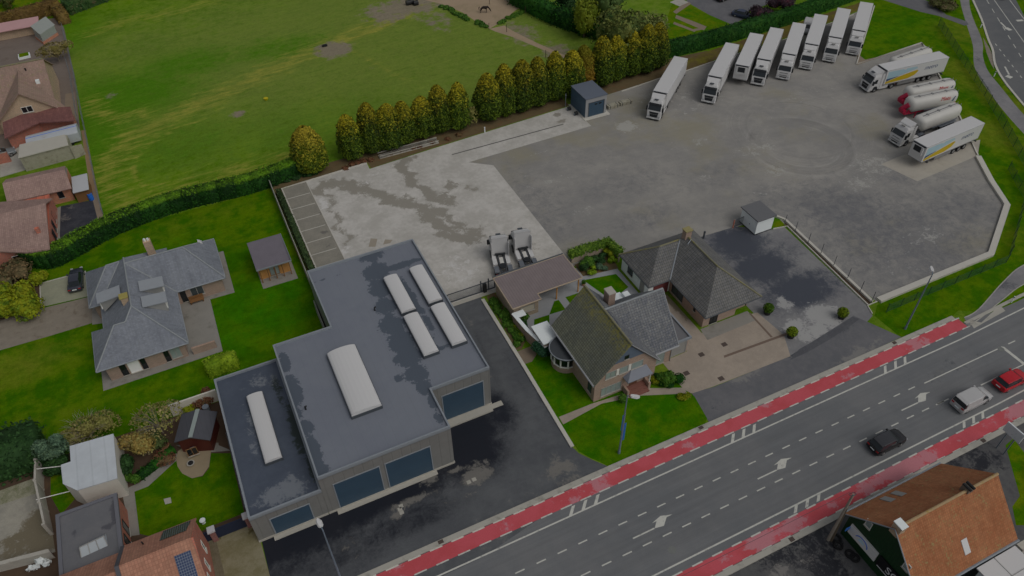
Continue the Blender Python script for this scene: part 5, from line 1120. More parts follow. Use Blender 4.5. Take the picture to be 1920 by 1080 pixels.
mb = MB(); mb.box(-11.1,-8.2,46.7,46.78,.1,1.75); o = mb.build('driveway_gate', pm('navy_gate', cv(16,22,36), .5, .1)); tag(o, 'solid dark blue gate between two white capped brick piers', 'gate')
mb = MB(); mb.box(-12.4,-11.62,46.75,46.83,.1,1.7); o = mb.build('fence_panel', pm('navy_panel', cv(18,22,34), .5, .1)); tag(o, 'narrow dark panel between salmon roofed house and brick pier', 'fence')
mb = MB(); q = GP([(0,1066),(100,1040),(104,1046),(0,1073)]); mb.prism(q, 0, 1.2); o = mb.build('yard_wall', m_conw); tag(o, 'low dark topped wall below the old concrete yard', 'wall')
# ------------------------------------------------------------------ lorries
m_tw = pm('truck_white', c(146,146,146), .5, .03, .7)
m_tw2 = pm('cab_white', c(145,145,145), .45, .04, 1)
m_tdark = pm('truck_dark_plastic', c(26,28,31), .6, .15, 3)
m_chas = pm('chassis_grey', c(48,50,54), .7, .2, 3)
m_tyre = pm('tyre_rubber', (.018,.018,.019,1), .9, .2, 4)
m_rim = pm('wheel_rim', c(92,92,92), .5, .15, 5)
m_shield = pm('windscreen', (.016,.022,.026,1), .08, .25, 1.5, .7)
m_lamp = pm('headlamp', c(128,130,132), .2, .1, 6)
m_tail = pm('tail_lamp', c(120,20,22), .4, .1)
m_fend = pm('grey_fender', c(74,78,84), .6, .1)
m_tankr = pm('raspberry_paint', c(128,26,50), .45, .12, 1.5)
m_cream = pm('silo_white', c(145,144,140), .55, .04, .6)
m_yel = pm('panel_yellow', c(140,120,14), .5, .05); m_skyb = pm('panel_sky_blue', c(116,138,146), .5, .12, .5, dirt=c(138,140,140)); m_navy = pm('panel_navy', c(44,58,86), .5, .05)
def wheel(parent, x, y, r, wd, dual=False):
    s = 1 if y > 0 else -1
    mb = MB(); mb.tube((x, y-s*wd, r), (x, y, r), r, n=18); w_ = mb.build('wheel', m_tyre, parent)
    mb = MB(); mb.tube((x, y-.02*s, r), (x, y+.015*s, r), r*.58, n=14); mb.tube((x, y+.0*s, r), (x, y+.06*s, r), r*.2, n=10); mb.build('rim', m_rim, w_); return w_
def mirror(P, y0, y1, z):
    mb = MB(); mb.box(-.62,-.42,min(y0,y1),max(y0,y1),z-.42,z+.32); mb.build('mirror', m_tdark, P)
def tractor(kind, label, group, bare=False):
    P = thing('tractor_unit', label, 'lorry cab', (0,0,0), 0, group)
    A_ = kind == 'a'
    # cab shell: stations from front to back, half width, floor, roof
    st = [(-.02,1.12,.55,1.25),(-.10,1.2,.5,1.72),(-.16,1.22,.5,1.85),(-.62,1.22,.5,2.95),(-.85,1.2,.5,3.3),(-1.25,1.16,.5,3.62 if A_ else 3.5),(-2.28,1.16,.5,3.78 if A_ else 3.62)]
    vs = []; fs = []
    for x, hw, z0, z1 in st:
        rw = hw-(.16 if z1 > 2.5 else .04)
        vs += [(x,-hw,z0),(x,-hw,min(z1-.12,2.9)),(x,-rw,z1-.05),(x,-rw+.2,z1),(x,rw-.2,z1),(x,rw,z1-.05),(x,hw,min(z1-.12,2.9)),(x,hw,z0)]
    k = 8
    for i in range(len(st)-1):
        for j in range(k-1): fs.append((i*k+j,(i+1)*k+j,(i+1)*k+j+1,i*k+j+1))
        fs.append((i*k+k-1,(i+1)*k+k-1,(i+1)*k,i*k))
    fs += [tuple(range(k)), tuple((len(st)-1)*k+j for j in range(k-1,-1,-1))]
    mb = MB(); mb.add(vs, fs); mb.build('cab', m_tw2, P, bevel=.04)
    # windscreen lies just proud of the raked front
    mb = MB(); mb.add([(-.15,-1.1,1.9),(-.15,1.1,1.9),(-.58,1.04,2.82),(-.58,-1.04,2.82),(-.19,-1.1,1.88),(-.19,1.1,1.88),(-.66,1.04,2.82),(-.66,-1.04,2.82)], [(0,1,2,3),(0,4,5,1),(1,5,6,2),(2,6,7,3),(3,7,4,0)]); 
    mb2 = MB(); mb2.v = [(x+.035,y,z) for x,y,z in mb.v]; mb2.f = mb.f; mb2.m = mb.m; mb2.build('windscreen', m_shield, P)
    mb = MB(); mb.add([(-.42,-1.12,2.72),(-.42,1.12,2.72),(-.62,1.08,3.02),(-.62,-1.08,3.02),(-.36,-1.12,2.8),(-.36,1.12,2.8),(-.54,1.08,3.08),(-.54,-1.08,3.08)],[(3,2,1,0),(4,5,6,7),(0,1,5,4),(1,2,6,5),(2,3,7,6),(3,0,4,7)]); mb.build('sun_visor', m_tdark if A_ else m_tw2, P)
    mb = MB()
    if A_:
        mb.add([(.035,-.62,.72),(.035,.62,.72),(-.06,.82,1.62),(-.06,-.82,1.62),(0,-.62,.72),(0,.62,.72),(-.12,.82,1.62),(-.12,-.82,1.62)], [(0,1,2,3),(0,4,5,1),(1,5,6,2),(2,6,7,3),(3,7,4,0)])
    else:
        for z in (1.05,1.5): mb.box(-.1,.045-.09*(z-1.0),-.72,.72,z,z+.035)
        mb.box(-.1,.06,-.6,.6,.62,.8)
    mb.build('grille', m_tdark, P)
    mb = MB(); mb.box(-.55,.07,-1.22,1.22,.38,.66); mb.build('bumper', m_tw2 if not A_ else m_tw2, P, bevel=.04)
    mb = MB(); mb.box(-.3,.05,-1.0,1.0,.26,.4); mb.build('skirt', m_tdark, P)
    for s in (-1,1): mb = MB(); mb.box(-.12,.06,s*.95-.17,s*.95+.17,.72,.98 if A_ else .9); mb.build('headlight', m_lamp, P)
    mb = MB(); mb.box(.0,.08,-.26,.26,.42,.54); mb.build('number_plate', m_whitew, P)
    for s in (-1,1):
        mb = MB(); mb.add([(-.75,s*1.235,1.75),(-1.5,s*1.235,1.75),(-1.5,s*1.235,2.5),(-.98,s*1.235,2.5),(-.75,s*1.215,1.75),(-1.5,s*1.215,1.75),(-1.5,s*1.2,2.5),(-.98,s*1.2,2.5)],[(0,1,2,3),(3,2,6,7),(0,3,7,4),(1,0,4,5)][::1]); mb.build('side_window', m_shield, P)
        mirror(P, s*1.24, s*1.5, 2.05)
        mb = MB(); mb.xz([(-.85,.5),(-1.95,.5),(-1.85,.95),(-1.6,1.15),(-1.2,1.15),(-.95,.95)], s*1.1-.13 if s>0 else -1.235, s*1.235 if s>0 else -1.1+.13); mb.build('wheel_arch', m_tdark, P)
        # fairing behind the cab and side skirt
        mb = MB(); mb.box(-2.85,-2.3,min(s*1.14,s*1.2),max(s*1.14,s*1.2),1.0,3.4 if A_ else 3.3); mb.build('side_deflector', m_tw2, P)
        mb = MB(); mb.box(-4.2,-2.3,min(s*.62,s*1.2),max(s*.62,s*1.2),.42,1.02); mb.build('tank_fairing', m_tw2, P, bevel=.04)
        wheel(P, -1.42, s*1.2, .5, .33); wheel(P, -5.1, s*1.22, .5, .62)
        mb = MB(); mb.xz([(-5.75,.75),(-5.75,.95),(-5.5,1.12),(-4.75,1.12),(-4.5,.95),(-4.45,.75),(-4.5,.75),(-4.75,1.06),(-5.5,1.06),(-5.7,.75)], min(s*.6,s*1.24), max(s*.6,s*1.24)); mb.build('fender', m_fend, P)
    # roof spoiler
    mb = MB(); mb.add([(-1.2,-1.02,3.55),(-1.2,1.02,3.55),(-2.3,1.14,4.0),(-2.3,-1.14,4.0),(-2.25,1.14,3.5),(-2.25,-1.14,3.5)],[(0,1,2,3),(0,3,5),(1,4,2),(3,2,4,5)]); mb.build('roof_spoiler', m_tw2, P)
    mb = MB(); mb.box(-1.05,-.72,-.32,.32,3.42,3.52) if not A_ else mb.box(-1.15,-.8,-.34,.34,3.52,3.60); mb.build('roof_hatch', m_trimd if A_ else m_frameg, P)
    mb = MB(); mb.box(-6.0,-2.2,-.48,-.28,.72,1.0); mb.box(-6.0,-2.2,.28,.48,.72,1.0)
    for x in (-3.2,-4.3,-5.8): mb.box(x-.1,x+.1,-.28,.28,.74,.96)
    mb.build('chassis', m_chas, P)
    mb = MB(); mb.tube((-4.75,0,1.06),(-4.75,0,1.18),.5,n=14); mb.build('fifth_wheel', m_tdark, P)
    mb = MB(); mb.box(-6.02,-5.96,-1.1,-.7,.6,.78); mb.build('tail_light', m_tail, P); mb = MB(); mb.box(-6.02,-5.96,.7,1.1,.6,.78); mb.build('tail_light', m_tail, P)
    if bare:
        mb = MB(); mb.box(-4.2,-2.9,-.26,.26,1.02,1.06); mb.build('deck_plate', m_cream, P)
        mb = MB(); mb.tube((-2.5,-.7,1.3),(-2.5,.7,1.3),.16,n=8); mb.build('air_lines', m_tdark, P)
    return P
def bogie(P, xs, s_y=1.2):
    for x in xs:
        for s in (-1,1): wheel(P, x, s*s_y, .5, .4)
        mb = MB(); mb.tube((x,-.95,.5),(x,.95,.5),.1); mb.build('axle', m_chas, P)
def box_trailer(label, group, metro=False, unit='front'):
    P = thing('box_trailer', label, 'trailer', (0,0,0), 0, group)
    mb = MB(); mb.box(-13.6,0,-1.28,1.28,1.22,4.0); mb.build('body', m_tw, P, bevel=.05)
    mb = MB(); mb.box(-13.62,.02,-1.295,1.295,1.12,1.26); mb.build('floor_rail', m_rim, P)
    mb = MB(); mb.box(-13.64,.02,-1.29,1.29,3.93,3.97); mb.build('top_rail', m_trim, P)
    mb = MB(); mb.box(.0,.32,-.95,.95,2.3,3.75); u = mb.build('cooling_unit', m_tw2 if not metro else m_tw2, P, bevel=.04)
    mb = MB(); mb.box(.3,.35,-.62,.62,2.75,3.7); mb.build('cooling_grille', m_tdark, u)
    mb = MB(); mb.box(.0,.2,-1.1,1.1,3.78,3.9); mb.build('cable_bar', m_tdark, u)
    mb = MB(); mb.box(-13.2,-.6,-.5,-.35,.85,1.15); mb.box(-13.2,-.6,.35,.5,.85,1.15); mb.build('chassis', m_chas, P)
    bogie(P, (-8.1,-9.4,-10.7))
    for s in (-1,1):
        mb = MB(); mb.box(-2.7,-2.5,s*.75-.08,s*.75+.08,.05,1.1); mb.box(-2.8,-2.4,s*.75-.14,s*.75+.14,.0,.06); mb.build('landing_leg', m_chas, P)
        mb = MB(); mb.box(-7.3,-3.4,min(s*.7,s*1.22),max(s*.7,s*1.22),.45,1.05); mb.build('pallet_box', m_rim, P, bevel=.03)
        mb = MB(); mb.box(-13.66,-13.6,min(s*.04,s*1.2),max(s*.04,s*1.2),1.3,3.9); mb.build('rear_door', m_tw2, P)
    mb = MB(); mb.box(-13.66,-13.5,-1.25,1.25,.5,.7); mb.build('bumper', m_chas, P)
    if metro:
        for s in (-1,1):
            y = s*1.285
            def panel(pts, m, nm, d):
                mb = MB(); vs = [(x, y+s*d, z) for x, z in pts]+[(x, y, z) for x, z in pts]; n = len(pts)
                f1 = tuple(range(n)); f2 = tuple(range(2*n-1,n-1,-1)); mb.add(vs, [f1, f2]+[(i,n+i,n+(i+1)%n,(i+1)%n) for i in range(n)]); mb.build(nm, m, P)
            panel([(-.35,2.2),(-1.2,2.25),(-3,2.45),(-4.5,2.7),(-6.4,3.05),(-6.9,3.2),(-6.6,3.55),(-4.4,3.6),(-4.3,3.45),(-3.9,3.4),(-3.6,3.6),(-.35,3.65)], m_skyb, 'sky_picture', .003)
            panel([(-.35,1.75),(-1.2,1.98),(-3.2,2.4),(-.35,2.25)], m_navy, 'sea_picture', .006)
            panel([(-.3,1.35),(-5.2,1.5),(-6.6,1.9),(-7.3,2.6),(-6.9,2.85),(-4.8,2.55),(-2.6,2.2),(-.3,1.7)], m_yel, 'field_picture', .009)
            t = text3d('metro', 1.15, m_navy, P, shear=.25)
            rot = Matrix(((s*-1,0,0,0),(0,0,s*1.0,0),(0,1,0,0),(0,0,0,1)))
            t.matrix_local = Matrix.Translation((-10.0, y+s*.006, 2.85)) @ rot
    return P
def silo(label, group, red=False):
    P = thing('tank_trailer', label, 'tanker trailer', (0,0,0), 0, group)
    n = 16; rings = [(0,.55,2.75),(-.25,1.0,2.6),(-.7,1.26,2.5),(-8.6,1.26,2.5),(-9.3,1.1,2.55),(-9.7,.6,2.65)] 
    vs = []
    for x, r, zc in rings:
        for k in range(n):
            t = 2*PI*k/n; z = math.sin(t); y_ = math.cos(t); vs.append((x, r*math.copysign(abs(y_)**.6, y_), zc+r*math.copysign(abs(z)**.72, z)*.98))
    fs = [(i*n+j,(i+1)*n+j,(i+1)*n+(j+1)%n,i*n+(j+1)%n) for i in range(len(rings)-1) for j in range(n)]+[tuple(range(n)), tuple((len(rings)-1)*n+j for j in range(n-1,-1,-1))]
    mb = MB(); mb.add(vs, fs); mb.build('tank', m_cream, P, smooth=True)
    for x0, x1 in ((-.6,-3.2),(-3.2,-5.9),(-5.9,-8.8)):      # discharge cones
        xm = (x0+x1)/2; mb = MB(); mb.add([(x0,-1.235,2.45),(x0,1.235,2.45),(x1,1.235,2.45),(x1,-1.235,2.45),(xm+.3,-.25,.95),(xm+.3,.25,.95),(xm-.3,.25,.95),(xm-.3,-.25,.95)],[(0,1,5,4),(1,2,6,5),(2,3,7,6),(3,0,4,7),(4,5,6,7)]); mb.build('hopper', m_cream if not red else m_cream, P)
    mb = MB(); mb.box(-9.2,-.9,-.12,.12,3.68,3.74); mb.box(-9.0,-1.0,-.55,-.5,3.72,4.05) if False else mb.box(-9.1,-1.0,.3,.34,3.6,3.72); mb.build('catwalk', m_rim, P)
    for x in (-2,-4.6,-7.4): mb = MB(); mb.tube((x,0,3.66),(x,0,3.8),.26,n=12); mb.build('manhole', m_rim, P)
    fm = m_tankr if red else m_chas
    mb = MB()
    for s in (-1,1): mb.box(-9.6,.6,s*.62-.08,s*.62+.08,1.0,1.2)
    for s in (-1,1): mb.add([(-.9,s*.62-.08,1.2),(-.9,s*.62+.08,1.2),(.2,s*.62+.08,1.2),(.2,s*.62-.08,1.2),(-.5,s*.62-.06,2.3),(-.5,s*.62+.06,2.3),(-.35,s*.62+.06,2.3),(-.35,s*.62-.06,2.3)],[(0,1,5,4),(1,2,6,5),(2,3,7,6),(3,0,4,7),(4,5,6,7)])
    mb.box(.4,.6,-.6,.6,1.0,1.2); mb.build('frame', fm, P)
    bogie(P, (-5.6,-6.9,-8.2))
    for s in (-1,1):
        mb = MB(); mb.box(-1.9,-1.75,s*.7-.07,s*.7+.07,.0,1.05); mb.build('landing_leg', fm, P)
        mb = MB(); mb.box(-8.9,-4.9,min(s*.75,s*1.25),max(s*.75,s*1.25),1.04,1.1); mb.build('mudguard', m_fend, P)
        mb = MB(); mb.tube((-8.8,s*1.0,1.45),(-3.0,s*1.0,1.45),.12,n=8); mb.build('hose_tube', m_fend, P)
    mb = MB()
    for k in range(7): mb.box(-9.82,-9.76,-.3,.3,1.2+.35*k,1.24+.35*k)
    mb.box(-9.84,-9.76,-.34,-.3,1.0,3.7); mb.box(-9.84,-9.76,.3,.34,1.0,3.7); mb.build('ladder', m_rim, P)
    if red:
        mb = MB(); mb.tube((.55,-.25,1.75),(-.1,.35,2.65),.42,n=14); mb.tube((.45,.5,1.5),(.45,-.7,1.5),.32,n=12); mb.build('blower_drum', m_tankr, P, smooth=False)
        mb = MB(); mb.box(-9.75,-8.0,-1.2,1.2,1.2,1.5); mb.build('rear_apron', m_tankr, P)
        for s in (-1,1):
            t = text3d('Maes', .95, pm('red_lettering', c(140,40,44), .5, .05) if s < 0 else bpy.data.materials['red_lettering'], P, shear=.3)
            a = math.radians(16); 
            ux = Matrix(((-s,0,0,0),(0,-s*math.sin(a)*1.0,s*math.cos(a),0),(0,math.cos(a),math.sin(a),0),(0,0,0,1)))
            t.matrix_local = Matrix.Translation((-6.6, s*1.235, 3.08)) @ ux
            mb = MB(); mb.add([(-8.0,s*1.275,2.35),(-8.4,s*1.275,2.35),(-8.75,s*1.2,3.2),(-8.5,s*1.235,3.2)],[(0,1,2,3)] if s < 0 else [(3,2,1,0)]); mb.build('stripe', m_navy, P)
    return P
def place(o, x, y, deg, label=None, group=None):
    o.location = (x, y, 0); o.rotation_euler = (0, 0, math.radians(deg))
    if label: o['label'] = label
    if group: o['group'] = group
    return o
GL = 'white lorries parked in a slanting row'; GT = 'white box trailers parked in a slanting row'
ta = tractor('a', '', GL); tb = tractor('b', '', GL); bt = box_trailer('', GT); bm_ = box_trailer('', 'trailers with a picture on the side', True)
used = {}
def get(o):
    if o.name in used: return dup(o)
    used[o.name] = 1; return o
row = [(82.96,103.82,-139.6,'a','leftmost of the slanting row, apart from the rest'),(94.67,103.99,-140.0,'a','second from the left in the slanting row'),(101.3,105.2,-139.2,None,'third in the slanting row, without a cab'),
       (106.27,105.29,-139.3,'a','fourth in the slanting row, with the dark grille cab'),(111.57,105.04,-138.5,'b','fifth in the slanting row'),(117.98,106.08,-139.0,'b','sixth in the slanting row, the small van behind it'),
       (124.0,106.19,-139.6,'b','seventh in the slanting row, second from the lawn'),(130.07,106.29,-140.0,'b','last in the slanting row, right beside the lawn kerb')]
for x, y, a, k, lb in row:
    d = Vector((math.cos(math.radians(a)), math.sin(math.radians(a))))
    f = Vector((x, y))+d*13.6
    place(get(bt), f.x, f.y, a, 'white box trailer, '+lb, GT)
    if k:
        p = f+d*2.95
        place(get(ta if k == 'a' else tb), p.x, p.y, a, ('white dark-grilled lorry cab, ' if k == 'a' else 'white pale-fronted lorry cab, ')+lb.replace(', with the dark grille cab',''), GL)
GM = 'trailers with a picture on the side'
a = 174.8; d = Vector((math.cos(math.radians(a)), math.sin(math.radians(a)))); f = Vector((126.12,83.1))+d*13.6
place(get(bm_), f.x, f.y, a, 'white trailer with yellow and blue picture, coupled behind a cab', GM)
p = f+d*2.95; place(get(ta), p.x, p.y, a, 'white lorry cab pulling the trailer with the yellow picture', 'lorry cabs on the right of the yard')
a = -175.9; d = Vector((math.cos(math.radians(a)), math.sin(math.radians(a)))); f = Vector((113.13,64.56))+d*13.6
place(get(bm_), f.x, f.y, a, 'white trailer with yellow and blue picture, standing without cab on the concrete slab', GM)
GS = 'tank trailers on the right of the yard'
sw = silo('', GS); sr = silo('', GS, True)
place(get(sw), 117.1, 86.2, -176.5, 'white tank trailer half hidden behind the trailer with yellow picture', GS)
place(get(sw), 105.6, 69.45, -176.9, 'white tank trailer hitched to the cab with pale front', GS)
place(get(sr), 111.4, 77.3, 173.2, 'white tank trailer with red drum, the farther of the two with red lettering', GS)
place(get(sr), 109.0, 74.7, 172.4, 'white tank trailer with red drum, the nearer of the two with red lettering', GS)
place(get(tb), 101.2, 69.1, -176.9, 'white lorry cab hitched to the all white tank trailer', 'lorry cabs on the right of the yard')
GB = 'lorry cabs without trailers on the pale concrete'
tc = tractor('a', 'white cab without trailer on the pale concrete, left of two', GB, True)
q1 = G(924,446,0); 
f1 = G(934,440,3.7)[:2]; r1 = G(946,512,.9)[:2]; an = math.degrees(math.atan2(f1[1]-r1[1], f1[0]-r1[0]))
place(tc, r1[0]+6.0*math.cos(math.radians(an)), r1[1]+6.0*math.sin(math.radians(an)), an)
r2 = G(993,500,.9)[:2]; f2 = G(975,428,3.7)[:2]; an2 = math.degrees(math.atan2(f2[1]-r2[1], f2[0]-r2[0]))
place(dup(tc), r2[0]+6.0*math.cos(math.radians(an2)), r2[1]+6.0*math.sin(math.radians(an2)), an2, 'white cab without trailer on the pale concrete, right of two', GB)

m_cblack = pm('black_car_paint', (.012,.012,.014,1), .2, .1, 1, .6); m_cgrey = pm('dark_grey_roof', c(40,41,44), .25, .08, 1, .6)
m_cred = pm('red_car_paint', c(132,16,26), .25, .06, 1, .6); m_cwhite = pm('white_car_paint', c(132,132,132), .3, .04, 1, .5); m_canth = pm('anthracite_car_paint', c(40,42,50), .22, .1, 1, .6); m_csil = pm('silver_car_paint', c(86,90,92), .25, .1, 1, .6)
# ------------------------------------------------------------------ cars
def car(label, paint, st, gh, roof, name='car', cat='car', wheels=(.85,3.35), r=.33, hw=.9, rear_lamp=True, van=False):
    """st: body stations (x, half width, top z); gh: glass stations (x, half width low, half width top, z low, z top)"""
    P = thing(name, label, cat, (0,0,0), 0)
    k = 9; vs = []; fs = []
    for x, w_, zt, zb in st:
        vs += [(x,-w_*.92,zb),(x,-w_,zb+.14),(x,-w_*1.0,zt*.62),(x,-w_*.97,zt-.07),(x,0-w_*.82,zt),(x,w_*.82,zt),(x,w_*.97,zt-.07),(x,w_,zt*.62),(x,w_,zb+.14),(x,w_*.92,zb)]
    k = 10
    for i in range(len(st)-1):
        for j in range(k): fs.append((i*k+j,i*k+(j+1)%k,(i+1)*k+(j+1)%k,(i+1)*k+j))
    fs += [tuple(range(k-1,-1,-1)), tuple((len(st)-1)*k+j for j in range(k))]
    mb = MB(); mb.add(vs, fs); mb.build('body', paint, P, smooth=True)
    vs = []; fs = []
    for x, w0, w1, z0, z1 in gh: vs += [(x,-w0,z0),(x,-w1,z1),(x,w1,z1),(x,w0,z0)]
    for i in range(len(gh)-1):
        for j in range(3): fs.append((i*4+j,i*4+j+1,(i+1)*4+j+1,(i+1)*4+j))
    fs += [(3,2,1,0), tuple((len(gh)-1)*4+j for j in range(4))]
    mb = MB(); mb.add(vs, fs); mb.build('windows', m_shield, P)
    vs = []
    for x, w_, z in roof: vs += [(x,-w_,z-.05),(x,-w_*.9,z+.02),(x,w_*.9,z+.02),(x,w_,z-.05)]
    fs = [(i*4+j,i*4+j+1,(i+1)*4+j+1,(i+1)*4+j) for i in range(len(roof)-1) for j in range(3)]+[(0,1,2,3)[::-1], tuple((len(roof)-1)*4+j for j in range(4))]+[(i*4,(i+1)*4,(i+1)*4+3,i*4+3) for i in range(len(roof)-1)]
    mb = MB(); mb.add(vs, fs); mb.build('roof', m_cgrey if paint is m_cblack else paint, P, smooth=False)
    L0 = st[0][0]; L1 = st[-1][0]
    for xw in wheels:
        for s in (-1,1): wheel(P, xw, s*(hw-.01), r, .22)
    for s in (-1,1):
        mb = MB(); mb.box(L0-.02,L0+.12,s*(hw-.28)-.16,s*(hw-.28)+.16,st[1][2]*.72,st[1][2]*.9); mb.build('tail_light', m_tail, P)
        mb = MB(); mb.box(L1-.14,L1+.015,s*(hw-.3)-.17,s*(hw-.3)+.17,.58,.74); mb.build('headlight', m_lamp, P)
        gx = gh[-1][0]-.25; mb = MB(); mb.box(gx-.1,gx+.1,min(s*hw,s*(hw+.18)),max(s*hw,s*(hw+.18)),gh[-1][3]+.02,gh[-1][3]+.17); mb.build('mirror', paint, P)
        for a_, b_ in zip(gh[1:-1], gh[2:]): pass
    mb = MB(); mb.box(L0-.05,L0+.05,-.27,.27,.62,.74); mb.build('number_plate', m_whitew, P)
    return P
SUV = ([(0,.8,.95,.35),(.08,.88,1.02,.25),(.5,.9,1.06,.22),(2.0,.91,1.06,.2),(3.1,.91,1.04,.22),(3.9,.88,.94,.25),(4.25,.74,.78,.3)],
       [(.12,.82,.6,1.0,1.05),(.55,.86,.7,1.02,1.5),(1.2,.87,.72,1.03,1.58),(2.3,.87,.72,1.03,1.56),(3.15,.84,.64,1.0,1.04)], [(.45,.66,1.5),(.8,.7,1.57),(1.6,.72,1.6),(2.4,.7,1.56)])
o = car('black sport utility car driving on the near lane of the main road', m_cblack, *SUV); place(o, 54.3, 26.0, 0)
o = car('red hatchback driving ahead of the white van at the right edge', m_cred, *SUV); place(o, 73.5, 26.1, 0)
VAN = ([(0,.84,1.05,.35),(.05,.9,1.2,.25),(.4,.92,1.3,.22),(2.4,.92,1.28,.2),(3.5,.91,1.15,.22),(4.4,.88,.98,.25),(4.85,.74,.8,.3)],
       [(.03,.84,.72,1.1,1.25),(.12,.86,.74,1.15,1.72),(.6,.88,.76,1.2,1.82),(3.0,.88,.74,1.2,1.8),(3.9,.84,.64,1.08,1.12)], [(.12,.76,1.76),(.5,.82,1.86),(2.0,.82,1.9),(2.9,.78,1.85),(3.3,.7,1.62)])
o = car('white delivery van driving between the black car and the red hatchback', m_cwhite, *VAN, name='delivery_van', cat='van', wheels=(.95,3.85), r=.34, hw=.92); place(o, 66.85, 26.05, 0)
for s in (-1,1): mb = MB(); mb.add([(.2,s*.915,1.1),(2.75,s*.915,1.1),(2.7,s*.82,1.84),(.35,s*.82,1.84),(.2,s*.86,1.1),(2.75,s*.86,1.1),(2.7,s*.7,1.84),(.35,s*.7,1.84)],[(0,1,2,3),(3,2,6,7),(1,5,6,2),(0,3,7,4)]); mb.build('side_panel', m_cwhite, o)
COUPE = ([(0,.74,.88,.35),(.1,.86,.92,.25),(.6,.9,.95,.2),(2.1,.91,.93,.18),(3.3,.9,.9,.2),(4.2,.86,.8,.24),(4.6,.68,.66,.3)],
         [(.35,.78,.62,.9,.94),(1.2,.84,.64,.92,1.36),(2.0,.85,.66,.92,1.4),(2.6,.84,.64,.92,1.37),(3.35,.82,.62,.88,.92)], [(1.05,.62,1.32),(1.6,.66,1.41),(2.2,.66,1.41),(2.65,.62,1.35)])
o = car('dark grey car parked nose to the hedge on the pale bungalow pad', m_canth, *COUPE, wheels=(.9,3.7)); place(o, -22.0, 91.15, 84)
o = car('silver car cut off by the left edge beside the brick wall', m_csil, *COUPE, wheels=(.9,3.7)); place(o, -33.6, 131.3, 12)
o = car('white car cut off by the right edge beside the grass strip', m_cwhite, *COUPE, wheels=(.9,3.7)); place(o, G(1945,872)[0], G(1945,872)[1], -120)
q = G(1886,0); o = car('silver car leaving the picture on the far road, top right', m_csil, *COUPE, wheels=(.9,3.7)); place(o, q[0], q[1], 96)
q = G(1514,52); o = car('small white van showing from behind the sixth trailer', m_cwhite, *VAN, name='delivery_van', cat='van', wheels=(.95,3.85), r=.34, hw=.92); place(o, q[0]+.8, q[1]+.8, -140)
q = G(1352,2); o = car('dark car at the top edge on the neighbouring tarmac', m_cblack, *COUPE, wheels=(.9,3.7)); place(o, q[0]-1, q[1], 10)
q = G(1392,30); o = car('small dark blue car behind the clipped hedge', pm('blue_car_paint', c(40,46,62), .25, .1), *COUPE, wheels=(.9,3.7)); place(o, q[0]-1.5, q[1]+1.5, -60)
# ------------------------------------------------------------------ foliage
def leaf_mesh(name, P, Nn, size, mat, jit=.8, aspect=1.0, core=None):
    n = len(P); r = RNG
    Nn = Nn/np.maximum(np.linalg.norm(Nn, axis=1, keepdims=True), 1e-6)
    d = Nn+r.normal(size=(n,3))*jit*.6; d /= np.linalg.norm(d, axis=1, keepdims=True)
    a = np.cross(d, r.normal(size=(n,3))); a /= np.linalg.norm(a, axis=1, keepdims=True); b = np.cross(d, a)
    s = (size*(.6+.8*r.random(n)))[:,None]
    v = np.stack([P+a*s*.5*aspect, P+b*s*.5, P-a*s*.5*aspect, P-b*s*.5], 1).reshape(-1, 3)
    f = np.arange(4*n).reshape(-1, 4)
    cv_, cf = core if core else (np.zeros((0,3)), [])
    me = bpy.data.meshes.new(name)
    nv = len(v)+len(cv_); me.vertices.add(nv); me.vertices.foreach_set('co', np.concatenate([v, cv_]).ravel() if len(cv_) else v.ravel())
    cf = [np.array(q)+len(v) for q in cf]
    loops = np.concatenate([f.ravel()]+[q for q in cf]) if len(cf) else f.ravel()
    tot = np.concatenate([np.full(n, 4), np.array([len(q) for q in cf], dtype=int)]) if len(cf) else np.full(n, 4)
    st = np.concatenate([[0], np.cumsum(tot)[:-1]])
    me.loops.add(len(loops)); me.loops.foreach_set('vertex_index', loops.astype(np.int32))
    me.polygons.add(len(tot)); me.polygons.foreach_set('loop_start', st.astype(np.int32))
    try: me.polygons.foreach_set('loop_total', tot.astype(np.int32))
    except Exception: pass
    me.materials.append(mat); me.update(calc_edges=True); me.validate()
    return me
def lump(P, k, amp, seed):             # cheap smooth 3-D lumpiness in [-amp, amp]
    r = np.random.default_rng(seed); o = np.zeros(len(P))
    for i in range(5):
        w_ = r.normal(size=3)*k*(1+.5*i); o += np.sin(P@w_+r.random()*6.28)/(1+.4*i)
    return o*amp/2.2
def icos(fn, nu=18, nv=12):            # closed lumpy shell from a direction -> point function
    vs = []; fs = []
    for j in range(nv+1):
        for i in range(nu): vs.append((2*PI*i/nu, PI*j/nv))
    V = fn(np.array(vs))
    for j in range(nv):
        for i in range(nu): fs.append((j*nu+i, (j+1)*nu+i, (j+1)*nu+(i+1)%nu, j*nu+(i+1)%nu))
    return V, fs
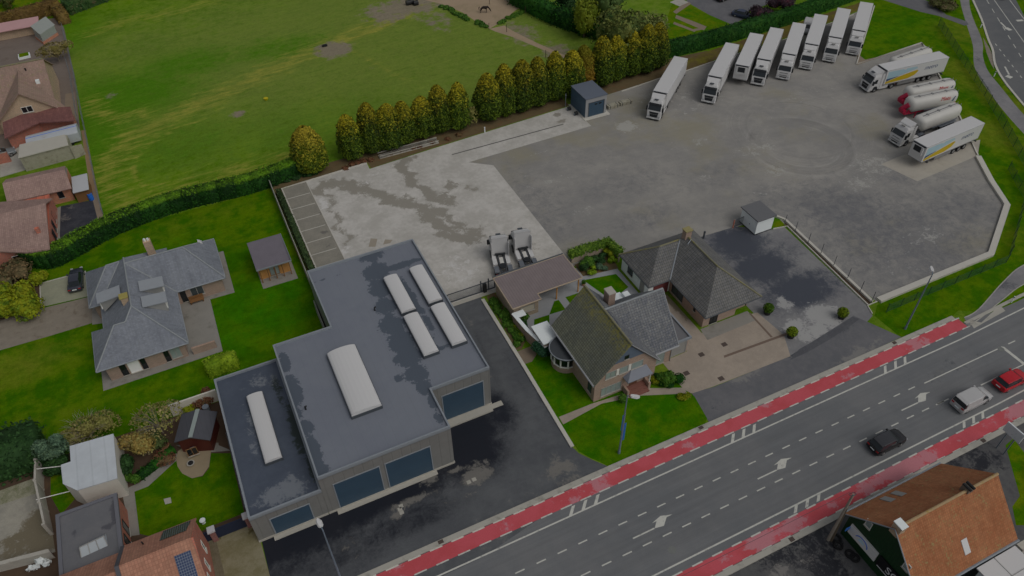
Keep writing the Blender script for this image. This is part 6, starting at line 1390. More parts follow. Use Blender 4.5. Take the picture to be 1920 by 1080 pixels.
def thuja_mesh(R_, H, seed, mat, n=3600):
    r = np.random.default_rng(seed)
    def rad(t): return R_*np.clip(np.minimum(1, (t*5+.35)), 0, 1)*np.clip(1-((t-.28).clip(0)/.74)**2.3, 0, 1)**.72
    t = r.random(n)**.85; th = r.random(n)*2*PI
    rr = rad(t); P = np.stack([np.cos(th)*rr, np.sin(th)*rr, t*H+.15], 1)
    l = lump(P*np.array([1,1,.8]), 1.6, .26, seed); l2 = lump(P, 4.5, .16, seed+9)
    f = 1+(l+l2)/R_*1.1; P[:,0] *= f; P[:,1] *= f
    N_ = np.stack([np.cos(th), np.sin(th), .25+.9*t], 1)
    P += r.normal(size=P.shape)*.04
    def core(a):
        th, ph = a[:,0], a[:,1]; t = (1-np.cos(ph))/2; rr = rad(t)*.86
        return np.stack([np.cos(th)*rr, np.sin(th)*rr, t*H*.97+.12], 1)
    return leaf_mesh('crown', P, N_, .34, mat, 1.0, .55, icos(core))
def blob_mesh(lst, size, n, mat, jit=1.0, aspect=.7, seed=0, core=.82, lumpy=.16):
    """crown from overlapping ellipsoids (x,y,z,rx,ry,rz)"""
    r = np.random.default_rng(seed); A = np.array(lst, float); w_ = A[:,3]*A[:,5]+A[:,3]*A[:,4]; w_ /= w_.sum()
    Ps = []; Ns = []
    for k in range(len(A)):
        m = int(n*w_[k])+4; d = r.normal(size=(m,3)); d /= np.linalg.norm(d, axis=1, keepdims=True); d[:,2] = np.where(d[:,2] < -.55, -d[:,2], d[:,2])
        q = d*A[k,3:]; l = 1+lump(q, 2.2/max(A[k,3],.3), lumpy, seed+k)+r.normal(size=m)*.05
        q = q*l[:,None]+A[k,:3]; keep = np.ones(m, bool)
        for j in range(len(A)):
            if j != k: keep &= (((q-A[j,:3])/(A[j,3:]*.85))**2).sum(1) > 1
        Ps.append(q[keep]); Ns.append(d[keep])
    P = np.concatenate(Ps); N_ = np.concatenate(Ns); ok = P[:,2] > .03; P = P[ok]; N_ = N_[ok]
    cvs = []; cfs = []
    if core:
        for k in range(len(A)):
            V, F = icos(lambda a: np.stack([np.sin(a[:,1])*np.cos(a[:,0]), np.sin(a[:,1])*np.sin(a[:,0]), np.cos(a[:,1])], 1), 10, 7)
            V = V*A[k,3:]*core*(1+lump(V*A[k,3:], 2.2/max(A[k,3],.3), lumpy, seed+k))[:,None]+A[k,:3]
            off = sum(len(c_) for c_ in cvs); cvs.append(V); cfs += [tuple(i+off for i in q) for q in F]
    return leaf_mesh('crown', P, N_, size, mat, jit, aspect, (np.concatenate(cvs), cfs) if core else None)
def hedge_mesh(pl, wd, h, mat, size=.26, dens=26, seed=1, rag=.07, top_rag=.1, z0=0):
    r = np.random.default_rng(seed); Ps = []; Ns = []; cvs = []; cfs = []
    n_ = len(pl); nor = []
    for i in range(n_):
        a = np.array(pl[max(i-1,0)]); b = np.array(pl[min(i+1,n_-1)]); d = (b-a)/np.linalg.norm(b-a); nor.append(np.array([-d[1], d[0]]))
    for i in range(n_-1):
        a = np.array(pl[i]); b = np.array(pl[i+1]); L = np.linalg.norm(b-a)
        for face, area in (('l', L*h), ('r', L*h), ('t', L*wd*1.3)):
            m = int(area*dens)+2; t = r.random(m); p = a[None]*(1-t[:,None])+b[None]*t[:,None]; nn = nor[i][None]*(1-t[:,None])+nor[i+1][None]*t[:,None]
            if face == 't':
                s = (r.random(m)-.5)*wd; P = np.concatenate([p+nn*s[:,None], np.full((m,1), h)], 1); P[:,2] += r.normal(size=m)*top_rag+lump(P, 1.3, .09, seed); N_ = np.tile([0,0,1.], (m,1))
            else:
                sg = 1 if face == 'l' else -1; z = r.random(m)*h; P = np.concatenate([p+nn*(sg*wd/2+r.normal(size=m)*rag)[:,None], z[:,None]], 1); q = lump(P, 1.5, .08, seed); P[:,:2] += nn*(sg*q)[:,None]
                N_ = np.concatenate([nn*sg, np.full((m,1), .3)], 1)
            P[:,2] += z0; Ps.append(P); Ns.append(N_)
        A0, B0 = a+nor[i]*wd*.44, b+nor[i+1]*wd*.44; A1, B1 = a-nor[i]*wd*.44, b-nor[i+1]*wd*.44
        off = sum(len(c_) for c_ in cvs); zz = h-.06+z0
        cvs.append(np.array([[*A0,z0],[*B0,z0],[*B1,z0],[*A1,z0],[*A0,zz],[*B0,zz],[*B1,zz],[*A1,zz]])); cfs += [tuple(off+k for k in f) for f in ((4,7,6,5),(0,4,5,1),(3,2,6,7),(0,3,7,4),(1,5,6,2))]
    for e, sg in ((0,-1),(n_-1,1)):
        a = np.array(pl[e]); m = int(wd*h*dens)+2; s = (r.random(m)-.5)*wd; dd = np.array([nor[e][1], -nor[e][0]])*sg
        Ps.append(np.concatenate([a+nor[e][None]*s[:,None]+dd*.03+r.normal(size=(m,2))*rag, (r.random(m)*h+z0)[:,None]], 1)); Ns.append(np.tile([dd[0],dd[1],.2], (m,1)))
    return leaf_mesh('hedge', np.concatenate(Ps), np.concatenate(Ns), size, mat, .9, .7, (np.concatenate(cvs), cfs))
def twigs(mb, h, n, spread, r0=.05, seed=0, base=.3):
    rr = random.Random(seed); mb.tube((0,0,0),(0,0,h*base),r0*1.3,r0)
    for k in range(n):
        a = rr.random()*6.28; s = spread*(.5+.5*rr.random()); zt = h*(.6+.4*rr.random()); m_ = (s*.4*math.cos(a), s*.4*math.sin(a), h*base+(zt-h*base)*.5); e_ = (s*math.cos(a), s*math.sin(a), zt)
        mb.tube((0,0,h*base*.7), m_, r0*.6, r0*.4, 5); mb.tube(m_, e_, r0*.4, r0*.12, 4)
        for q in range(3):
            b = a+rr.uniform(-.9,.9); u = rr.uniform(.2,.8); st = tuple(m_[i]+(e_[i]-m_[i])*u for i in range(3)); mb.tube(st, (st[0]+s*.35*math.cos(b), st[1]+s*.35*math.sin(b), st[2]+h*.18*rr.random()), r0*.22, r0*.07, 4)
m_bark = pm('bark', c(66,58,48), .95, .3, 3); m_barkp = pm('pale_bark', c(104,98,86), .95, .25, 3)
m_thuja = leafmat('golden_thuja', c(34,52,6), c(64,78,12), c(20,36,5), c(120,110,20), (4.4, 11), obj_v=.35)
m_thuja1 = leafmat('low_golden_thuja', c(58,74,10), c(84,88,14), c(36,54,8), c(120,108,30), (2.6, 9))
m_hedge = leafmat('laurel_hedge', c(10,44,7), c(24,60,10), c(34,66,16), None)
m_hedgel = leafmat('painted_top_light_hedge', c(8,36,5), c(20,52,8), None, c(66,96,12), (2.25, 3.05))  # bright top over dark sides: overhead light painted into the leaf colour
m_beech = leafmat('brown_beech_hedge', c(84,66,34), c(70,60,26), c(96,80,36), None)
m_yel = bpy.data.materials['panel_yellow']
m_ybush = leafmat('yellow_green_leaves', c(104,108,14), c(78,92,14), c(60,80,14))
m_dbush = leafmat('dark_green_leaves', c(22,44,18), c(34,58,26))
m_gbush = leafmat('mid_green_leaves', c(38,70,14), c(58,84,24))
m_lime = leafmat('lime_hedge_leaves', c(78,102,14), c(98,116,22))
m_blueg = leafmat('blue_green_leaves', c(56,76,60), c(70,88,66), c(40,58,44))
m_autumn = leafmat('autumn_leaves', c(98,94,52), c(84,86,40), c(112,102,70))
m_ochre = leafmat('ochre_leaves', c(116,98,50), c(96,94,52), c(94,92,76))
m_russet = leafmat('russet_leaves', c(84,52,38), c(72,62,40))
m_olive = leafmat('olive_tree_leaves', c(64,76,32), c(82,86,42), c(46,66,30))
m_purple = leafmat('purple_leaves', c(46,34,40), c(36,28,32), c(66,36,44))

# row of golden conifers
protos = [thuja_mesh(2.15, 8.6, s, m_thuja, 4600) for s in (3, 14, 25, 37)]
tr = MB(); tr.tube((0,0,0),(0,0,1.6),.16,.1); tr_me = None
basepx = [(665,303),(700,293),(735,284),(763,275),(795,262),(828,253),(862,247),(918,230),(950,222),(980,213),(1012,203),(1043,193),(1075,183),(1098,172),(1130,165),(1158,155),(1185,147),(1212,140),(1235,132)]
toppx = [(657,212),(690,198),(727,196),(760,190),(792,178),(822,163),(855,158),(917,135),(945,118),(977,115),(1007,108),(1040,97),(1070,92),(1100,88),(1125,72),(1155,68),(1183,58),(1208,52),(1232,48)]
desc = ['first at the low end beside the gap','second from the gap','third from the gap','fourth from the gap','fifth from the gap','sixth from the gap','last before the bare twiggy shrub','first after the bare twiggy shrub','second after the bare twiggy shrub','third after the bare twiggy shrub','fourth after the bare twiggy shrub','fifth after the bare twiggy shrub',
        'nearest left of the wash house','browned one behind the wash house','first right of the wash house','second right of the wash house','third right of the wash house','second from the clipped hedge','last, touching the clipped hedge']
GC = 'conifers in a row along the yard'
for k, (bp, tp) in enumerate(zip(basepx, toppx)):
    bx, by = G(*bp)[:2]; by += 1.25
    H = 8.0
    for z in np.arange(5, 12, .1):
        if G(*tp, z)[1] < by+.1: H = z; break
    t = thing('conifer', 'golden green conifer in the row, '+desc[k], 'conifer', (bx+.25, by, 0), 0, GC)
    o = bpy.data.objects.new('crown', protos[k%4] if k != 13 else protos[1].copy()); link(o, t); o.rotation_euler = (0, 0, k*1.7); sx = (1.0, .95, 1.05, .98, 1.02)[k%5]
    if k == 13: o.data.materials.clear(); o.data.materials.append(leafmat('browned_thuja', c(96,76,14), c(80,60,24), None, c(84,82,14), (3, 8)))
    o.scale = (sx*(.94+.12*((k*7)%5)/4), sx*.98, H/8.75*(.97+.07*((k*3)%4)/3)); o.rotation_euler = (.025*((k*5)%3-1), .03*((k*2)%3-1), k*1.7)
    if tr_me is None: q = tr.build('trunk', m_bark, t); tr_me = q.data
    else: link(bpy.data.objects.new('trunk', tr_me), t)
bx, by = G(590, 327)[:2]; t = thing('conifer', 'broad pear shaped golden conifer standing alone at the hedge end', 'conifer', (bx, by+1.6, 0))
o = bpy.data.objects.new('crown', thuja_mesh(2.75, 7.6, 51, m_thuja1, 6500)); link(o, t); link(bpy.data.objects.new('trunk', tr_me), t)
bx, by = G(888, 240)[:2]; t = thing('bare_shrub', 'bare twiggy shrub with brownish branches in the gap of the conifer row', 'shrub', (bx, by+1.2, 0))
mb = MB(); twigs(mb, 6.2, 34, 1.5, .06, 5, .1); mb.build('branches', m_barkp, t)
o = bpy.data.objects.new('leaves', blob_mesh([(0,0,1.6,1.3,1.2,1.5)], .3, 420, m_autumn, seed=8, core=0)); link(o, t)

# hedges
def hedge(name, lb, pl, wd, h, mat, **k):
    me = hedge_mesh(pl, wd, h, mat, **k); me.name = name; o = bpy.data.objects.new(name, me); link(o); return tag(o, lb, 'hedge')
HL = curve([(-27.6,100.9),(-24.6,98.9),(-21.5,100.0),(-18,101.8),(-13.7,103.2),(-6,104.3),(4.2,103.9),(11.6,105.2)], 4)
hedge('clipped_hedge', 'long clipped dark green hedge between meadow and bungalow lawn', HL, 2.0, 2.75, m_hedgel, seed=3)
hr = [G(1247,147)[:2],G(1330,96)[:2],(115.8,112.6),(137.3,115.6),(150,117)]; hr[0] = (84.6,111.7); hr[1] = (94.7,111.4)
hedge('clipped_hedge', 'tall clipped dark green hedge behind the row of lorries', hr, 2.0, 2.9, m_hedge, seed=4, top_rag=.16)
hd = [(70.3,148),(73.4,135),(76.5,128),(79.6,122),(83.6,115.5)]
hedge('laurel_hedge', 'ragged laurel hedge running from the paddock to the conifers', hd, 3.0, 3.0, m_hedge, seed=5, rag=.3, top_rag=.35, size=.42, dens=16)
hedge('brown_hedge', 'long brown beech hedge across the top left corner', [(-50,184.5),(-31,186.5),(-24,188.2),(-20.6,189.5)], 2.6, 2.6, m_beech, seed=6, dens=16, size=.34)
hedge('brown_hedge', 'brown beech hedge coming down to the meadow corner', [(-21.6,192),(-20.3,186),(-19.4,181.5)], 2.2, 2.4, m_beech, seed=7, dens=16, size=.34)
hedge('field_hedge', 'dark field hedge along the top edge of the meadow', [(-18.8,187),(-12,190.5),(-3,196),(8,202),(20,209)], 2.8, 2.6, leafmat('field_hedge_leaves', c(44,66,30), c(30,54,28), c(70,66,44)), seed=8, dens=14, size=.4, rag=.2)
hedge('boundary_hedge', 'narrow dark hedge between parking bays and bungalow lawn', [(7.55,101),(7.45,75)], .75, 1.1, leafmat('boundary_leaves', c(34,50,26), c(48,62,34)), seed=9, dens=34, size=.22)
hedge('lime_hedge', 'bright lime green clipped hedge block at the annex corner', GP([(392,704),(420,692),(448,684)], 0)[:], 1.6, 2.0, m_lime, seed=10, dens=40, size=.2)
hedge('garden_hedge', 'low dark hedge beside the path in the lower garden', GP([(262,898),(290,878),(328,846)]), .8, .9, m_hedge, seed=11, dens=40, size=.2)
hedge('climber_hedge', 'leafy hedge on top of the pale panel wall behind the house garden', [G(*p)[:2] for p in R(900,420,1/6)((1000,430),(1230,352),(1430,290),(1570,415))], 1.0, 1.0, leafmat('climber_leaves', c(58,84,22), c(82,102,30), c(44,70,18)), seed=12, dens=50, size=.24, rag=.14, top_rag=.16, z0=.95)
hedge('box_hedge', 'clipped box hedge angle inside the garden wall', [G(*p)[:2] for p in R(930,540,1/6)((205,400),(330,415),(335,520))], .45, .7, m_hedge, seed=13, dens=70, size=.16)
hedge('dark_hedge', 'wide dark evergreen hedge at the lower left edge', [(-60,63.5),(-40,65.3),(-33,65.6),(-26.5,65.6)], 5.0, 3.2, m_dbush, seed=14, dens=14, size=.36, rag=.3, top_rag=.3)

# shrubs and trees
def shrub(name, lb, px, blobs_, mat, size, n, seed, cat='shrub', z=0, trunk=None, group=None, core=.82, twig=None, lumpy=.16):
    x, y = G(*px, z)[:2]; t = thing(name, lb, cat, (x, y, 0), 0, group)
    o = bpy.data.objects.new('crown' if trunk else 'leaves', blob_mesh(blobs_, size, n, mat, seed=seed, core=core, lumpy=lumpy)); link(o, t)
    if trunk: mb = MB(); mb.v = []; mb.tube((0,0,0),(0,0,trunk[1]),trunk[0],trunk[0]*.6); [mb.tube((0,0,trunk[1]*.7),(b[0]*.7,b[1]*.7,b[2]),trunk[0]*.5,trunk[0]*.15,6) for b in blobs_]; q = mb; me = bpy.data.meshes.new('trunk'); me.from_pydata(q.v, [], q.f); me.materials.append(m_bark); link(bpy.data.objects.new('trunk', me), t)
    if twig:
        mb = MB(); twigs(mb, *twig); me = bpy.data.meshes.new('branches'); me.from_pydata(mb.v, [], mb.f); me.materials.append(m_barkp); link(bpy.data.objects.new('branches', me), t)
    return t
rnd = lambda n, r, h, s, q=.55: (lambda g: [(g.uniform(-r,r)*.6, g.uniform(-r,r)*.6, h*g.uniform(.35,.8), r*g.uniform(q-.15,q+.15), r*g.uniform(q-.15,q+.15), h*g.uniform(.25,.4)) for _ in range(n)])(random.Random(s))
shrub('yellow_shrub', 'large yellow green shrub at the left edge below the brown tiled house', (38,578), rnd(8,3.2,3.2,1), m_ybush, .36, 3000, 21)
shrub('yellow_shrub', 'small round yellow green shrub at the hedge end near the parked car', (76,530), rnd(4,1.2,1.7,2), m_ybush, .26, 900, 22)
shrub('brown_shrub', 'thin brownish shrub behind the large yellow green one', (30,530), rnd(6,3.0,2.4,3), leafmat('dull_leaves', c(74,68,46), c(88,72,50), c(56,62,38)), .34, 1300, 23, core=.7)
shrub('autumn_tree', 'bare topped autumn tree on the lawn behind the log cabin wall', (306,812), [(0,0,2.6,2.0,2.0,1.4),(1.3,.6,2.4,1.5,1.4,1.0),(-1.3,.2,2.4,1.4,1.3,1.0),(.2,-1.2,2.1,1.4,1.2,.9)], m_autumn, .24, 1500, 24, 'tree', core=0, twig=(3.9,40,2.4,.07,24))
shrub('russet_shrub', 'round russet shrub close to the workshop annex', (383,755), rnd(4,1.2,1.6,4), m_russet, .22, 900, 25, core=.7)
shrub('golden_shrub', 'small golden shrub in front of the white garden wall', (362,770), rnd(3,.9,.9,5), m_ybush, .2, 500, 26)
shrub('autumn_shrub', 'wide yellowish autumn shrub above the pale metal shed', (175,825), [(-1.6,0,1.3,1.6,1.2,1.2),(0,.3,1.6,1.7,1.3,1.4),(1.7,.4,1.6,1.5,1.2,1.3)], m_autumn, .24, 2000, 27, core=.6, twig=(3.2,40,2.8,.06,27))
shrub('ochre_shrub', 'ochre yellow leaved shrub right of the pale metal shed', (268,850), rnd(6,1.8,2.6,6), m_ochre, .3, 1500, 28, core=.75)
shrub('dark_shrub', 'dark green shrub squeezed between metal shed and ochre shrub', (245,880), rnd(5,1.4,2.0,7), m_dbush, .28, 1300, 29)
shrub('green_shrub', 'yellowish green shrub at the lower corner beside the metal shed', (247,905), rnd(3,.9,1.3,8), m_gbush, .22, 700, 30)
shrub('green_shrub', 'grey green shrub between autumn tree and ochre shrub', (290,835), rnd(5,1.5,1.8,9), leafmat('grey_green', c(60,72,38), c(48,62,30)), .26, 1000, 31, core=.7)
shrub('russet_shrub', 'low russet shrub beside the path to the cabin', (300,862), rnd(5,1.5,.9,10), m_russet, .22, 900, 32, core=.7)
shrub('blue_conifer', 'blue green conifer with forked pale trunk left of the metal shed', (118,872), [(-.7,.2,3.4,.9,.8,.9),(.7,.3,3.5,.8,.8,.8),(-.3,.2,2.5,1.1,1.0,.9),(.5,.3,2.4,1.0,.9,.8)], m_blueg, .24, 1600, 33, 'tree', trunk=(.16,3.0))
shrub('dark_conifer', 'low dark evergreen under the blue green conifer', (125,880), rnd(5,1.8,1.8,12), m_dbush, .3, 1200, 34)
shrub('weeping_tree', 'spreading bare autumn tree over the fence by the meadow', (112,115), [(0,0,2.6,2.4,1.8,1.0),(1.8,.4,2.6,1.7,1.4,.8),(-1.7,-.2,2.2,1.6,1.3,.8),(.3,-1.0,2.2,1.8,1.2,.8)], leafmat('weeping_leaves', c(92,84,46), c(80,76,36), c(104,94,70)), .26, 1900, 35, 'tree', core=.5, twig=(3.6,40,3.0,.08,35))
shrub('dark_shrub', 'deep green shrub by the bow window of the gabled house', (1022,665), rnd(6,1.3,1.7,13), leafmat('rhododendron', c(22,50,32), c(36,64,44), c(30,66,16)), .26, 1300, 36)
shrub('dark_shrub', 'upright green shrub beside the porch of the gabled house', (1250,716), rnd(5,1.1,1.5,14), m_gbush, .24, 900, 37)
shrub('golden_shrub', 'yellow flowering shrub next to the porch steps', (1222,718), rnd(3,.6,.8,15), m_ybush, .18, 350, 38)
for u, v, r, lb in ((1229,712,.55,'first from the porch'),(1241,722,.45,'second from the porch'),(1255,724,.5,'third from the porch'),(1272,716,.7,'last from the porch, by the paved drive')):
    shrub('box_ball', 'clipped green box ball in the porch bed, '+lb, (u,v), [(0,0,r*.8,r,r,r*.9)], m_hedge, .16, 320, 39+u, group='box balls in the porch bed', lumpy=.03)
shrub('box_ball', 'single clipped ball beside the front path of the gabled house', (1167,752), [(0,0,.5,.55,.55,.55)], m_gbush, .16, 320, 45, lumpy=.03)
shrub('golden_shrub', 'small yellowish shrub on the front lawn corner', (1281,746), rnd(3,.9,.6,16), m_ybush, .18, 420, 46)
for k, (u, v, m_, h, r) in enumerate(((1098,500,m_gbush,1.2,1.1),(1122,492,m_dbush,1.0,1.2),(1140,482,m_ybush,1.1,1.0),(1110,510,m_lime,.6,.8),(1150,492,m_lime,.8,.7),(1128,505,m_blueg,.7,.8),(1087,505,m_dbush,1.2,1.0))):
    shrub('flower_bed_shrub', ('rounded shrub in the rear flower bed, '+('mid green','dark, central','yellow','bright green at the front','bright round one on the right','blue grey one at the front','dark one on the left')[k]), (u,v), rnd(4,r,h,20+k), m_, .2, 500, 50+k, group='shrubs in the rear flower bed')
def bed(name, lb, px, h, mat, n, size, seed):
    x = [p[0] for p in px]; rr = random.Random(seed); L = []
    gpx = GP(px)
    for k in range(n):
        i = rr.randrange(len(gpx)-1); t_ = rr.random(); L.append((gpx[i][0]+(gpx[i+1][0]-gpx[i][0])*t_+rr.uniform(-.5,.5), gpx[i][1]+(gpx[i+1][1]-gpx[i][1])*t_+rr.uniform(-.3,.3), h*.4, .55, .55, h*.7))
    me = blob_mesh(L, size, n*90, mat, seed=seed); me.name = name; o = bpy.data.objects.new(name, me); link(o); o['kind'] = 'stuff'; o['label'] = lb; o['category'] = 'ground cover'
bed('ground_cover', 'green ground cover between driveway kerb and garden wall', [(925,562),(950,600),(975,645)], .5, m_gbush, 34, .2, 61)
bed('ground_cover', 'bushy plants inside the box hedge angle', [(970,615),(980,632)], .5, m_ybush, 6, .18, 62)
bed('ground_cover', 'brown ground plants under the conifer row', [(640,318),(760,280),(860,255)], .35, m_russet, 22, .22, 63)
bed('ground_cover', 'ragged grass tufts at the paddock edge', [(825,12),(850,22),(880,38),(900,45),(915,52)], .45, leafmat('tuft', c(40,72,22), c(58,84,26)), 26, .3, 64)
bed('ground_cover', 'ragged grass tufts on the right paddock edge', [(935,46),(960,32),(985,22)], .4, leafmat('tuft2', c(50,82,22), c(62,88,26)), 18, .3, 65)
bed('ground_cover', 'dark plants at the head of the parking bays', [(525,345),(560,332),(600,322)], .4, m_dbush, 16, .22, 66)
PG = 'potted round bushes along the forecourt'
m_pot = pm('dark_pot', c(28,28,30), .6, .2, 3)
for k, (u, v, lb) in enumerate(((1438,588,'nearest the hipped roof house'),(1482,632,'middle one by the drain channel'),(1577,596,'farthest, beside the kerb and lawn'))):
    x, y = G(u, v)[:2]; t = thing('potted_bush', 'round clipped bush in a dark pot, '+lb, 'potted plant', (x, y, 0), 0, PG)
    mb = MB(); mb.tube((x,y,0),(x,y,.5),.4,.52,n=14); mb.build('pot', m_pot, t)
    link(bpy.data.objects.new('bush', blob_mesh([(0,0,.98,.66,.66,.62)], .16, 700, leafmat('pot_bush_'+str(k), c(66,84,8) if k else c(40,66,8), c(84,96,14) if k else c(58,80,14)), seed=70+k, lumpy=.03)), t)
x, y = G(1094, 535)[:2]; t = thing('potted_plant', 'red terracotta pot with plant at the end of the brown roof', 'potted plant', (x, y, 0)); mb = MB(); mb.tube((x,y,.02),(x,y,.4),.2,.27,n=12); mb.build('pot', m_bricko, t); link(bpy.data.objects.new('plant', blob_mesh([(0,0,.6,.3,.3,.3)], .14, 160, m_gbush, seed=81)), t)
x, y = G(984, 597)[:2]; shrub('fern', 'feathery green fern in front of the cream brick wall', (984,597), [(0,0,.4,.55,.55,.35)], m_gbush, .2, 260, 82)
# big trees at the top of the picture
def tree(lb, px, H, Rr, mat, seed, n=2600, size=.5, name='tree'):
    shrub(name, lb, px, rnd(11, Rr, H, seed, .5), mat, size, n, seed, 'tree', trunk=(.28, H*.5), core=.72, lumpy=.22)
tree('big olive green tree behind the conifers, top centre', (1165,118), 9.5, 5.0, m_olive, 91, 4200)
tree('feathery grey green tree behind the end of the conifer row', (1218,112), 8.0, 3.6, leafmat('feather', c(82,88,44), c(66,76,36), c(96,96,60)), 92, 3000, .4)
tree('yellow green tree at the top edge behind the laurel hedge', (1095,70), 7.0, 2.6, leafmat('yg', c(88,96,20), c(70,84,20)), 93, 1800, .4)
tree('dark tree at the top edge left of the olive tree', (1130,60), 9.0, 4.0, leafmat('dk', c(44,64,30), c(58,72,36)), 94, 2600)
tree('dark green tree cut by the top edge above the laurel hedge', (1060,30), 5.0, 2.6, m_dbush, 95, 1500)
shrub('purple_shrub', 'dark purple shrub behind the clipped hedge, nearer the small car', (1425,40), rnd(6,2.6,3.2,96), m_purple, .36, 1500, 96)
shrub('purple_shrub', 'dark purple shrub at the top edge behind the clipped hedge', (1462,22), rnd(6,2.6,3.2,97), m_purple, .36, 1500, 97)
shrub('scrub', 'brown scrub patch at the top edge between the two paths', (1765,12), rnd(6,3.2,1.2,98), leafmat('scrub', c(62,56,36), c(50,58,22), c(80,72,50)), .34, 1100, 98)
shrub('round_shrub', 'dark round shrub on the lawn in the top left corner', (20,15), rnd(4,2.0,2.4,99), leafmat('tl', c(56,62,24), c(44,56,20), c(74,60,30)), .34, 900, 99)
# ------------------------------------------------------------------ street furniture and small things
m_galv = pm('galvanised_steel', c(84,90,96), .5, .12, 2); m_greenw = pm('green_fence_steel', c(30,62,40), .6, .15, 2); m_gpole = pm('pole_grey', c(78,88,98), .5, .1, 1)
def lamp(lb, x, y, h, hd):
    t = thing('street_lamp', lb, 'street lamp', (x, y, 0), 0, 'street lamps along the main road')
    mb = MB(); mb.tube((x,y,0),(x,y,.5),.16,.15); mb.tube((x,y,.5),(x,y,h),.11,.06,10); mb.build('pole', m_gpole, t)
    mb = MB(); mb.tube((x,y,h),(x+hd[0]*.35,y+hd[1]*.35,h+.12),.055,.05); mb.build('arm', m_gpole, t)
    mb = MB(); d = Vector((hd[0],hd[1])).normalized(); nn = Vector((-d.y,d.x)); pts = []
    for a, w_ in ((.3,.14),(.45,.24),(.9,.27),(1.15,.18),(1.22,.06)):
        pts.append((x+d.x*a, y+d.y*a, w_))
    vs = []; 
    for px_, py_, w_ in pts: vs += [(px_-nn.x*w_,py_-nn.y*w_,h+.1),(px_-nn.x*w_*.6,py_-nn.y*w_*.6,h+.26),(px_+nn.x*w_*.6,py_+nn.y*w_*.6,h+.26),(px_+nn.x*w_,py_+nn.y*w_,h+.1)]
    fs = [(i*4+j,i*4+j+1,(i+1)*4+j+1,(i+1)*4+j) for i in range(4) for j in range(3)]+[(i*4+3,i*4,(i+1)*4,(i+1)*4+3) for i in range(4)]+[(3,2,1,0),(16,17,18,19)]
    mb.add(vs, fs); mb.build('lantern', m_opal, t)
lamp('tall grey street lamp standing in the grass beside the cycle path', 71.5, 37.8, 9.3, (.6,.8))
lamp('tall grey street lamp on the front lawn of the gabled house', 29.9, 37.8, 9.9, (.4,-.3))
lamp('tall grey street lamp on the dark tarmac before the workshop', -1.3, 37.0, 9.7, (-.1,.9))
t = thing('banner_pole', 'slim pole with two tall blue banners beside the lawn lamp', 'banner', (30.3, 38.2, 0))
mb = MB(); mb.tube((30.3,38.2,0),(30.3,38.2,6.4),.05,.04); mb.build('pole', m_galv, t)
m_bann = pm('banner_blue', cv(22,58,104), .6, .15, 1)
for s, z0, z1 in ((-1,3.6,6.2),(1,1.6,4.6)): mb = MB(); mb.box(30.3+(.06 if s > 0 else -.30), 30.3+(.30 if s > 0 else -.06), 38.17, 38.20, z0, z1); mb.build('banner', m_bann, t)
def fence(lb, pl, h, step, mp, mm, name='mesh_fence', wire=.032, gap=.09, rails=(0.1,.6,1.1,1.55)):
    t = thing(name, lb, 'fence', (pl[0][0], pl[0][1], 0)); mb = MB(); posts = []
    for (ax, ay), (bx, by) in zip(pl[:-1], pl[1:]):
        L = math.hypot(bx-ax, by-ay); n = max(1, round(L/step)); dx, dy = (bx-ax)/L, (by-ay)/L
        for k in range(n): posts.append((ax+(bx-ax)*k/n, ay+(by-ay)*k/n))
        m_ = int(L/gap)
        for k in range(m_):
            u = k*gap; x, y = ax+dx*u, ay+dy*u; w_ = wire/2
            mb.add([(x-dx*w_,y-dy*w_,.05),(x+dx*w_,y+dy*w_,.05),(x+dx*w_,y+dy*w_,h),(x-dx*w_,y-dy*w_,h)], [(0,1,2,3)])
        for z in rails:
            if z <= h: mb.tube((ax,ay,z),(bx,by,z),.018,n=4)
    posts.append(pl[-1]); mb.build('mesh_panel', mm, t)
    me = None
    for x, y in posts[:100]:
        if me is None:
            q = MB(); q.tube((pl[0][0],pl[0][1],0),(pl[0][0],pl[0][1],h+.12),.04,n=6); o = q.build('post', mp, t); me = o.data
        else:
            o = bpy.data.objects.new('post', me); link(o, t)
        o.location = (x-pl[0][0], y-pl[0][1], 0)
    return t
m_gpost = pm('dark_green_post', c(28,44,34), .6, .1, 2)
fr = GP([(1759,48),(1800,112),(1845,180),(1890,258),(1930,330),(1960,385)])
fence('green mesh fence running down the right side of the yard lawn', fr, 1.7, 2.5, m_gpost, m_greenw)
fence('green mesh fence on the grass between yard and cycle path', [(71.54,41.0),(93.15,40.9),(95.0,41.8)], 1.5, 2.5, m_gpost, m_greenw)
fence('green mesh fence bending along the right corner of the yard', [(95.2,42.0),(107.6,49.6),(112,56)], 1.5, 2.5, m_gpost, m_gpost, gap=.09)
fence('grey green wire fence between the meadow and the left neighbours', [(-17.4,108),(-17.75,113.5),(-18.35,134.3),(-18.55,139.5),(-19.0,157),(-19.75,171.3),(-20.1,180)], 1.1, 3.0, m_galv, m_galv, name='wire_fence', wire=.012, gap=.25, rails=(.1,.4,.75,1.08))
fence('inner wire fence beside the narrow grass strip on the left', [(-19.2,134.6),(-19.4,140),(-19.7,157),(-20.1,163)], 1.0, 3.0, m_galv, m_galv, name='wire_fence', wire=.012, gap=.3, rails=(.1,.5,.98))
fence('thin wire fence along the workshop side of the back lawn', [(-8.0,58.5),(-8.0,48.5)], .9, 2.5, m_galv, m_galv, name='wire_fence', wire=.012, gap=.3, rails=(.1,.5,.88))
mb = MB(); strip(mb, [(6.82,106.3),(6.65,88),(6.6,74.2)], -.06, .06, 0, 1.5); o = mb.build('panel_fence', pm('pale_panel_fence', c(104,104,98), .8, .15)); tag(o, 'long pale panel fence between bungalow lawn and parking bays', 'fence')
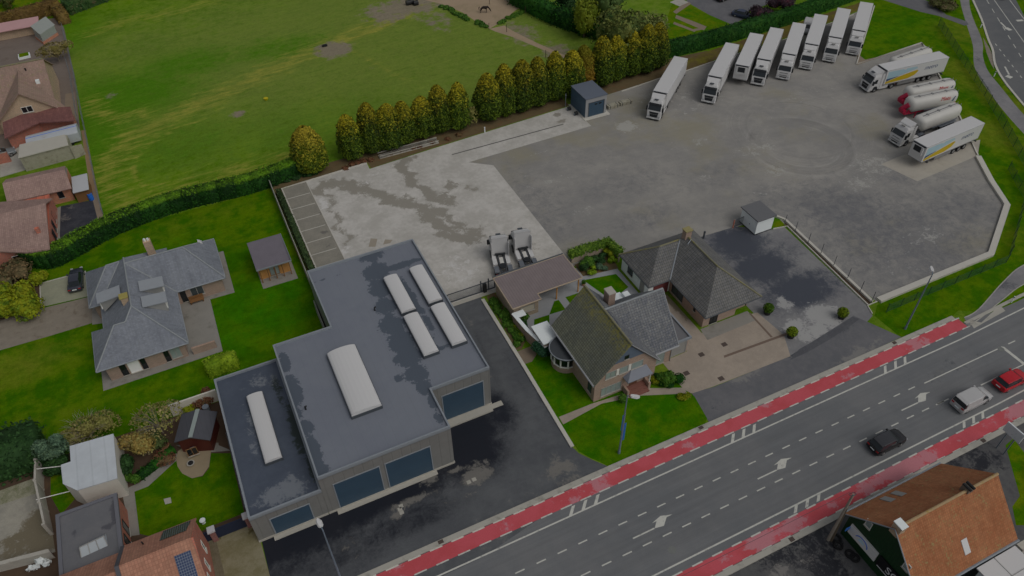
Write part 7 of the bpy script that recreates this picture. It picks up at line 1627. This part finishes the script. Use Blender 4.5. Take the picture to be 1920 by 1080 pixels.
mb = MB(); strip(mb, [(6.05,73.6),(5.95,64.0)], -.06, .06, 0, 2.0); o = mb.build('panel_fence', bpy.data.materials['pale_panel_fence']); tag(o, 'pale panel fence against the workshop side by the lawn', 'fence')
t = thing('sliding_gate', 'dark sliding gate with upright bars across the driveway', 'gate', (25, 67.3, 0))
mb = MB(); mb.box(20.4,28.6,67.22,67.3,.1,.25); mb.box(20.4,28.6,67.22,67.3,1.55,1.65); mb.build('rail', m_trimd, t); mb = MB()
for k in range(68): mb.box(20.45+k*.12,20.475+k*.12,67.24,67.28,.25,1.55)
mb.build('bars', m_trimd, t); mb = MB(); mb.box(26.9,27.35,67.0,67.5,.02,1.4); mb.build('motor_box', m_framed, t)
for x in (26.6,27.7,28.6): mb = MB(); mb.box(x,x+.14,67.33,67.47,.02,1.95); mb.build('post', m_trimd, t)
mb = MB(); mb.box(20.35,29.2,66.5,67.05,0,.05); o = mb.build('gate_track', m_plinth); o['kind'] = 'structure'
t = thing('yard_gate', 'small dark bar gate beside the white kiosk', 'gate', (65, 63.6, 0))
gx0, gy0 = G(1374,427)[:2]; gx1, gy1 = G(1397,418)[:2]; mb = MB(); mb.tube((gx0,gy0,.15),(gx1,gy1,.15),.05); mb.tube((gx0,gy0,1.35),(gx1,gy1,1.35),.05)
for k in range(18): u = k/17; x = gx0+(gx1-gx0)*u; y = gy0+(gy1-gy0)*u; mb.tube((x,y,.15),(x,y,1.35),.02,n=4)
mb.build('bars', m_trimd, t); mb = MB(); mb.tube((gx0,gy0,0),(gx0,gy0,1.5),.1); mb.build('post', m_brickr, t)
PG = 'thin dark posts along the yard kerb'
for k, (u, v) in enumerate(((1470,423),(1490,436),(1514,458),(1538,478),(1562,500),(1588,524),(1612,548),(1633,568))):
    x, y = G(u, v)[:2]; mb = MB(); mb.tube((x,y,0),(x,y,2.0),.045,n=6); o = mb.build('kerb_post', m_trimd); o['label'] = 'thin dark post on the kerb between forecourt and yard'; o['category'] = 'post'; o['group'] = PG
for u, v, lb in ((1377,447,'short dark post on the tarmac behind the hipped roof house'),):
    x, y = G(1319,447)[:2]; mb = MB(); mb.box(x-.1,x+.1,y-.1,y+.1,0,1.3); o = mb.build('service_post', m_trimd); tag(o, lb, 'post')
for u, v, lb in ((1838,52,'white marker post on the verge of the far road, upper one'),(1863,144,'white marker post on the verge of the far road, lower one'),(1896,567,'white marker post on the grass corner beside the cycle path')):
    x, y = G(u, v)[:2]; t = thing('marker_post', lb, 'post', (x,y,0)); mb = MB(); mb.box(x-.06,x+.06,y-.06,y+.06,0,1.1); mb.build('shaft', m_whitew, t); mb = MB(); mb.box(x-.065,x+.065,y-.065,y+.065,.85,1.0); mb.build('reflector', m_framed, t)
# utility pole and its cable
t = thing('utility_pole', 'weathered wooden utility pole in front of the green barn gable', 'utility pole', (43.1, 20.15, 0))
mb = MB(); mb.tube((43.1,20.15,0),(43.1,20.15,8.4),.17,.11,10); mb.build('pole', pm('grey_timber', c(104,98,90), .9, .3, 3), t)
mb = MB(); mb.tube((43.3,19.95,0),(43.15,20.1,6.0),.14,.12); mb.build('strut', m_bark, t)
mb = MB(); pts = [(43.1+.5*math.sin(a/6*PI*1.4)-.2, 20.2+.25*math.cos(a/6*PI*1.4), 8.1+.12*a) for a in range(7)]; mb.path(pts, .03); mb.build('bracket', m_trimd, t)
mb = MB(); mb.path([(43.1-(k*6.0), 20.5+.17*k*6*.1+ .02*k, 8.3-.9*math.sin(PI*min(k/8,1))) for k in range(12)], .018, 4); mb.build('cable', m_trimd, t)
t = thing('billboard', 'white board on a post seen from above at the right edge of the road', 'sign', (66.8, 20.1, 0))
m_bill = NB('speckled_board', .6, .3); m_bill = m_bill.done(m_bill.mix(m_bill.ss(m_bill.noise(5, 4, .7, m_bill.obj()), .64, .7), cv(122,125,127), cv(70,76,80)))
mb = MB(); mb.box(66.72,66.88,19.0,21.0,2.75,4.15); mb.build('board', m_bill, t); mb = MB(); mb.box(66.76,66.84,19.5,19.62,0,2.75); mb.box(66.76,66.84,20.4,20.52,0,2.75); mb.build('frame', m_galv, t)
t = thing('wall_sign', 'small bright blue sign on the corner of the green gable', 'sign', (44.5, 19.9, 0)); mb = MB(); mb.box(44.0,44.5,19.55,19.62,1.9,2.4); mb.build('board', pm('bright_blue', cv(40,82,160), .5, .1), t); mb = MB(); mb.box(44.45,44.7,19.56,19.61,2.1,2.2); mb.build('bracket', m_trimd, t)
TG = 'old tyres lying at the foot of the green gable'
for k, (u, v) in enumerate(((1567,1010),(1571,1024),(1593,1040),(1602,1047))):
    x, y = G(u, v)[:2]; mb = MB(); 
    for q in range(14):
        a, b = q*2*PI/14, (q+1)*2*PI/14; mb.tube((x+.38*math.cos(a),y+.38*math.sin(a),.13),(x+.38*math.cos(b),y+.38*math.sin(b),.13),.13,n=6,cap=False)
    o = mb.build('tyre', m_tyre); o['label'] = 'old black tyre lying on the ground by the green gable'; o['category'] = 'tyre'; o['group'] = TG
# timber stacks, mesh panels, hose reels by the wash house
x, y = G(1141,206)[:2]
for q, (dx, w_, lb) in enumerate(((0,2.2,'stack of grey timber beside the wash house, nearer its wall'),(2.5,2.4,'stack of grey timber beside the wash house, farther from its wall'))):
    t = thing('timber_stack', lb, 'timber stack', (x+dx, y, 0))
    for z in (0,.3): mb = MB(); mb.box(x+dx,x+dx+w_,y,y+.9,.08+z,.3+z); mb.build('board_layer', m_woodg, t)
    mb = MB(); mb.box(x+dx+.3,x+dx+.4,y-.03,y+.93,0,.62); mb.box(x+dx+w_-.4,x+dx+w_-.3,y-.03,y+.93,0,.62); mb.build('strap', m_trimd, t)
for u, v, lb in ((1067,207,'dark hose reel at the corner of the wash pad'),(1080,216,'dark pump on the wash pad beside the wash house')):
    px_, py_ = G(u, v)[:2]; t = thing('hose_reel' if 'reel' in lb else 'pump', lb, 'equipment', (px_,py_,0)); mb = MB(); mb.tube((px_-.25,py_,.4),(px_+.25,py_,.4),.32,n=14); mb.build('drum', m_framed, t); mb = MB(); mb.box(px_-.35,px_-.28,py_-.2,py_+.2,.02,.45); mb.box(px_+.28,px_+.35,py_-.2,py_+.2,.02,.45); mb.build('frame', m_galv, t)
t = thing('mesh_stack', 'long low stack of grey mesh panels under the conifer row', 'fence panels', (24.6,103.4,0)); mb = MB()
for k in range(60): xx = 24.6+k*.17; mb.box(xx,xx+.05,103.05+k*.012,103.75+k*.012,.1,.5)
mb.box(24.5,34.8,103.1,103.2,.45,.55); mb.box(24.5,34.8,104.2,104.3,.45,.55); mb.build('panels', m_kerb, t); mb = MB(); mb.box(24.5,34.8,103.1,104.2,.02,.1); mb.build('base', m_plinth, t)
for q, z_ in (([(691,463),(695,447),(708,448),(704,463)], .024),([(718,459),(722,449),(736,450),(732,456)], .024)):
    sheet('pit_cover', GP(q), pm('tan_slab', c(112,106,96), .9, .15, 1, obj=False), z_)
mb = MB()
for u, v in ((1358,646),(1315,665),(1287,700),(1352,710)): x, y = G(u, v)[:2]; mb.box(x-.35,x+.35,y-.3,y+.3,.02,.0275)
o = mb.build('inspection_covers', m_iron); o['kind'] = 'structure'
mb = MB()
for u, v in ((879,904),(889,899),(750,955),(753,961),(752,949)): x, y = G(u, v)[:2]; mb.box(x-.22,x+.22,y-.22,y+.22,.01,.023)
o = mb.build('inspection_covers', m_kerb); o['kind'] = 'structure'
# paddock: bales, electric fence posts, horse
BG = 'black wrapped bales at the paddock corner'
for k, (u, v, lb) in enumerate(((766,9,'black bale on the left at the paddock corner'),(772,7.5,'black bale in the middle at the paddock corner'),(780,9.5,'black bale on the right at the paddock corner'))):
    x, y = G(u, v)[:2]; mb = MB(); mb.tube((x-.5,y,.5),(x+.5,y,.5),.55,n=14); t = thing('bale', lb, 'bale', (x,y,0), 0, BG); mb.build('wrap', m_framed, t)
mb = MB(); x, y = G(609,87)[:2]; mb.box(x-.5,x+.5,y-.25,y+.25,0,.35); mb.box(x-.4,x+.4,y-.15,y+.15,.35,.42); o = mb.build('water_trough', m_framed); tag(o, 'small dark trough lying on the bare patch of the meadow', 'trough')
mb = MB(); x, y = G(499,187)[:2]; mb.tube((x,y,0),(x,y,.3),.3,.4,n=12); mb.tube((x,y,.3),(x,y,.34),.42,n=12); o = mb.build('bucket', pm('yellow_plastic', c(140,128,10), .5, .05)); tag(o, 'yellow bucket alone on the meadow', 'bucket')
for k, (u, v) in enumerate(((917,57),(950,60),(985,25),(1023,108),(918,8))):
    x, y = G(u, v)[:2]; mb = MB(); mb.tube((x,y,0),(x,y,1.6),.06,n=6); o = mb.build('paddock_post', m_bark); o['label'] = 'thin wooden post of the paddock fence'; o['category'] = 'post'; o['group'] = 'posts of the paddock fence'
t = thing('board_wall', 'low weathered board wall along the upper right of the paddock', 'wall', (*G(960,2)[:2],0)); mb = MB(); q = GP([(941,-2),(978,15),(981,10),(946,-8)]); mb.prism(q, 0, .9); mb.build('boards', m_woodg, t); mb = MB(); q = GP([(978,15),(985,2),(988,2),(981,16)]); mb.prism(q, 0, 1.0); mb.build('boards', m_woodg, t)
def horse():
    h0 = G(901,24)[:2]; h1 = G(914,24)[:2]
    t = thing('horse', 'dark brown horse grazing with lowered head in the sandy paddock', 'horse', ((h0[0]+h1[0])/2, (h0[1]+h1[1])/2, 0.014), math.atan2(h1[1]-h0[1], h1[0]-h0[0])+.12)
    V = []; E = []; Rd = []
    def ch(pts, root=None):
        p = root
        for x, y, z, r in pts:
            V.append((x,y,z)); Rd.append(r); i = len(V)-1
            if p is not None: E.append((p, i))
            p = i
        return p
    ch([(-.62,0,1.26,.30)]); ch([(-.25,0,1.2,.31),(.15,0,1.17,.31),(.52,0,1.2,.30),(.8,0,1.28,.2),(1.05,0,1.05,.16),(1.28,0,.74,.125),(1.4,0,.52,.12),(1.47,0,.34,.085),(1.5,0,.2,.065)], 0)
    for s in (-1,1):
        ch([(.5,s*.17,.86,.13),(.53,s*.18,.52,.07),(.52,s*.18,.16,.05),(.57,s*.18,.04,.06)], 3)
        ch([(-.6,s*.19,.95,.19),(-.5,s*.2,.76,.12),(-.78,s*.2,.5,.07),(-.74,s*.2,.16,.05),(-.69,s*.2,.04,.06)], 0)
        ch([(1.27,s*.09,.86,.03)], 6)
    me = bpy.data.meshes.new('body'); me.from_pydata(V, E, []); o = bpy.data.objects.new('body', me); link(o, t)
    mh_ = pm('dark_bay_coat', (.022,.014,.011,1), .6, .3, 2, dirt=(.05,.03,.02,1)); me.materials.append(mh_)
    sk = o.modifiers.new('skin', 'SKIN'); sv = me.skin_vertices[0].data
    for i, r in enumerate(Rd): sv[i].radius = (r, r)
    sv[0].use_root = True; ss_ = o.modifiers.new('smooth', 'SUBSURF'); ss_.levels = 1; ss_.render_levels = 2
    mk_ = pm('black_hair', (.01,.008,.008,1), .7, .3, 4)
    mb = MB(); mb.tube((-.92,0,1.38),(-1.05,0,1.1),.06,.09); mb.tube((-1.05,0,1.1),(-1.02,0,.5),.09,.03); mb.build('tail', mk_, t)
    mb = MB(); mb.path([(.78,0,1.5),(1.02,0,1.24),(1.25,0,.92),(1.34,0,.78)], .05); mb.build('mane', mk_, t)
horse()
# garden oddments
for lb, nm, q, m_ in (('square pale slab lying on the back lawn','stepping_slab',[(307,936),(320,933),(322,943),(310,946)], m_kerb),):
    mb = MB(); mb.prism(GP(q), 0, .06); o = mb.build(nm, m_); tag(o, lb, 'slab')
x, y = G(382,980)[:2]; mb = MB(); mb.tube((x,y,0),(x,y,.12),.22,.2,n=12); mb.tube((x,y,.12),(x,y,.5),.2,.3,n=12); o = mb.build('stone_bowl', m_whitew); tag(o, 'round white stone bowl on the back lawn near the gate', 'bowl')
x, y = G(359,871)[:2]; t = thing('fire_bowl', 'grey stone fire bowl in the middle of the sandy circle', 'fire bowl', (x,y,0)); mb = MB(); mb.tube((x,y,.02),(x,y,.3),.2,.42,n=12); mb.build('bowl', m_kerb, t); mb = MB(); mb.tube((x,y,.3),(x,y,.34),.3,n=10); mb.build('ash', m_framed, t)
x, y = G(374,846)[:2]
for k, (dx, dy, lb) in enumerate(((-.5,-.15,'metal garden chair before the red cabin, left one'),(.35,.2,'metal garden chair before the red cabin, right one'))):
    t = thing('garden_chair', lb, 'chair', (x+dx,y+dy,0)); mb = MB(); mb.box(x+dx-.25,x+dx+.25,y+dy-.25,y+dy+.25,.42,.47); mb.build('seat', m_galv, t); mb = MB(); mb.box(x+dx-.25,x+dx+.25,y+dy+.22,y+dy+.27,.47,.95); mb.build('backrest', m_galv, t)
    for sx in (-1,1):
        for sy in (-1,1): mb = MB(); mb.tube((x+dx+sx*.22,y+dy+sy*.22,.02),(x+dx+sx*.22,y+dy+sy*.22,.42),.025,n=5); mb.build('leg', m_galv, t)
x, y = G(388,763)[:2]; mb = MB(); mb.tube((x,y-1.0,0),(x,y-1.0,1.2),.35,n=14); mb.tube((x,y-1.0,1.2),(x,y-1.0,1.26),.37,n=14); o = mb.build('rain_barrel', m_galv); tag(o, 'grey rain barrel between white garden wall and red cabin', 'barrel')
x, y = G(75,1058)[:2]; t = thing('tarpaulin_heap', 'white plastic sheet heaped on the dark ground at the lower left', 'tarpaulin', (x,y,0))
link(bpy.data.objects.new('sheet', blob_mesh([(-.5,-.3,.3,.6,.3,.3),(.2,.1,.4,.45,.5,.4),(.7,-.3,.25,.4,.3,.25)], .3, 120, m_whitew, seed=120)), t)
x, y = G(1060,200)[:2]; mb = MB(); mb.tube((x,y,0),(x,y,2.2),.06); mb.tube((x,y,2.2),(x,y,2.5),.12,.08); o = mb.build('yard_light', m_galv); tag(o, 'short grey yard light at the back of the wash pad', 'lamp')
x, y = G(909,248)[:2]; mb = MB(); mb.tube((x,y,0),(x,y,.9),.1); mb.tube((x,y,.9),(x,y,.98),.13); o = mb.build('bollard', m_whitew); tag(o, 'short white bollard on the edge of the wash pad', 'bollard')
